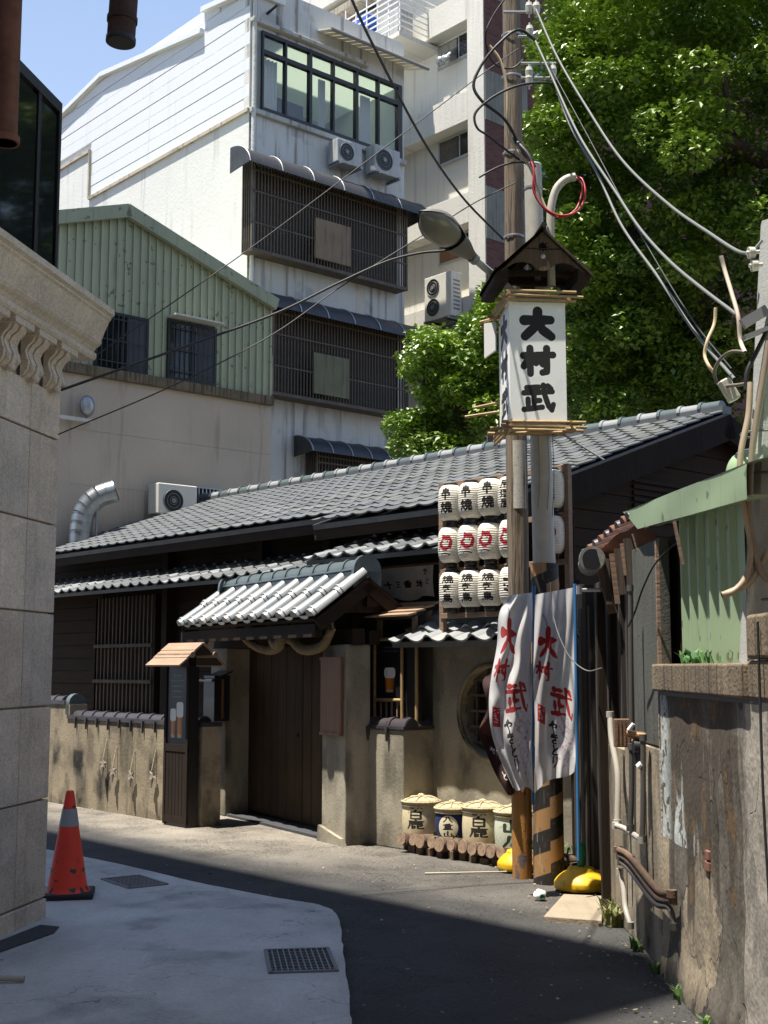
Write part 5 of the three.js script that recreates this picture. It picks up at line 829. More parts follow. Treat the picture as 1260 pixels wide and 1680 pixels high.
function flagBase(label, u, v, k, group) {
  const p = gp(u, v), t = thing('flag_base', label, 'flag base', p, 0, group), r = 0.175 * k;
  part('foot', [lathe([[0, 0.022], [r * 0.97, 0.02], [r * 1.01, 0.028], [r * 1.02, 0.045], [r * 1.02, 0.07], [r * 1.0, 0.082], [r * 0.93, 0.102], [r * 0.82, 0.124], [r * 0.7, 0.142], [r * 0.6, 0.153], [r * 0.55, 0.158], [r * 0.52, 0.17], [r * 0.48, 0.182], [r * 0.3, 0.19], [0, 0.19]], 40), bx(-r * 0.8, -r * 0.4, 0, 0.03, -0.03, 0.03), bx(r * 0.4, r * 0.8, 0, 0.03, -0.03, 0.03), rb(r * 0.4, r * 0.74, 0.1, 0.165, -0.035, 0.035, 0.014)], M.yellow, t);
  const gm = flat(0.01, 0.17, 0.08, { roughness: 0.35 });
  part('socket', [rod(V(0, 0.19, 0), V(0, 0.27, 0), 0.028, 0.034, 18), rod(V(0, 0.27, 0), V(0, 0.345, 0), 0.042, 0.042, 18), rod(V(0, 0.345, 0), V(0, 0.37, 0), 0.036, 0.03, 18)], gm, t);
}
flagBase('yellow plastic flag base with green socket on the slab, right of the striped pole', 954, 1462, 1.2, 'yellow flag bases');
flagBase('yellow plastic flag base half hidden behind the yellow foot of the pole', 848, 1430, 0.95, 'yellow flag bases');
{
  const c = [[925, 1469], [990, 1472], [986, 1512], [893, 1505]].map(([u, v]) => gp(u, v, 0.03)), s = new THREE.Shape(c.map((p) => new THREE.Vector2(p.x - c[0].x, -(p.z - c[0].z)))), t = thing('stone_slab', 'flat tan stone slab on the ground in front of the yellow flag base', 'slab', V(c[0].x, 0, c[0].z));
  part('slab', new THREE.ExtrudeGeometry(s, { depth: 0.035, bevelEnabled: true, bevelSize: 0.005, bevelThickness: 0.005, bevelSegments: 1 }).rotateX(-Math.PI / 2), M.slab, t);
  const k = gp(886, 1478, 0), cup = thing('paper_cup', 'crumpled white cup lying on the asphalt in front of the striped pole', 'cup', k);
  const cg = new THREE.SphereGeometry(0.05, 16, 12), cpp = cg.attributes.position; for (let i = 0; i < cpp.count; i++) { const d = V(cpp.getX(i), cpp.getY(i), cpp.getZ(i)), f = 1 + 0.12 * Math.sin(d.x * 110) * Math.cos(d.y * 90 + d.z * 70); cpp.setXYZ(i, d.x * f * 0.95, d.y * f * 0.85, d.z * f * 0.8); } cg.computeVertexNormals();
  part('cup', cg.translate(0, 0.043, 0), M.white2, cup); part('mark', new THREE.TorusGeometry(0.017, 0.005, 6, 16).translate(0.012, 0.036, 0.043), flat(0.02, 0.1, 0.05), cup); part('lid', rod(V(0.012, 0.036, 0.03), V(0.014, 0.034, 0.045), 0.012, 0.012, 10), flat(0.05, 0.06, 0.06), cup);
  const a = gp(697, 1433, 0.012), b = gp(832, 1430, 0.02), st = thing('thin_stick', 'thin pale stick lying on the ground left of the yellow pole', 'stick', a);
  part('stick', rod(V(0, 0, 0), b.clone().sub(a), 0.008, 0.006, 8), flat(0.4, 0.36, 0.28), st);
  const h = gp(40, 1606, 0.05), hz = thing('pipe_piece', 'short pale pipe lying on the concrete at the left edge', 'pipe', h);
  part('pipe', tube([V(0, 0, 0), V(-0.15, 0.005, 0.01), V(-0.4, 0, 0.02), V(-0.8, 0, 0.0)], 0.016, 24, 8), flat(0.4, 0.37, 0.28), hz);
}
{  // traffic cone
  const p = gp(110, 1470, 0.03), t = thing('traffic_cone', 'orange-red traffic cone with one grey reflective band beside the stone building', 'traffic cone', p, 0.18), H = 0.78;
  const rAt = (y) => mix(0.155, 0.03, (y - 0.03) / (H - 0.03));
  const cm = mat(512, 0.6, (u, v) => { const f = fbm(u, v, 6, 6, 311, 4), d = sst(0.74, 0.76, fbm(u, v, 11, 9, 319, 3)), k = 0.85 + 0.3 * f; return [mix(0.85 * k, 0.06, d), mix(0.06 * k, 0.05, d), mix(0.03 * k, 0.05, d), 0]; }, { roughness: 0.5 });
  part('body', lathe([[0.175, 0.035], [0.165, 0.05], [rAt(0.08), 0.08], [rAt(0.52), 0.52], [rAt(H), H], [0.02, H + 0.005], [0, H + 0.005]], 36), cm, t);
  part('reflective_band', lathe([[rAt(0.52) + 0.003, 0.52], [rAt(0.65) + 0.003, 0.65]], 36), flat(0.32, 0.34, 0.35, { roughness: 0.35 }), t);
  part('base', rb(-0.2, 0.2, 0, 0.04, -0.2, 0.2, 0.012), flat(0.025, 0.025, 0.025, { roughness: 0.8 }), t);
}

// =====================================================================
// RIGHT SIDE OF THE ALLEY
// =====================================================================
const WX = 1.62;
{
  const zc = onX(1085, 1300, WX).z, zn = -3.4, len = zn - zc, top = 1.6;
  const t = thing('concrete_wall', 'old stained concrete wall with flaking paint along the right side of the alley', 'wall', V(WX, 0, zc));
  const D = (u, v) => { const p = onX(u, v, WX); return [p.z - zc, p.y]; };
  const inside = (pts, x, y) => { let c = false; for (let i = 0, j = pts.length - 1; i < pts.length; j = i++) { const [a, b] = pts[i], [e, f] = pts[j]; if ((b > y) !== (f > y) && x < (e - a) * (y - b) / (f - b) + a) c = !c; } return c; };
  const paint = [[1080, 1120], [1150, 1120], [1152, 1300], [1156, 1400], [1150, 1412], [1120, 1390], [1085, 1372], [1078, 1372]].map((p) => D(...p));
  const bare = [[1146, 1385], [1156, 1412], [1170, 1465], [1179, 1540], [1178, 1600], [1165, 1660], [1142, 1650], [1116, 1600], [1113, 1560], [1122, 1490], [1136, 1430]].map((p) => D(...p));
  const tall = D(1213, 1300)[0];
  const nz = (x, y, k, s, o = 5) => fbm(((x + 10) / 20) % 1, ((y + 10) / 20) % 1, k * 20, k * 20, s, o);
  const col = (d, y) => {
    const wob = (nz(d, y, 4, 401) - 0.5) * 0.16, wy = (nz(d, y, 5, 403) - 0.5) * 0.14;
    const st = fbm(((d + 10) / 20) % 1, ((y + 10) / 20) % 1, 150, 26, 405, 5), fine = nz(d, y, 14, 407, 4), sp = nz(d, y, 50, 409, 2);
    let c = [0.115, 0.1, 0.078], h = 0.5; const mid = nz(d, y, 8, 411, 5), k0 = 0.45 + 1.1 * mid; c = tri(c, k0);
    const blot = sst(0.52, 0.6, nz(d, y, 6, 451, 5)); c = [mix(c[0], 0.055, blot * 0.6), mix(c[1], 0.045, blot * 0.6), mix(c[2], 0.03, blot * 0.6)];
    if (d > tall + wob * 0.4) { c = [0.31, 0.28, 0.235]; const k = 0.7 + 0.5 * nz(d, y, 3, 413) - 0.45 * sst(0.5, 0.75, st) - 0.3 * blot; c = tri(c, k); }
    const e1 = (nz(d, y, 16, 461, 4) - 0.5) * 0.16, e2 = (nz(d, y, 14, 463, 4) - 0.5) * 0.2; if (inside(bare, d + wob * 0.6 + e1, y + wy * 0.5 + e2)) { const k = 0.6 + 0.55 * nz(d, y, 4, 415) - 0.25 * blot; c = [0.34 * k, 0.275 * k, 0.19 * k]; h = 0.25; }
    else { const gap = 0.025 * (0.4 + nz(d, y, 5, 453)); if (d > 0.5 && d < 1.1 && (inside(bare, d + wob * 0.6 + e1 + gap, y + wy * 0.5 + e2) || inside(bare, d + wob * 0.6 + e1 - gap, y + wy * 0.5 + e2)) && fine > 0.46) { c = [0.02, 0.016, 0.012]; h = 0; } }
    if (d < 0.16 + wob * 0.5 && y < 0.85 + wy) { const k = 0.75 + 0.4 * nz(d, y, 3, 417); c = [0.33 * k, 0.26 * k, 0.175 * k]; }
    const finger = 0.2 + 0.62 * sst(1.5, 0.75, y + (st - 0.5) * 1.5), pe = d < finger + (st - 0.5) * 0.5 && y < 1.6;
    if (inside(paint, d + wob * 0.25, y + wy * 0.2) && pe && fine < 0.66) { const k = 0.85 + 0.3 * mid; c = [0.42 * k, 0.445 * k, 0.425 * k]; h = 0.75; }
    // brown run-off from the coping
    const reach = sst(0.05, 0.3, d + wob) * (1 - sst(tall - 0.15, tall + 0.1, d)), drop = (1.6 - y) / (0.12 + 1.5 * Math.pow(st, 2.2) * 2.2);
    const g = reach * (1 - sst(0.7, 1.05, drop)) * sst(0.25, 0.45, st + 0.25 * fine); c = [mix(c[0], 0.05, g * 0.93), mix(c[1], 0.036, g * 0.93), mix(c[2], 0.022, g * 0.93)]; h -= g * 0.1;
    const rustc = sst(0.58, 0.72, nz(d, y, 9, 421)) * g * 0.7; c[0] += 0.09 * rustc; c[1] += 0.04 * rustc;
    const cr = Math.abs(nz(d, y * 0.6, 2.2, 431, 4) - 0.5); if (cr < 0.004 && d > 0.3 && fine > 0.42) { c = tri(c, 0.25); h = 0; }
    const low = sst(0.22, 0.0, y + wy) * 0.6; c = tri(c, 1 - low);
    const s2 = 0.7 + 0.6 * sp; return [c[0] * s2, c[1] * s2, c[2] * s2, h * 0.6 + sp * 0.4];
  };
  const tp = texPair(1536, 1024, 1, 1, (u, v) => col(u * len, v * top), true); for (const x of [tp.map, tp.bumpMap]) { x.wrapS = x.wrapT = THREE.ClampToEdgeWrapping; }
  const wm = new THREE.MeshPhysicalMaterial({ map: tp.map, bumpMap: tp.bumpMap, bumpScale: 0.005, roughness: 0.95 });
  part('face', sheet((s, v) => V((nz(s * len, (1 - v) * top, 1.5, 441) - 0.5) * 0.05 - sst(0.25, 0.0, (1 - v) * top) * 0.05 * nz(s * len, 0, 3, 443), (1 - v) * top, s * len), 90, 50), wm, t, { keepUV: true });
  part('body', bx(0.04, 0.26, 0, top, 0.005, len), M.concrete, t);
  part('end', bx(-0.0, 0.26, 0, top, -0.03, 0.004), M.concrete, t);
  const cp = part('coping', rb(-0.035, 0.3, top + 0.012, 1.77, -0.03, onX(1231, 1100, WX).z - zc, 0.015), M.darkConcrete, t);
  part('coping', rb(-0.02, 0.3, top + 0.012, 1.78, onX(1231, 1100, WX).z - zc + 0.01, len, 0.015), M.darkConcrete, t);
  part('joint', bx(-0.005, 0.26, top - 0.01, top + 0.02, 0, len), M.black, t);
  part('pier', rb(-0.03, 0.3, 1.785, 1.98, onX(1234, 1050, WX).z - zc, len, 0.02), M.darkConcrete, t);
  const b = D(1160, 1412), bm = flat(0.2, 0.085, 0.06, { roughness: 0.9 });
  for (let i = 0; i < 2; i++) part('brick', rb(-0.008, 0.02, b[1] - 0.05 + i * 0.055, b[1] - 0.002 + i * 0.055, b[0] - 0.03 + i * 0.02, b[0] + 0.05, 0.006), bm, t);
}
function weeds(name, label, n, place, h, colors, seed) {
  const q = rng(seed), pos = [], col = [];
  for (let i = 0; i < n; i++) {
    const p = place(q), an = q() * 6.283, hh = h * (0.4 + 0.8 * q()), le = hh * (0.3 + 0.6 * q()), w = 0.006 + 0.01 * q(), c = colors[Math.floor(q() * colors.length)], dx = Math.cos(an), dz = Math.sin(an), sx = -dz * w, sz = dx * w;
    const m = V(p.x + dx * le * 0.4, p.y + hh * 0.7, p.z + dz * le * 0.4), e = V(p.x + dx * le, p.y + hh, p.z + dz * le);
    const a = [p.x - sx, p.y, p.z - sz], b = [p.x + sx, p.y, p.z + sz], c1 = [m.x - sx, m.y, m.z - sz], c2 = [m.x + sx, m.y, m.z + sz], f = [e.x, e.y, e.z];
    pos.push(...a, ...b, ...c2, ...a, ...c2, ...c1, ...c1, ...c2, ...f); for (let k = 0; k < 9; k++) col.push(...c);
  }
  const g = new THREE.BufferGeometry(); g.setAttribute('position', new THREE.Float32BufferAttribute(pos, 3)); g.setAttribute('color', new THREE.Float32BufferAttribute(col, 3)); g.computeVertexNormals();
  const m = shade(new THREE.Mesh(g, new THREE.MeshPhysicalMaterial({ vertexColors: true, roughness: 0.7, side: THREE.DoubleSide, transmission: 0.3, thickness: 0 }))); m.name = numbered(name); m.userData = { label, category: 'weeds', kind: 'stuff' }; scene.add(m);
}
weeds('weeds', 'green weeds growing on top of the concrete wall below the green sheets', 130, (q) => V(1.68 + q() * 0.14, 1.77, -7.3 + q() * q() * 1.6), 0.075, [[0.04, 0.14, 0.02], [0.07, 0.2, 0.03], [0.05, 0.17, 0.04]], 5);
weeds('weeds', 'dry and green grass tuft beside the stone slab at the fence foot', 420, (q) => { const p = gp(985 + 50 * Math.sqrt(q()), 1488 + 34 * q()); return V(p.x, 0, p.z); }, 0.13, [[0.2, 0.19, 0.04], [0.12, 0.16, 0.03], [0.3, 0.25, 0.1]], 6);
weeds('weeds', 'sparse weeds at the broken foot of the concrete wall', 60, (q) => V(1.55 + q() * 0.05, 0, -8.3 + Math.floor(q() * 4) * 0.6 + q() * q() * 0.25), 0.08, [[0.06, 0.14, 0.03], [0.1, 0.18, 0.03]], 8);
weeds('weeds', 'small weeds in the log-edged bed behind the barrels', 120, (q) => { const p = RW(-9.0 + q() * 1.6, 0.14, -8.45 - q() * 0.4); return p; }, 0.1, [[0.05, 0.1, 0.02], [0.08, 0.12, 0.03]], 9);
{  // dry leaves and grit blown along the kerb and the walls
  const q = rng(301), n = 620, lg = new THREE.CircleGeometry(1, 5).rotateX(-Math.PI / 2), im = new THREE.InstancedMesh(lg, new THREE.MeshPhysicalMaterial({ roughness: 0.9, side: THREE.DoubleSide }), n), m = new THREE.Matrix4(), c = new THREE.Color();
  for (let i = 0; i < n; i++) {
    let p; const k = q(); if (k < 0.35) p = V(1.56 - q() * q() * 0.7, 0, -5.2 - q() * 5); else if (k < 0.6) p = RW(-18 + q() * 10, 0, -7.95 + q() * q() * 1.0); else p = V(-2 + q() * 3.4, 0, -5.8 - q() * 6);
    const s = 0.004 + 0.014 * q() * q(); m.compose(V(p.x, 0.016 + s * 0.2, p.z), new THREE.Quaternion().setFromEuler(new THREE.Euler((q() - 0.5) * 0.7, q() * 6.28, (q() - 0.5) * 0.7)), V(s, s, s * (0.5 + q()))); im.setMatrixAt(i, m);
    const t = q(); c.setRGB(mix(0.08, 0.3, t), mix(0.07, 0.24, t), mix(0.05, 0.14, t)); im.setColorAt(i, c);
  }
  im.name = 'leaf_litter'; im.userData = { label: 'dry leaf bits and grit scattered over the asphalt and along the walls', category: 'litter', kind: 'stuff' }; shade(im); scene.add(im);
}
// corrugated sheet: ribs along y, across z
function ribSheet(z0, z1, y0, y1, x, pitch = 0.2, depth = 0.03) {
  const pr = [[0, 0], [0.22, 0], [0.3, 1], [0.44, 1], [0.52, 0], [1, 0]], zs = []; for (let z = z0; z < z1 - 1e-6; z += pitch) for (const [f, h] of pr) if (z + f * pitch <= z1) zs.push([z + f * pitch, x - h * depth]);
  const g = []; for (let i = 0; i < zs.length - 1; i++) { const [a, xa] = zs[i], [b, xb] = zs[i + 1]; if (b - a < 1e-5) continue; const q = new THREE.BufferGeometry(); q.setAttribute('position', new THREE.Float32BufferAttribute([xa, y0, a, xb, y0, b, xb, y1, b, xa, y0, a, xb, y1, b, xa, y1, a], 3)); q.computeVertexNormals(); g.push(q); }
  return g;
}
const greenLight = tinted(M.greenMetal, 0.72, 0.92, 0.86, { side: THREE.DoubleSide });
{
  const X = 1.73, zf = onX(1121, 950, X).z, t = thing('metal_shed', 'pale green corrugated metal shed rising behind the concrete wall', 'shed', V(X, 1.6, zf));
  const loc = (g) => (Array.isArray(g) ? g : [g]).map((k) => k.clone().translate(-X, -1.6, -zf));
  for (let i = 0; i < 2; i++) part('corrugated_sheet', loc(ribSheet(zf + i * 0.65, zf + (i + 1) * 0.65, 1.6, 2.72, X - 0.004 * (i % 2))), greenLight, t);
  part('timber_panel', loc(bx(X + 0.03, X + 0.08, 1.6, 2.55, zf - 0.75, zf)), M.darkWoodV, t);
  part('wall', loc(bx(X + 0.05, X + 3.5, 0, 2.5, zf + 0.02, zf + 1.28)), M.greenMetal, t);
  // bent metal fascia and roof
  const fx = 1.6, f0 = onX(1022, 840, fx), f1 = onX(1218, 762, fx), g0 = onX(1046, 868, fx), g1 = onX(1222, 820, fx);
  const k = (f1.z - f0.z) > 0 ? 1 : -1, ext = (p, q, z) => p.y + (q.y - p.y) * (z - p.z) / (q.z - p.z), zE = onX(1226, 800, fx).z;
  const fas = sheet((s, v) => { const z0 = mix(f0.z, g0.z, v), z = mix(z0, zE, s), y = mix(ext(f0, f1, z), ext(g0, g1, z), v) ; return V(fx - X + 0.003 * Math.sin(s * 9 + v * 3), y - 1.6, z - zf); }, 30, 4);
  part('fascia', fas, greenLight, t);
  part('roof', sheet((s, v) => { const z = mix(f0.z, zE, s); return V(mix(fx, fx + 3, v) - X, ext(f0, f1, z) + v * 0.9 - 1.6, z - zf); }, 10, 4), greenLight, t);
  part('soffit', sheet((s, v) => { const z = mix(g0.z, zE, s); return V(mix(fx + 0.02, X, v) - X, ext(g0, g1, z) + 0.02 - 1.6, z - zf); }, 4, 2), greenLight, t);
  const dm = at(1215, 775, 6.4); part('roof_vent', [new THREE.SphereGeometry(0.12, 20, 12, 0, 6.3, 0, 1.6).translate(dm.x - X + 0.05, dm.y - 1.6, dm.z - zf), rod(V(dm.x - X + 0.05, dm.y - 1.9, dm.z - zf), V(dm.x - X + 0.05, dm.y - 1.6, dm.z - zf), 0.11, 0.11, 20)], greenLight, t);
  const sk = onX(1107, 890, fx - 0.01); part('splinter', bar(V(sk.x - X, sk.y - 1.6 + 0.12, sk.z - zf), V(sk.x - X + 0.04, sk.y - 1.6 - 0.12, sk.z - zf), 0.012, 0.03), M.rackWood, t);
}
{  // grey panel and board fence further back
  const X = 1.64, z0 = onX(1085, 1000, X).z - 0.02, z1 = onX(1037, 1000, X).z, t = thing('panel_fence', 'panel fence with boards behind the concrete wall, upper panel coloured dark for shade', 'fence', V(X, 0, z0));
  const loc = (g) => (Array.isArray(g) ? g : [g]).map((k) => k.clone().translate(-X, 0, -z0));
  part('panel', loc(rb(X, X + 0.06, 1.28, 2.52, z1, z0, 0.006)), tinted(M.panel, 0.3, 0.33, 0.33), t);  // shade on the upper panel is put into its dark tint
  const zb = onX(1004, 1300, X).z; part('panel', loc(rb(X - 0.015, X + 0.2, 0, 1.27, z1 - 0.3, z0, 0.006)), tinted(M.mud, 1.15, 1.15, 1.2), t); part('panel', loc(rb(X - 0.02, X + 0.2, 0, 1.2, zb, z1 - 0.31, 0.006)), tinted(M.mud, 0.95, 0.92, 0.9), t);
  part('edge_strip', loc(bx(X - 0.02, X + 0.0, 1.28, 2.5, z0 - 0.03, z0)), M.rackWood, t);
  const q = rng(101); let z = z1 - 0.005, i = 0;
  while (z > -12.6) { const w = 0.12 + q() * 0.16; part('board', loc(rb(X + 0.01 + q() * 0.05, X + 0.1, -0.02, 2.2 + q() * 0.35, z - w, z - 0.008, 0.004)), [tinted(M.greyWood, 0.22, 0.21, 0.21), tinted(M.darkWoodV, 1.0, 1.0, 1.0), tinted(M.panel, 0.13, 0.13, 0.145), tinted(M.greyWood, 0.34, 0.33, 0.33)][i++ % 4], t); z -= w; }
  for (const [u, y] of [[985, 2.3]]) { const p = onX(u, 1000, X - 0.05); part('post', loc(bx(p.x - 0.03, p.x + 0.03, 0, y, p.z - 0.035, p.z + 0.035)), M.darkWoodV, t); }
}
{  // rusty lean-to roof with broken tiles and gutter pipe
  const A = at(1042, 850, 8.3), t = thing('lean_to_roof', 'broken rusty lean-to roof edge with grey gutter pipe above the dark fence', 'roof', A);
  const q = rng(111);
  for (let i = 0; i < 9; i++) { const f = i / 8, p = at(mix(1036, 962, f), mix(852, 912, f), mix(8.35, 9.6, f)).sub(A); part('tile', upHalf(0.05, 0.055, 0.42, 8).rotateZ(0.35).rotateY(0.1).translate(p.x - 0.02, p.y, p.z), i % 2 ? M.rust : tinted(M.capTile, 1.6, 1.4, 1.4), t); }
  part('sheathing', sheet((s, v) => at(mix(1044, 950, s) + v * 34, mix(858, 922, s) + v * 20 + 3 * Math.sin(s * 14), mix(8.3, 9.8, s)).sub(A), 14, 3), tinted(M.rust, 1.2, 1.1, 1.0, { side: THREE.DoubleSide }), t);
  for (let i = 0; i < 7; i++) { const f = i / 6, p = at(mix(1040, 985, f), mix(875, 925, f), mix(8.3, 9.2, f)).sub(A); part('broken_board', bar(p, p.clone().add(V(-0.03 + q() * 0.12, -0.06 - q() * 0.36, 0.02)), 0.03 + q() * 0.05, 0.012), i % 2 ? tinted(M.greyWood, 0.5, 0.48, 0.46) : tinted(M.rackWood, 0.7, 0.65, 0.6), t); }
  const gpos = at(972, 917, 9.0).sub(A), g2 = gpos.clone().add(V(0.12, 0.03, -0.9));
  part('gutter_pipe', [rod(gpos, g2, 0.085, 0.085, 20)], M.panel, t); part('pipe_mouth', rod(gpos.clone().add(V(0, 0, 0.002)), gpos.clone().add(V(0, 0, 0.006)), 0.072, 0.072, 20), M.black, t);
  part('pipe_collar', rod(gpos.clone().add(V(0, 0, -0.03)), gpos.clone().add(V(0, 0, 0.0)), 0.093, 0.093, 20), M.greyMetal, t);
}
{  // plumbing on the fence
  const pipe = (label, pts, r, m, group = 'pipes on the fence') => { const P = pts.map(([u, v, d]) => at(u, v, d)), b = P[P.length - 1].clone(), t = thing('water_pipe', label, 'pipe', b, 0, group); part('pipe', tube(P.map((p) => p.clone().sub(b)), r, P.length * 10, 9), m, t); for (const p of [P[0], P[P.length - 1]]) part('joint', rod(p.clone().sub(b).add(V(0, -0.02, 0)), p.clone().sub(b).add(V(0, 0.02, 0)), r * 1.35, r * 1.35, 10), m, t); return t; };
  const wp = flat(0.4, 0.37, 0.32, { roughness: 0.5 }), gp2 = flat(0.1, 0.092, 0.085, { roughness: 0.5, metalness: 0.3 });
  pipe('long thin grey vertical pipe on the dark panel', [[1034, 965, 8.1], [1035, 1080, 8.1], [1036, 1195, 8.1]], 0.016, gp2);
  pipe('short grey vertical pipe below the valve', [[1036, 1225, 8.05], [1036, 1300, 8.05], [1034, 1358, 8.05]], 0.018, gp2);
  pipe('grey vertical pipe right of the valve', [[1055, 1210, 7.9], [1055, 1300, 7.9], [1054, 1376, 7.9]], 0.017, gp2);
  pipe('bent white plastic strip pipe leaning at the fence', [[1001, 1172, 8.75], [1003, 1210, 8.7], [1013, 1270, 8.6], [1013, 1350, 8.55]], 0.02, wp);
  pipe('white pipe sloping between the vertical pipes', [[1010, 1354, 8.4], [1026, 1360, 8.2], [1052, 1378, 7.9]], 0.018, wp);
  pipe('white pipe going down to the ground by the grass', [[1017, 1430, 8.4], [1023, 1460, 8.35], [1026, 1490, 8.3], [1034, 1518, 8.2]], 0.017, wp);
  pipe('brown sloping pipe, upper of three near the wall foot', [[1014, 1394, 8.4], [1030, 1402, 8.2], [1082, 1462, 7.45], [1102, 1466, 7.2]], 0.022, tinted(M.rust, 0.9, 1.4, 1.6), 'sloping pipes at the wall foot');
  pipe('brown sloping pipe, middle of three near the wall foot', [[1016, 1404, 8.38], [1030, 1412, 8.2], [1080, 1474, 7.45], [1104, 1478, 7.2]], 0.018, tinted(M.rust, 0.7, 1.1, 1.3), 'sloping pipes at the wall foot');
  pipe('dark sloping pipe, lowest of three near the wall foot', [[1018, 1414, 8.36], [1030, 1424, 8.2], [1078, 1484, 7.45], [1100, 1492, 7.25], [1106, 1520, 7.2]], 0.016, gp2, 'sloping pipes at the wall foot');
  const v = at(1044, 1225, 7.95), t = thing('water_valve', 'brass and black water valve with meter at the dark panel', 'valve', v);
  part('meter', [rod(V(-0.02, 0, 0), V(0.05, 0, 0), 0.045, 0.045, 14), rod(V(0.015, -0.12, 0), V(0.015, -0.02, 0), 0.035, 0.035, 12)], M.black, t);
  part('valve_body', [rod(V(-0.06, 0.08, 0), V(0.05, 0.06, 0.02), 0.022, 0.026, 10), rod(V(0.03, 0.06, 0), V(0.03, 0.09, 0), 0.03, 0.02, 10)], flat(0.35, 0.2, 0.1, { metalness: 0.5, roughness: 0.4 }), t);
  part('handle', [rod(V(-0.05, 0.1, 0.02), V(-0.02, 0.14, 0.03), 0.012), rod(V(0.0, -0.12, 0.04), V(0.02, -0.1, 0.05), 0.02)], M.white2, t);
  const m = at(1020, 1205, 8.4), bxm = thing('meter_cover', 'small ribbed brown meter cover on the fence', 'meter cover', m);
  part('cover', [rb(-0.05, 0.06, -0.08, 0.1, -0.03, 0.03, 0.006), ...[0, 1, 2, 3].map((i) => bx(-0.04 + i * 0.025, -0.03 + i * 0.025, -0.07, 0.09, 0.03, 0.036))], tinted(M.rust, 1.0, 1.4, 1.6), bxm);
  const lug = at(957, 968, 9.1), tp = thing('water_tap', 'pale metal stub pipe sticking out of the fence near the gutter', 'tap', lug); part('stub', [rod(V(-0.02, 0, 0), V(0.12, 0, 0), 0.014), rod(V(-0.03, -0.03, 0), V(-0.03, 0.03, 0), 0.022, 0.022, 12)], M.metal, tp);
}
{  // the concrete pole at the right edge with its conduits
  const b = at(1246, 1092, 6.15), top = at(1276, 366, 6.15), t = thing('concrete_pole', 'grey concrete pole with conduits at the right edge', 'pole', b), d = top.clone().sub(b);
  part('shaft', new THREE.CylinderGeometry(0.085, 0.1, d.length(), 8).rotateY(0.2).toNonIndexed().applyQuaternion(new THREE.Quaternion().setFromUnitVectors(V(0, 1, 0), d.clone().normalize())).translate(d.x / 2, d.y / 2, d.z / 2), M.greyPole, t);
  t.children[0].geometry.computeVertexNormals();
  const rel = (L2) => L2.map(([u, v, z]) => at(u, v, z).sub(b));
  for (const [u, v] of [[1232, 415], [1237, 436]]) part('insulator', [rod(rel([[u - 4, v, 6.02]])[0], rel([[u + 6, v - 1, 6.02]])[0], 0.03, 0.026, 14), rod(rel([[u - 8, v, 6.02]])[0], rel([[u + 14, v - 2, 6.02]])[0], 0.01)], M.porcelain, t);
  part('bracket', [bar(...rel([[1218, 532, 6.05], [1258, 508, 6.05]]), 0.03, 0.05), bar(...rel([[1220, 555, 6.05], [1258, 540, 6.05]]), 0.06, 0.02), bar(...rel([[1236, 412, 6.03], [1250, 395, 6.05]]), 0.012)], M.steel, t);
  part('conduit', tube(rel([[1231, 628, 6.02], [1228, 680, 6.0], [1216, 740, 5.98], [1214, 790, 5.98], [1224, 850, 5.98], [1232, 900, 5.98], [1222, 950, 5.96], [1200, 972, 5.95], [1184, 976, 5.95]]), 0.015, 70, 10), tinted(M.pvc, 0.75, 0.62, 0.5), t);
  part('conduit', tube(rel([[1262, 560, 5.98], [1246, 660, 5.98], [1234, 740, 5.98], [1230, 800, 5.98], [1232, 870, 5.98], [1250, 940, 5.98], [1262, 952, 5.98]]), 0.016, 60, 10), tinted(M.pvc, 0.5, 0.42, 0.36), t);
  part('conduit', tube(rel([[1262, 900, 6.0], [1240, 940, 6.0], [1226, 958, 5.98], [1190, 975, 5.95]]), 0.016, 40, 9), tinted(M.pvc, 0.8, 0.68, 0.55), t);
  part('conduit', tube(rel([[1234, 900, 6.02], [1232, 980, 6.0], [1231, 1060, 6.0], [1232, 1085, 6.0]]), 0.016, 30, 9), M.pvc, t);
  for (const [u, v] of [[1226, 712], [1232, 780], [1236, 985]]) part('tie_wire', new THREE.TorusGeometry(0.1, 0.006, 5, 24).rotateX(1.57).translate(...rel([[u + 24, v, 6.15]])[0].toArray()), M.cableGrey, t);
  part('splice_box', rb(-0.03, 0.03, -0.06, 0.06, -0.03, 0.03, 0.01).rotateZ(0.5).translate(...rel([[1196, 640, 6.3]])[0].toArray()), M.pvc, t);
  const c2 = (label, L2, r, m) => cable(label, L2, r, m, 'loose wires at the concrete pole');
  c2('pale wire curling up left of the concrete pole', [[1183, 420, 6.3], [1188, 440, 6.3], [1200, 480, 6.25], [1211, 520, 6.2], [1215, 560, 6.2], [1222, 578, 6.15]], 0.011, flat(0.62, 0.52, 0.42));
  c2('pale short wire loop above the roof edge by the concrete pole', [[1174, 505, 6.5], [1172, 530, 6.5], [1160, 560, 6.45], [1156, 582, 6.45], [1164, 602, 6.4], [1172, 612, 6.4]], 0.009, flat(0.5, 0.38, 0.25));
  c2('brown wire bowing out from the concrete pole to the splice', [[1224, 578, 6.15], [1200, 577, 6.2], [1180, 592, 6.3], [1172, 612, 6.35], [1178, 630, 6.35], [1205, 632, 6.2], [1226, 629, 6.1]], 0.009, flat(0.12, 0.1, 0.08));
  c2('black wire from the splice up to the concrete pole right side', [[1262, 535, 6.05], [1240, 580, 6.05], [1226, 610, 6.05], [1224, 640, 6.05]], 0.012, M.cableBlack);
  c2('thin black wire down the face of the concrete pier', [[1243, 1020, 5.42], [1247, 1150, 5.42], [1252, 1300, 5.4], [1262, 1480, 5.38]], 0.006, M.cableBlack);
}
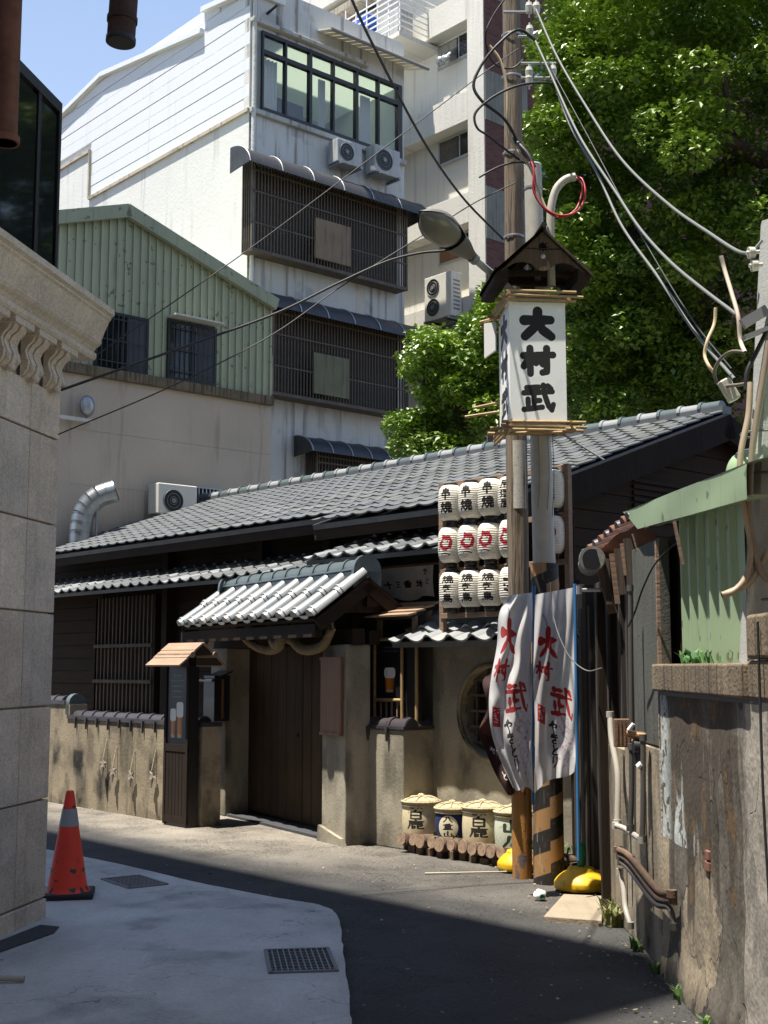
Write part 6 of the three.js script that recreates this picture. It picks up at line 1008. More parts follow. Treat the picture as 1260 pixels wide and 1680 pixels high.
// =====================================================================
// BUILDINGS BEHIND
// =====================================================================
const vz = (a, n, v) => { let lo = 0, hi = 40; for (let i = 0; i < 50; i++) { const m = (lo + hi) / 2, w = RW(a, m, n), y = w.y - EYE, zc = -(w.z) * CP + y * SP, yc = y * CP + w.z * SP; (IH / 2 - F * yc / zc > v) ? lo = m : hi = m; } return lo; };
{  // tan block with green metal upper storey
  const A = -19.6, R = onA(444, 650, A), Lp = onA(96, 600, A), yT = onA(300, 632, A).y, e = onA(446, 492, A), pk = onA(206, 340, A);
  const t = thingR('tan_building', 'tan plastered building with green metal gabled upper storey left of the restaurant', 'building', [A, 0, -11]);
  part('wall', bx(A - 6, A, 0, yT - 0.12, R.n, -10.15), M.tan, t);
  part('wall', bx(A - 6, A - 0.002, 3.75, yT - 0.12, -10.15, -9.55), M.tan, t);
  for (let i = 1; i < 4; i++) part('panel_joint', bx(A - 0.01, A + 0.004, yT - 0.12 - i * 0.95, yT - 0.112 - i * 0.95, R.n, -10.15), tinted(M.tan, 0.8, 0.8, 0.8), t);
  part('ledge', rb(A - 0.1, A + 0.1, yT - 0.12, yT + 0.06, R.n - 0.02, -9.5, 0.02), M.darkConcrete, t);
  const roofY = (n) => pk.y - Math.abs(n - pk.n) * (pk.y - e.y) / Math.abs(e.n - pk.n), nL = pk.n + (pk.n - e.n);
  const up = part('upper_storey', poly([[-e.n, yT], [-e.n, e.y - 0.05], [-pk.n, pk.y - 0.05], [-nL, e.y - 0.05], [-nL, yT]], 0.1).rotateY(Math.PI / 2).translate(A - 0.12, 0, 0), M.greenMetal, t);
  // rotateY maps outline x=-n to z=n
  const W1 = [onA(160, 512, A), onA(237, 600, A)], W2 = [onA(278, 527, A), onA(349, 622, A)];
  const ribs = []; let i = 0;
  for (let n = e.n; n < nL; n += 0.16) ribs.push(bx(A - 0.02, A + 0.018, yT, roofY(n) - 0.06, n, n + 0.035));
  const sheets = 6; for (let k = 0; k < sheets; k++) part('corrugated_sheet', ribs.filter((_, j) => Math.floor(j * sheets / ribs.length) === k), [M.greenMetal, tinted(M.greenMetal, 1.06, 1.05, 1.02), tinted(M.greenMetal, 0.94, 0.95, 0.96)][k % 3], up);
  const win = (P, y0, y1) => { const n0 = Math.min(P[0].n, P[1].n), n1 = Math.max(P[0].n, P[1].n); const w = part('window', bx(A - 0.02, A + 0.03, y0, y1, n0, n1), M.darkGlass, t); part('frame', [bx(A, A + 0.05, y0 - 0.05, y0, n0 - 0.05, n1 + 0.05), bx(A, A + 0.05, y1, y1 + 0.05, n0 - 0.05, n1 + 0.05), bx(A, A + 0.05, y0, y1, n0 - 0.05, n0), bx(A, A + 0.05, y0, y1, n1, n1 + 0.05), bx(A, A + 0.045, y0, y1, (n0 + n1) / 2 - 0.02, (n0 + n1) / 2 + 0.02)], M.frame, w);
    part('curtain', bx(A + 0.031, A + 0.034, y0, y1, n0, mix(n0, n1, 0.4)), flat(0.06, 0.065, 0.07), w);
    part('window_grille', [...[...Array(9)].map((_, k) => bx(A + 0.09, A + 0.1, y0, y1, mix(n0, n1, (k + 0.5) / 9), mix(n0, n1, (k + 0.5) / 9) + 0.015)), ...[0.1, 0.5, 0.9].map((f) => bx(A + 0.085, A + 0.105, mix(y0, y1, f), mix(y0, y1, f) + 0.015, n0, n1))], flat(0.035, 0.036, 0.04, { roughness: 0.6 }), w); };
  const y0 = yT + 0.1, hW = Math.abs(W1[0].y - W1[1].y);
  win(W1, yT + 0.08, W1[0].y); win(W2, yT + 0.12, W2[0].y - 0.02);
  part('window_awning', bx(A + 0.0, A + 0.3, W2[0].y + 0.06, W2[0].y + 0.09, Math.min(W2[0].n, W2[1].n) - 0.05, Math.max(W2[0].n, W2[1].n) + 0.05), M.acBody, t);
  const rs = Math.atan2(pk.y - e.y, pk.n - e.n), rl = Math.hypot(pk.y - e.y, pk.n - e.n) + 0.08;
  part('roof', [bx(A - 5, A + 0.15, -0.05, 0.03, -rl, 0).rotateX(rs).scale(1, 1, 1).translate(0, pk.y, pk.n).clone()].map((g) => g), M.greenMetal, t);
  t.children[t.children.length - 1].geometry.dispose();
  t.remove(t.children[t.children.length - 1]);
  const slopeBox = (sgn, x0, x1, y0b, y1b) => { const g = bx(x0, x1, y0b, y1b, sgn > 0 ? 0 : -rl, sgn > 0 ? rl : 0).rotateX(sgn > 0 ? rs : -rs); return g.translate(0, pk.y, pk.n); };
  part('roof', [slopeBox(1, A - 5, A + 0.1, -0.03, 0.02), slopeBox(-1, A - 5, A + 0.1, -0.03, 0.02)], M.greenMetal, t);
  part('verge', [slopeBox(1, A + 0.03, A + 0.14, -0.2, 0.03), slopeBox(-1, A + 0.03, A + 0.14, -0.2, 0.03)], tinted(M.greenMetal, 0.85, 0.85, 0.85), t);
  const sg = [onA(310, 797, A), onA(364, 822, A)], s0 = Math.min(sg[0].n, sg[1].n), s1 = Math.max(sg[0].n, sg[1].n), sw = part('window', bx(A - 0.02, A + 0.01, sg[1].y - 0.3, sg[0].y, s0, s1), M.black, t);
  part('window_grille', [...[...Array(9)].map((_, k) => bx(A + 0.03, A + 0.05, sg[1].y - 0.3, sg[0].y, mix(s0, s1, (k + 0.5) / 9), mix(s0, s1, (k + 0.5) / 9) + 0.025)), bx(A + 0.02, A + 0.06, sg[0].y - 0.03, sg[0].y, s0, s1)], M.alu, sw);
}
// outdoor air conditioner units
function acUnit(name, label, pos, turn, w, h, d, fans, m, group) {
  const t = thing(name, label, 'air conditioner', pos, turn, group);
  part('casing', rb(-w / 2, w / 2, 0, h, -d, 0, 0.02), m, t);
  const n = fans.length; fans.forEach(([fx, fy, fr]) => {
    const f = part('fan', new THREE.CylinderGeometry(fr, fr, 0.012, 28).rotateX(Math.PI / 2).translate(fx, fy, 0.004), M.black, t);
    part('guard', [0.35, 0.65, 0.97].map((k) => new THREE.TorusGeometry(fr * k, 0.006, 5, 28).translate(fx, fy, 0.016)), M.greyMetal, f);
    part('hub', new THREE.CylinderGeometry(fr * 0.22, fr * 0.22, 0.03, 16).rotateX(Math.PI / 2).translate(fx, fy, 0.018), M.greyMetal, f);
  });
  part('foot', [bx(-w / 2 + 0.05, -w / 2 + 0.1, -0.06, 0, -d - 0.05, 0.08), bx(w / 2 - 0.1, w / 2 - 0.05, -0.06, 0, -d - 0.05, 0.08)], M.steel, t);
  part('side_grille', [...Array(8)].map((_, i) => bx(w / 2, w / 2 + 0.006, h * 0.15 + i * h * 0.09, h * 0.19 + i * h * 0.09, -d * 0.8, -d * 0.2)), M.greyMetal, t);
  return t;
}
{
  const A = -19.1, p = onA(322, 800, A), q = onA(262, 800, A), y = onA(290, 850, A).y, w = Math.abs(p.n - q.n) + 0.05, c = RW(A, y + 0.06, (p.n + q.n) / 2);
  acUnit('air_conditioner', 'beige air conditioner unit behind the restaurant roof in front of the tan building', c, RT + Math.PI / 2, w, onA(290, 800, A).y - y + 0.0, 0.34, [[-w * 0.12, 0.24, 0.2]], M.acBody);
  const A2 = -19.05, b = [[120, 905], [121, 868], [127, 838], [142, 817], [165, 808]], P = b.map(([u, v]) => { const k = onA(u + 12, v, A2); return RW(A2 + Math.max(0, (u - 125) * 0.006), k.y, k.n); }), base = P[0], t = thing('duct_elbow', 'silver ventilation duct with bent open end behind the restaurant roof', 'duct', base);
  const cv = new THREE.CatmullRomCurve3(P.map((x) => x.clone().sub(base))), r = 0.185;
  for (let i = 0; i < 9; i++) { const a = cv.getPoint(i / 9), e = cv.getPoint((i + 1) / 9); part('duct_segment', [rod(a, e, r, r, 28), rod(a.clone().lerp(e, 0.92), e, r * 1.04, r * 1.04, 28)], M.duct, t); }
  const e = cv.getPoint(1), f = cv.getTangent(1); part('mouth', rod(e.clone().addScaledVector(f, 0.004), e.clone().addScaledVector(f, 0.01), r * 0.95, r * 0.95, 28), M.black, t);
  part('strut', rod(V(0.25, -0.6, 0.0), V(0.25, 1.0, 0.0), 0.02), M.steel, t);
  const lp = onA(140, 690, -19.5), lt = thingR('flood_lamp', 'small round grey flood lamp on a bracket on the tan wall', 'lamp', [-19.5, lp.y, lp.n]);
  part('bracket', bx(-0.02, 0.06, -0.03, 0.03, -0.1, 0.6), M.acBody, lt, { local: true });
  part('head', [new THREE.SphereGeometry(0.17, 18, 12).scale(0.6, 1.1, 0.8).translate(0.06, 0.24, 0), rod(V(0.04, 0, 0), V(0.04, 0.1, 0), 0.02)], M.greyMetal, lt, { local: true });
  part('lens', new THREE.SphereGeometry(0.15, 18, 12).scale(0.4, 1.05, 0.8).translate(0.12, 0.24, 0.04), M.alu, lt, { local: true });
}
{  // white townhouse
  const A = -21.8, C = onA(407, 300, A), Rr = onA(663, 300, A), n0 = C.n, n1 = Rr.n;
  const t = thingR('white_townhouse', 'white townhouse with caged windows, dark round awnings and glazed top bay', 'building', [A, 0, (n0 + n1) / 2]);
  const P = (u, v) => { const k = onN(u, v, n0); return [k.a, k.y]; };
  const topR = P(407, -12), s1 = P(336, 18), s2 = P(335, 52), s3 = P(170, 124), s4 = P(97, 196), far = s4[0] - 3.2, s5 = [far, s4[1] - 0.6];
  const lg0 = P(403, 178), lg1 = P(147, 330), lg2 = P(146, 249), lgY = (lg0[1] + lg1[1]) / 2, lg2Y = lg2[1];
  part('side_wall', poly([[A, 0], [A, lgY], [lg1[0], lgY], [lg1[0], lg2Y], [far, lg2Y], [far, 0]], 0.2).translate(0, 0, n0 - 0.2), M.white, t);
  const upw = part('side_wall', poly([[A, lgY], [A, topR[1]], [s1[0], s1[1]], s2, s3, s4, s5, [far, lg2Y], [lg1[0], lg2Y], [lg1[0], lgY]], 0.16).translate(0, 0, n0 - 0.2), M.siding, t);
  // siding boards
  const roofAt = (a) => { const L2 = [[A, topR[1]], s1, s2, s3, s4, s5]; for (let i = 0; i < L2.length - 1; i++) if (a <= L2[i][0] + 1e-6 && a >= L2[i + 1][0] - 1e-6) return L2[i + 1][0] === L2[i][0] ? Math.min(L2[i][1], L2[i + 1][1]) : mix(L2[i][1], L2[i + 1][1], (a - L2[i][0]) / (L2[i + 1][0] - L2[i][0])); return s5[1]; };
  const bw = 0.3, seam = P(245, 200)[0];
  for (let y = lgY + 0.02, k = 0; y < topR[1]; y += bw, k++) {
    // a board runs as far as the roof line and the stepped plaster allow
    let a0 = null, a1 = null; for (let a = far; a <= A; a += 0.05) { const ok = roofAt(a) > y + bw * 0.6 && (a > lg1[0] || y > lg2Y); if (ok) { a0 ??= a; a1 = a; } }
    if (a0 === null) continue; for (const [p, q] of [[a0, Math.min(a1, seam)], [Math.max(a0, seam), a1]]) if (q - p > 0.2) part('siding_board', rb(p, q - 0.004, y, y + bw - 0.016, n0 - 0.04, n0 - 0.005 + 0.006 * (k % 2), 0.004), M.siding, upw);
  }
  part('ledge', [bx(lg1[0], A + 0.02, lgY - 0.05, lgY + 0.03, n0 - 0.03, n0 + 0.06), bx(far, lg1[0], lg2Y - 0.05, lg2Y + 0.03, n0 - 0.03, n0 + 0.06), bx(lg1[0] - 0.03, lg1[0] + 0.03, lgY, lg2Y, n0 - 0.03, n0 + 0.06)], tinted(M.whiteStain, 0.8, 0.72, 0.62), t);
  const edge = (p, q, w) => bar(V(p[0], p[1], n0 - w / 2 + 0.12), V(q[0], q[1], n0 - w / 2 + 0.12), w, 0.12);
  part('roof_edge', [edge(s2, s3, 1.2), edge(s3, s4, 1.2), edge(s4, s5, 1.2), edge([A + 0.1, topR[1]], s1, 1.0), bar(V(s1[0], s1[1], n0 - 0.05), V(s2[0], s2[1] - 0.1, n0 - 0.05), 0.2, 0.1)], M.siding, t);
  part('roof', [edge(s2, s3, 4.6), edge(s3, s4, 4.6)].map((g) => g.translate(0, -0.06, -0.15)), M.siding, t);
  // front wall
  const bT = onA(427, 50, A).y, bB = onA(427, 181, A).y, bL = onA(428, 100, A).n, bR = onA(656, 150, A).n;
  part('front_wall', [bx(A - 0.2, A, 0, bB, n1, n0 - 0.001), bx(A - 0.2, A, bT, topR[1] + 0.3, n1, n0 - 0.001), bx(A - 0.2, A, bB, bT, bL, n0 - 0.001), bx(A - 0.2, A, bB, bT, n1, bR)], M.whiteStain, t);
  part('side_wall', bx(A - 8, A - 0.2, 0, bB, n1, n1 + 0.2), M.whiteStain, t);
  part('sill', [rb(A - 0.1, A + 0.1, bB - 0.14, bB - 0.02, n1, n0, 0.02)], tinted(M.whiteStain, 0.75, 0.75, 0.74), t);
  part('lintel', [rb(A - 0.05, A + 0.14, bT + 0.1, bT + 0.2, n1 + 1.2, n0, 0.02)], tinted(M.whiteStain, 0.8, 0.8, 0.78), t);
  // room behind the glazed bay, lit through its translucent roof
  const room = part('room', [bx(A - 3, A - 2.9, bB, bT, bR, bL), bx(A - 3, A, bB - 0.1, bB, bR, bL), bx(A - 3, A, bB, bT, bR - 0.1, bR), bx(A - 3, A, bB, bT, bL, bL + 0.1)], M.interior, t);
  part('translucent_roof', bx(A - 3, A - 0.2, bT, bT + 0.02, bR, bL), new THREE.MeshPhysicalMaterial({ color: 0xe6efe2, transmission: 0.5, roughness: 0.9, thickness: 0 }), t);
  part('furniture', [bx(A - 1.2, A - 0.5, bB, bB + 0.72, mix(bR, bL, 0.62), mix(bR, bL, 0.98)), bx(A - 0.8, A - 0.7, bB, bT, mix(bR, bL, 0.86), mix(bR, bL, 0.995)), bx(A - 0.9, A - 0.5, bB, bB + 0.35, mix(bR, bL, 0.34), mix(bR, bL, 0.46))], M.black, room);
  const bay = part('bay_window', [bx(A - 0.06, A + 0.05, bT - 0.08, bT, bR, bL), bx(A - 0.06, A + 0.05, bB, bB + 0.08, bR, bL), bx(A - 0.06, A + 0.05, bT - 0.52, bT - 0.42, bR, bL), ...[0, 1, 2, 3, 4, 5, 6].map((i) => bx(A - 0.06, A + 0.055, bB, bT, mix(bR, bL, i / 6) - (i === 2 || i === 4 || i === 0 ? 0.075 : 0.05) * (i < 6 ? 1 : 2) + 0.05, mix(bR, bL, i / 6) + 0.05 * (i > 0 ? 1 : 2) - (i === 6 ? 0.05 : 0)))], M.frame, t);
  for (let i = 0; i < 6; i++) { const a = mix(bR, bL, i / 6) + 0.05, b = mix(bR, bL, (i + 1) / 6) - 0.05; part('pane', bx(A - 0.01, A - 0.006, bB + 0.08, bT - 0.52, a, b), M.glass, bay); part('pane', bx(A - 0.01, A - 0.006, bT - 0.42, bT - 0.08, a, b), M.glass, bay); }
  for (const [i, f] of [[1, 0.5], [3, 0.35], [5, 0.8]]) { const a = mix(bR, bL, i / 6) + 0.06, b = mix(bR, bL, (i + f) / 6); part('curtain', sheet((s, v) => V(A - 0.25 + 0.03 * Math.sin(s * 30), mix(bT - 0.45, bB + 0.1, v), mix(a, b, s)), 24, 2), flat(0.5, 0.52, 0.46, { roughness: 0.95, side: THREE.DoubleSide }), room); }
  // striped plastic canopy at the right of the top
  const cy = bT + 0.55; for (let i = 0; i < 14; i++) part('canopy_strip', bx(A - 0.5, A + 0.55, -0.012, 0.012, 0, 0.19).rotateX(0).rotateZ(-0.35).translate(A * 0 + 0, 0, 0).translate(0, 0, 0), M.acBody, t, { stuff: false });
  for (let i = 0; i < 14; i++) t.remove(t.children[t.children.length - 1]);
  for (let i = 0; i < 15; i++) part('canopy_strip', bx(-0.1, 0.6, -0.012, 0.012, 0, 0.18).rotateZ(-0.3).translate(A, cy, n1 - 0.3 + i * 0.2), [M.acBody, tinted(M.acBody, 1.1, 1.05, 0.85)][i % 2], t);
  part('canopy_edge', rod(V(A + 0.55, cy - 0.18, n1 - 0.3), V(A + 0.55, cy - 0.18, n1 + 2.7), 0.04), M.greyMetal, t);
  part('downpipe', rod(V(A + 0.06, 0, n0 - 0.08), V(A + 0.06, topR[1], n0 - 0.08), 0.05), M.whiteStain, t);
  part('lamp_arm', rod(V(A, bT + 0.45, n0 - 0.45), V(A + 0.3, bT + 0.55, n0 - 0.5), 0.03), M.black, t);
  // awnings and cages
  const awn = (uL, vL, uR, depth, h) => {
    const a = onA(uL, vL, A + depth), nL = Math.max(a.n, -99), nR = onA(uR, vL + 60, A + depth).n, y = onA(uL, vL, A + depth * 0.4).y, w = part('awning', sheet((s, v) => { const an = v * 1.45; return V(A + depth * Math.sin(an), y - h + h * Math.cos(an), mix(nL, nR, s)); }, 4, 12), tinted(M.awning, 0.75, 0.75, 0.78, { side: THREE.DoubleSide }), t);
    const k = 6; for (let i = 0; i <= k; i++) part('rib', tube([...Array(8)].map((_, j) => { const an = j / 7 * 1.45; return V(A + (depth + 0.01) * Math.sin(an), y - h + (h + 0.01) * Math.cos(an), mix(nL, nR, i / k)); }), 0.016, 16, 5), M.alu, w);
    for (const n of [nL, nR]) part('end_cheek', poly([[0, -h * 1.0], ...[...Array(8)].map((_, j) => { const an = j / 7 * 1.45; return [depth * Math.sin(an), -h + h * Math.cos(an)]; }).reverse()], 0.02).translate(A, y, n), M.awning, w);
    return y - h;
  };
  const cage = (u0, v0, u1, v1, dp, yTop) => {
    const a = onA(u0, v0, A + dp), b = onA(u1, v1, A + dp), y0 = a.y, y1 = yTop, nL = a.n, nR = b.n;
    part('window', bx(A - 0.02, A + 0.02, y0 + 0.15, y1, nR + 0.1, nL - 0.1), M.darkGlass, t);
    part('back_board', bx(A + 0.02, A + 0.03, y0, y1, nR, nL), tinted(M.grille, 0.5, 0.5, 0.5), t);
    const g = part('cage', [bx(A + dp - 0.025, A + dp + 0.025, y0 - 0.05, y0 + 0.02, nR, nL), bx(A + 0.02, A + dp, y0 - 0.04, y0 - 0.01, nR, nL), bx(A + dp - 0.02, A + dp + 0.02, y0, y1, nL - 0.04, nL), bx(A + dp - 0.02, A + dp + 0.02, y0, y1, nR, nR + 0.04), bx(A + dp - 0.015, A + dp + 0.015, y1 - 0.3, y1 - 0.27, nR, nL)], M.grille, t);
    const nb = Math.round((nL - nR) / 0.085), bg = bx(-0.011, 0.011, 0, y1 - y0, -0.011, 0.011);
    for (let i = 1; i < nb; i++) piece('bar', uvM(bg.clone()), M.grille, g, V(A + dp, y0, mix(nR, nL, i / nb)));
    for (const f of [0.28, 0.62]) part('rail', bx(A + dp - 0.02, A + dp + 0.02, mix(y0, y1, f), mix(y0, y1, f) + 0.03, nR, nL), M.grille, g);
    for (const n of [nL - 0.01, nR + 0.01]) part('side_bar', [...Array(5)].map((_, i) => bx(A + dp * (i + 0.5) / 5 - 0.01, A + dp * (i + 0.5) / 5 + 0.01, y0, y1, n - 0.01, n + 0.01)), M.grille, g);
    return { y0, y1, nL, nR };
  };
  const yA = awn(411, 243, 703, 0.72, 0.56), c1 = cage(412, 407, 668, 465, 0.38, yA + 0.36);
  const bd = (u0, u1, v0, v1, dp, m) => { const p = onA(u0, v0, A + dp), q = onA(u1, v1, A + dp); part('cage_board', bx(A + dp - 0.03, A + dp + 0.03, q.y, p.y, q.n, p.n), m, t); };
  bd(517, 574, 357, 438, 0.4, tinted(M.panel, 0.85, 0.68, 0.56));
  const yB = awn(449, 478, 704, 0.75, 0.54), c2 = cage(446, 643, 670, 678, 0.42, yB + 0.34); bd(514, 571, 578, 655, 0.44, tinted(M.panel, 0.62, 0.66, 0.5));
  const yC = awn(514, 716, 700, 0.65, 0.45); cage(518, 812, 690, 830, 0.36, yC + 0.3);
  for (const [u, v, w, h, lab] of [[574, 270, 0.72, 0.54, 'grey air conditioner on the townhouse front, left of a pair below the glazed bay'], [636, 287, 0.78, 0.66, 'grey air conditioner on the townhouse front, right of a pair below the glazed bay']]) {
    const p = onA(u, v, A + 0.45); const ac = acUnit('air_conditioner', lab, RW(A + 0.45, p.y, p.n), RT + Math.PI / 2, w, h, 0.34, [[-w * 0.13, h * 0.5, h * 0.38]], M.acGrey, 'air conditioners below the glazed bay');
  }
}
{  // cream apartment block behind, its end wall in brick
  const N0 = -21.5, aR = onN(795, 300, N0).a, aP = onN(768, 300, N0).a, aL = aR - 12, Ht = 20;
  const t = thingR('apartment_block', 'cream apartment block with recessed bays and dark red brick end wall', 'building', [aR, 0, N0]);
  part('wall', bx(aL, aR - 0.02, 0, Ht, N0 - 0.6, N0 - 0.4), M.cream, t);
  part('pier', rb(aP, aR, 0, Ht, N0 - 0.5, N0, 0.01), M.cream, t); part('brick_facing', bx(aR + 0.001, aR + 0.012, 0, Ht, N0 - 0.6, N0 - 0.03), M.brick, t);
  const k = [147, 196].map((v) => vz(aP, N0, v)), fl = 2.62, hS = k[0] - k[1];
  for (let i = -4; i < 3; i++) { const y = k[1] + i * fl; part('spandrel', rb(aL, aP - 0.002, y, y + hS, N0 - 0.5, N0 - 0.002, 0.01), M.cream, t);
    for (const [x0, x1] of [[aP - 1.42, aP - 0.05], [aP - 5.4, aP - 3.9]]) { const w = part('window', bx(x0, x1, y - 0.68, y - 0.08, N0 - 0.41, N0 - 0.37), M.darkGlass, t); part('frame', [bx(x0, x1, y - 0.72, y - 0.66, N0 - 0.4, N0 - 0.33), bx(x0 + (x1 - x0) * 0.55, x0 + (x1 - x0) * 0.55 + 0.04, y - 0.68, y - 0.06, N0 - 0.4, N0 - 0.35), bx(x0, x0 + 0.05, y - 0.68, y - 0.06, N0 - 0.4, N0 - 0.35)], M.alu, w); part('curtain', bx(x0 + 0.05, x0 + (x1 - x0) * 0.5, y - 0.66, y - 0.1, N0 - 0.369, N0 - 0.365), [M.brownWood, M.grille, M.panel][(i + 4) % 3], w); } }
  // brick end wall with grey bands and a window strip
  const bz = N0 - 18; const bw = part('brick_wall', bx(aR - 0.3, aR - 0.005, 0, Ht, bz, N0 - 0.3), M.brick, t);
  const band = (v0, v1) => { const y1 = vz(aR, N0, v0), y0 = vz(aR, N0, v1); part('spandrel', bx(aR - 0.1, aR + 0.03, y0, y1, N0 - 1.55, N0 - 0.03), tinted(M.panel, 0.75, 0.8, 0.78), bw); };
  band(112, 195); band(304, 390); band(-80, -10);
  for (const v of [20, 215]) { const y1 = vz(aR, N0, v + 5), y0 = vz(aR, N0, v + 82); part('window', [bx(aR - 0.1, aR + 0.01, y0, y1, N0 - 2.3, N0 - 1.7), bx(aR - 0.1, aR + 0.01, y0, y1, N0 - 4.2, N0 - 2.9)], flat(0.1, 0.16, 0.21, { roughness: 0.3 }), bw); }
  // caged balcony near the top left
  const b0 = onN(517, 50, N0 + 1.0).a, b1 = onN(655, 20, N0 + 1.0).a, by = vz(b1, N0 + 1.0, 50);
  const bal = part('balcony', bx(b0, b1, by - 0.12, by, N0 - 0.4, N0 + 1.0), M.cream, t);
  const bars = []; for (let i = 0; i < 7; i++) bars.push(bx(b0, b1, by + 0.15 + i * 0.16, by + 0.18 + i * 0.16, N0 + 0.97, N0 + 1.0), bx(b1 - 0.03, b1, by + 0.15 + i * 0.16, by + 0.18 + i * 0.16, N0 - 0.4, N0 + 1.0)); for (let i = 0; i <= 8; i++) bars.push(bx(mix(b0, b1, i / 8) - 0.015, mix(b0, b1, i / 8) + 0.015, by, by + 1.4, N0 + 0.96, N0 + 0.99));
  part('railing', bars, flat(0.7, 0.7, 0.7, { roughness: 0.5 }), bal);
  part('blue_tarp', rb(mix(b0, b1, 0.38), mix(b0, b1, 0.55), by + 0.05, by + 1.2, N0 + 0.3, N0 + 0.8, 0.05), flat(0.03, 0.12, 0.5), bal, { label: 'blue tarpaulin bundle' });
  for (const g of [rb(mix(b0, b1, 0.12), mix(b0, b1, 0.3), by, by + 0.8, N0 + 0.2, N0 + 0.7, 0.03), rb(mix(b0, b1, 0.65), mix(b0, b1, 0.9), by, by + 0.9, N0 + 0.2, N0 + 0.7, 0.03)]) part('box', g, M.acGrey, bal);
  // twin roof vents
  const v0 = onN(711, 95, N0 + 0.2); for (const d of [0, 0.22]) part('vent', [new THREE.SphereGeometry(0.12, 14, 10).translate(v0.a + d, v0.y - d * 0.2, N0 - 0.05), rod(V(v0.a + d, v0.y, N0 - 0.05), V(v0.a + d, v0.y + 0.3, N0 - 0.35), 0.07, 0.07, 12)], M.steel, t);
  const p = onN(709, 526, N0 + 0.4), ac = acUnit('air_conditioner', 'tall cream air conditioner with two fans on the apartment block wall', RW(p.a + 0.2, p.y, N0 + 0.4), RT, 0.95, 1.12, 0.36, [[-0.16, 0.82, 0.22], [-0.16, 0.32, 0.22]], M.acBody);
  part('bracket', [bar(V(-0.3, -0.03, 0.05), V(-0.3, -0.03, -0.6), 0.05), bar(V(0.3, -0.03, 0.05), V(0.3, -0.03, -0.6), 0.05)], M.rust, ac);
  const e0 = onN(718, 545, N0 + 0.5), e1 = onN(770, 560, N0 + 0.5); part('dark_awning', rb(e0.a - 0.4, e1.a, e1.y, e0.y + 0.12, N0 - 0.3, N0 + 0.5, 0.02), M.awning, t);
  part('roof', bx(aL, aR, Ht, Ht + 0.2, bz, N0), M.concrete, t);
}
// =====================================================================
// TREES
// =====================================================================
const leafG = (() => { const g = new THREE.BufferGeometry(); g.setAttribute('position', new THREE.Float32BufferAttribute([0, 0, 0, 0.5, 0.1, 0.32, 1, 0, 0, 0, 0, 0, 1, 0, 0, 0.5, 0.1, -0.32], 3)); g.computeVertexNormals(); return g; })();
const leafM = new THREE.MeshPhysicalMaterial({ roughness: 0.4, side: THREE.DoubleSide, transmission: 0.45, thickness: 0 });
function tree(name, label, base, trunk, limbs, clusters, perCluster, size, seed) {
  const t = thing(name, label, 'tree', base), q = rng(seed), rel = (p) => p.clone().sub(base);
  const tg = (pts, r0, r1) => { const c = new THREE.CatmullRomCurve3(pts.map(rel)), n = 14; const gs = []; for (let i = 0; i < n; i++) gs.push(rod(c.getPoint(i / n), c.getPoint((i + 1.06) / (n + 0.06)), mix(r0, r1, i / n), mix(r0, r1, (i + 1) / n), 12)); return gs; };
  const tr = part('trunk', tg(...trunk), M.bark, t);
  for (const l of limbs) part('limb', tg(...l), M.bark, t);
  const im = new THREE.InstancedMesh(leafG, leafM, clusters.length * perCluster), m = new THREE.Matrix4(), Q = new THREE.Quaternion(), E = new THREE.Euler(), c = new THREE.Color(); let k = 0;
  for (const [p, r, tone] of clusters) { const cl = q();
    for (let i = 0; i < perCluster; i++) {
      const d = V(q() * 2 - 1, q() * 2 - 1, q() * 2 - 1); if (d.length() > 1) d.normalize(); const rr2 = r * (0.4 + 0.6 * Math.cbrt(q())); d.normalize().multiplyScalar(rr2); d.y *= 0.62;
      E.set((q() - 0.5) * 1.3, q() * 6.283, (q() - 0.5) * 1.3 - 0.25); Q.setFromEuler(E); const s = size * (0.6 + 0.8 * q());
      m.compose(rel(p).add(d), Q, V(s, s, s)); im.setMatrixAt(k, m);
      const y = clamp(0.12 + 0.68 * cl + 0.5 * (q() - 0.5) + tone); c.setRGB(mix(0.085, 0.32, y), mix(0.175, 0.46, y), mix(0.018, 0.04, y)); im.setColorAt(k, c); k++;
    } }
  im.name = 'crown'; im.userData.kind = 'stuff'; shade(im); t.add(im);
}
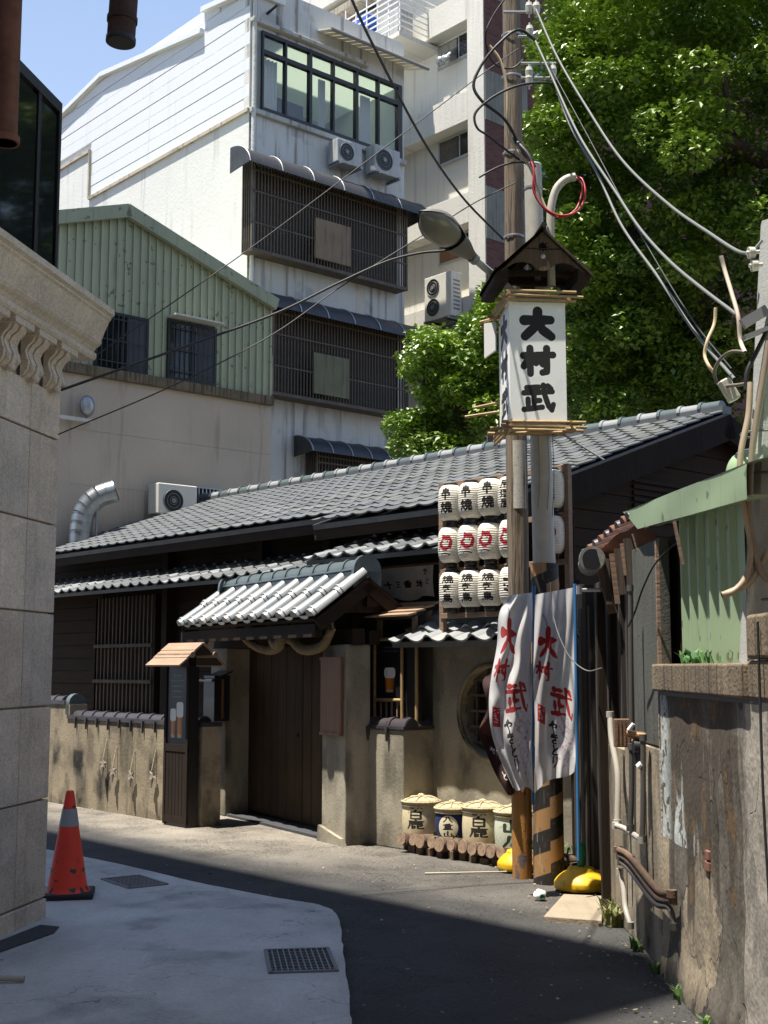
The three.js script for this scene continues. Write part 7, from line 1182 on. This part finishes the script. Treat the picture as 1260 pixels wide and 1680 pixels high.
{
  const base = gp(1165, 1310); const B = at(1160, 700, 17.5); base.set(B.x, 0, B.z);
  const q = rng(201), cl = [], ctr = at(1190, 200, 17.3), R = V(2.5, 4.4, 2.5);
  const put = (u, v, z, r, tone = 0) => cl.push([at(u, v, z), r, tone]);
  // outer shell of the crown and a looser inside
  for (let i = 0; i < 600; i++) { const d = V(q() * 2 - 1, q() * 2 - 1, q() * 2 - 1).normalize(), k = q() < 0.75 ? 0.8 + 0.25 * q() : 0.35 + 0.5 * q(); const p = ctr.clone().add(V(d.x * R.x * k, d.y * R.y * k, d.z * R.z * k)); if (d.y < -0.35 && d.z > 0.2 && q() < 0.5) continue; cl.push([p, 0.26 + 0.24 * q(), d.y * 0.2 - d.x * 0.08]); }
  for (const [u, v] of [[905, 80], [935, 60], [960, 30], [900, 200], [890, 225], [915, 260], [940, 240], [935, 130], [960, 170], [925, 310], [940, 390], [960, 450], [930, 345], [985, 560], [975, 590], [1010, 600], [1050, 620], [1000, 650], [960, 610], [1100, 640], [1030, 560], [990, 480], [1010, 430], [960, 520], [1060, 520], [1090, 580], [1130, 600], [1070, 660], [1120, 480], [1180, 560], [1000, 690], [950, 660], [1040, 480], [1150, 520]]) for (let k = 0; k < 4; k++) put(u + (q() - 0.5) * 40, v + (q() - 0.5) * 36, 16.4 + q() * 2.5, 0.3 + 0.18 * q(), 0.05);
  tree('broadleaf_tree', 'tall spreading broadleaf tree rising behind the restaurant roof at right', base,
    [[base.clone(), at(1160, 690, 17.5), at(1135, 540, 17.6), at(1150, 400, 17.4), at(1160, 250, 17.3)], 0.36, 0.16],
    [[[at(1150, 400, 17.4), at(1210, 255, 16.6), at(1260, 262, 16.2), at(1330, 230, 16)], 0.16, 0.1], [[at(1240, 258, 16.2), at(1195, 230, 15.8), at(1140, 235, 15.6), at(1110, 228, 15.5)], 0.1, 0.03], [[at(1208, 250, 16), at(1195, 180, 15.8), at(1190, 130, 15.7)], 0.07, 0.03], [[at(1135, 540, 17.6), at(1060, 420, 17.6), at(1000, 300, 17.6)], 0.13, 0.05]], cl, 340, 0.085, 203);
  const cl2 = [], q2 = rng(211), ps = [[700, 560], [720, 600], [705, 640], [760, 560], [780, 600], [740, 630], [690, 690], [665, 700], [720, 690], [760, 680], [800, 640], [700, 740], [740, 730], [670, 730], [790, 700], [800, 560], [815, 530], [725, 575], [750, 650], [812, 600], [690, 600], [770, 740], [815, 480], [820, 510], [810, 680], [830, 640], [848, 600], [845, 560], [780, 540]];
  for (const [u, v] of ps) for (let k = 0; k < 3; k++) cl2.push([at(u + (q2() - 0.5) * 26, v + (q2() - 0.5) * 26, 19.3 + q2() * 2.2), 0.26 + 0.16 * q2(), 0.1]);
  const b2 = at(770, 760, 20.3); b2.y = 0;
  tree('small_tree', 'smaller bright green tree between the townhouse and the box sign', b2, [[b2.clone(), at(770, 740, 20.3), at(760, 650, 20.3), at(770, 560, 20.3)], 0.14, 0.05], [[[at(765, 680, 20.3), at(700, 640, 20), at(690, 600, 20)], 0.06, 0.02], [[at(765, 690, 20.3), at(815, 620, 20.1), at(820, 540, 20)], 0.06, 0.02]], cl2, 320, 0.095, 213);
}
renderer.render(scene, camera);
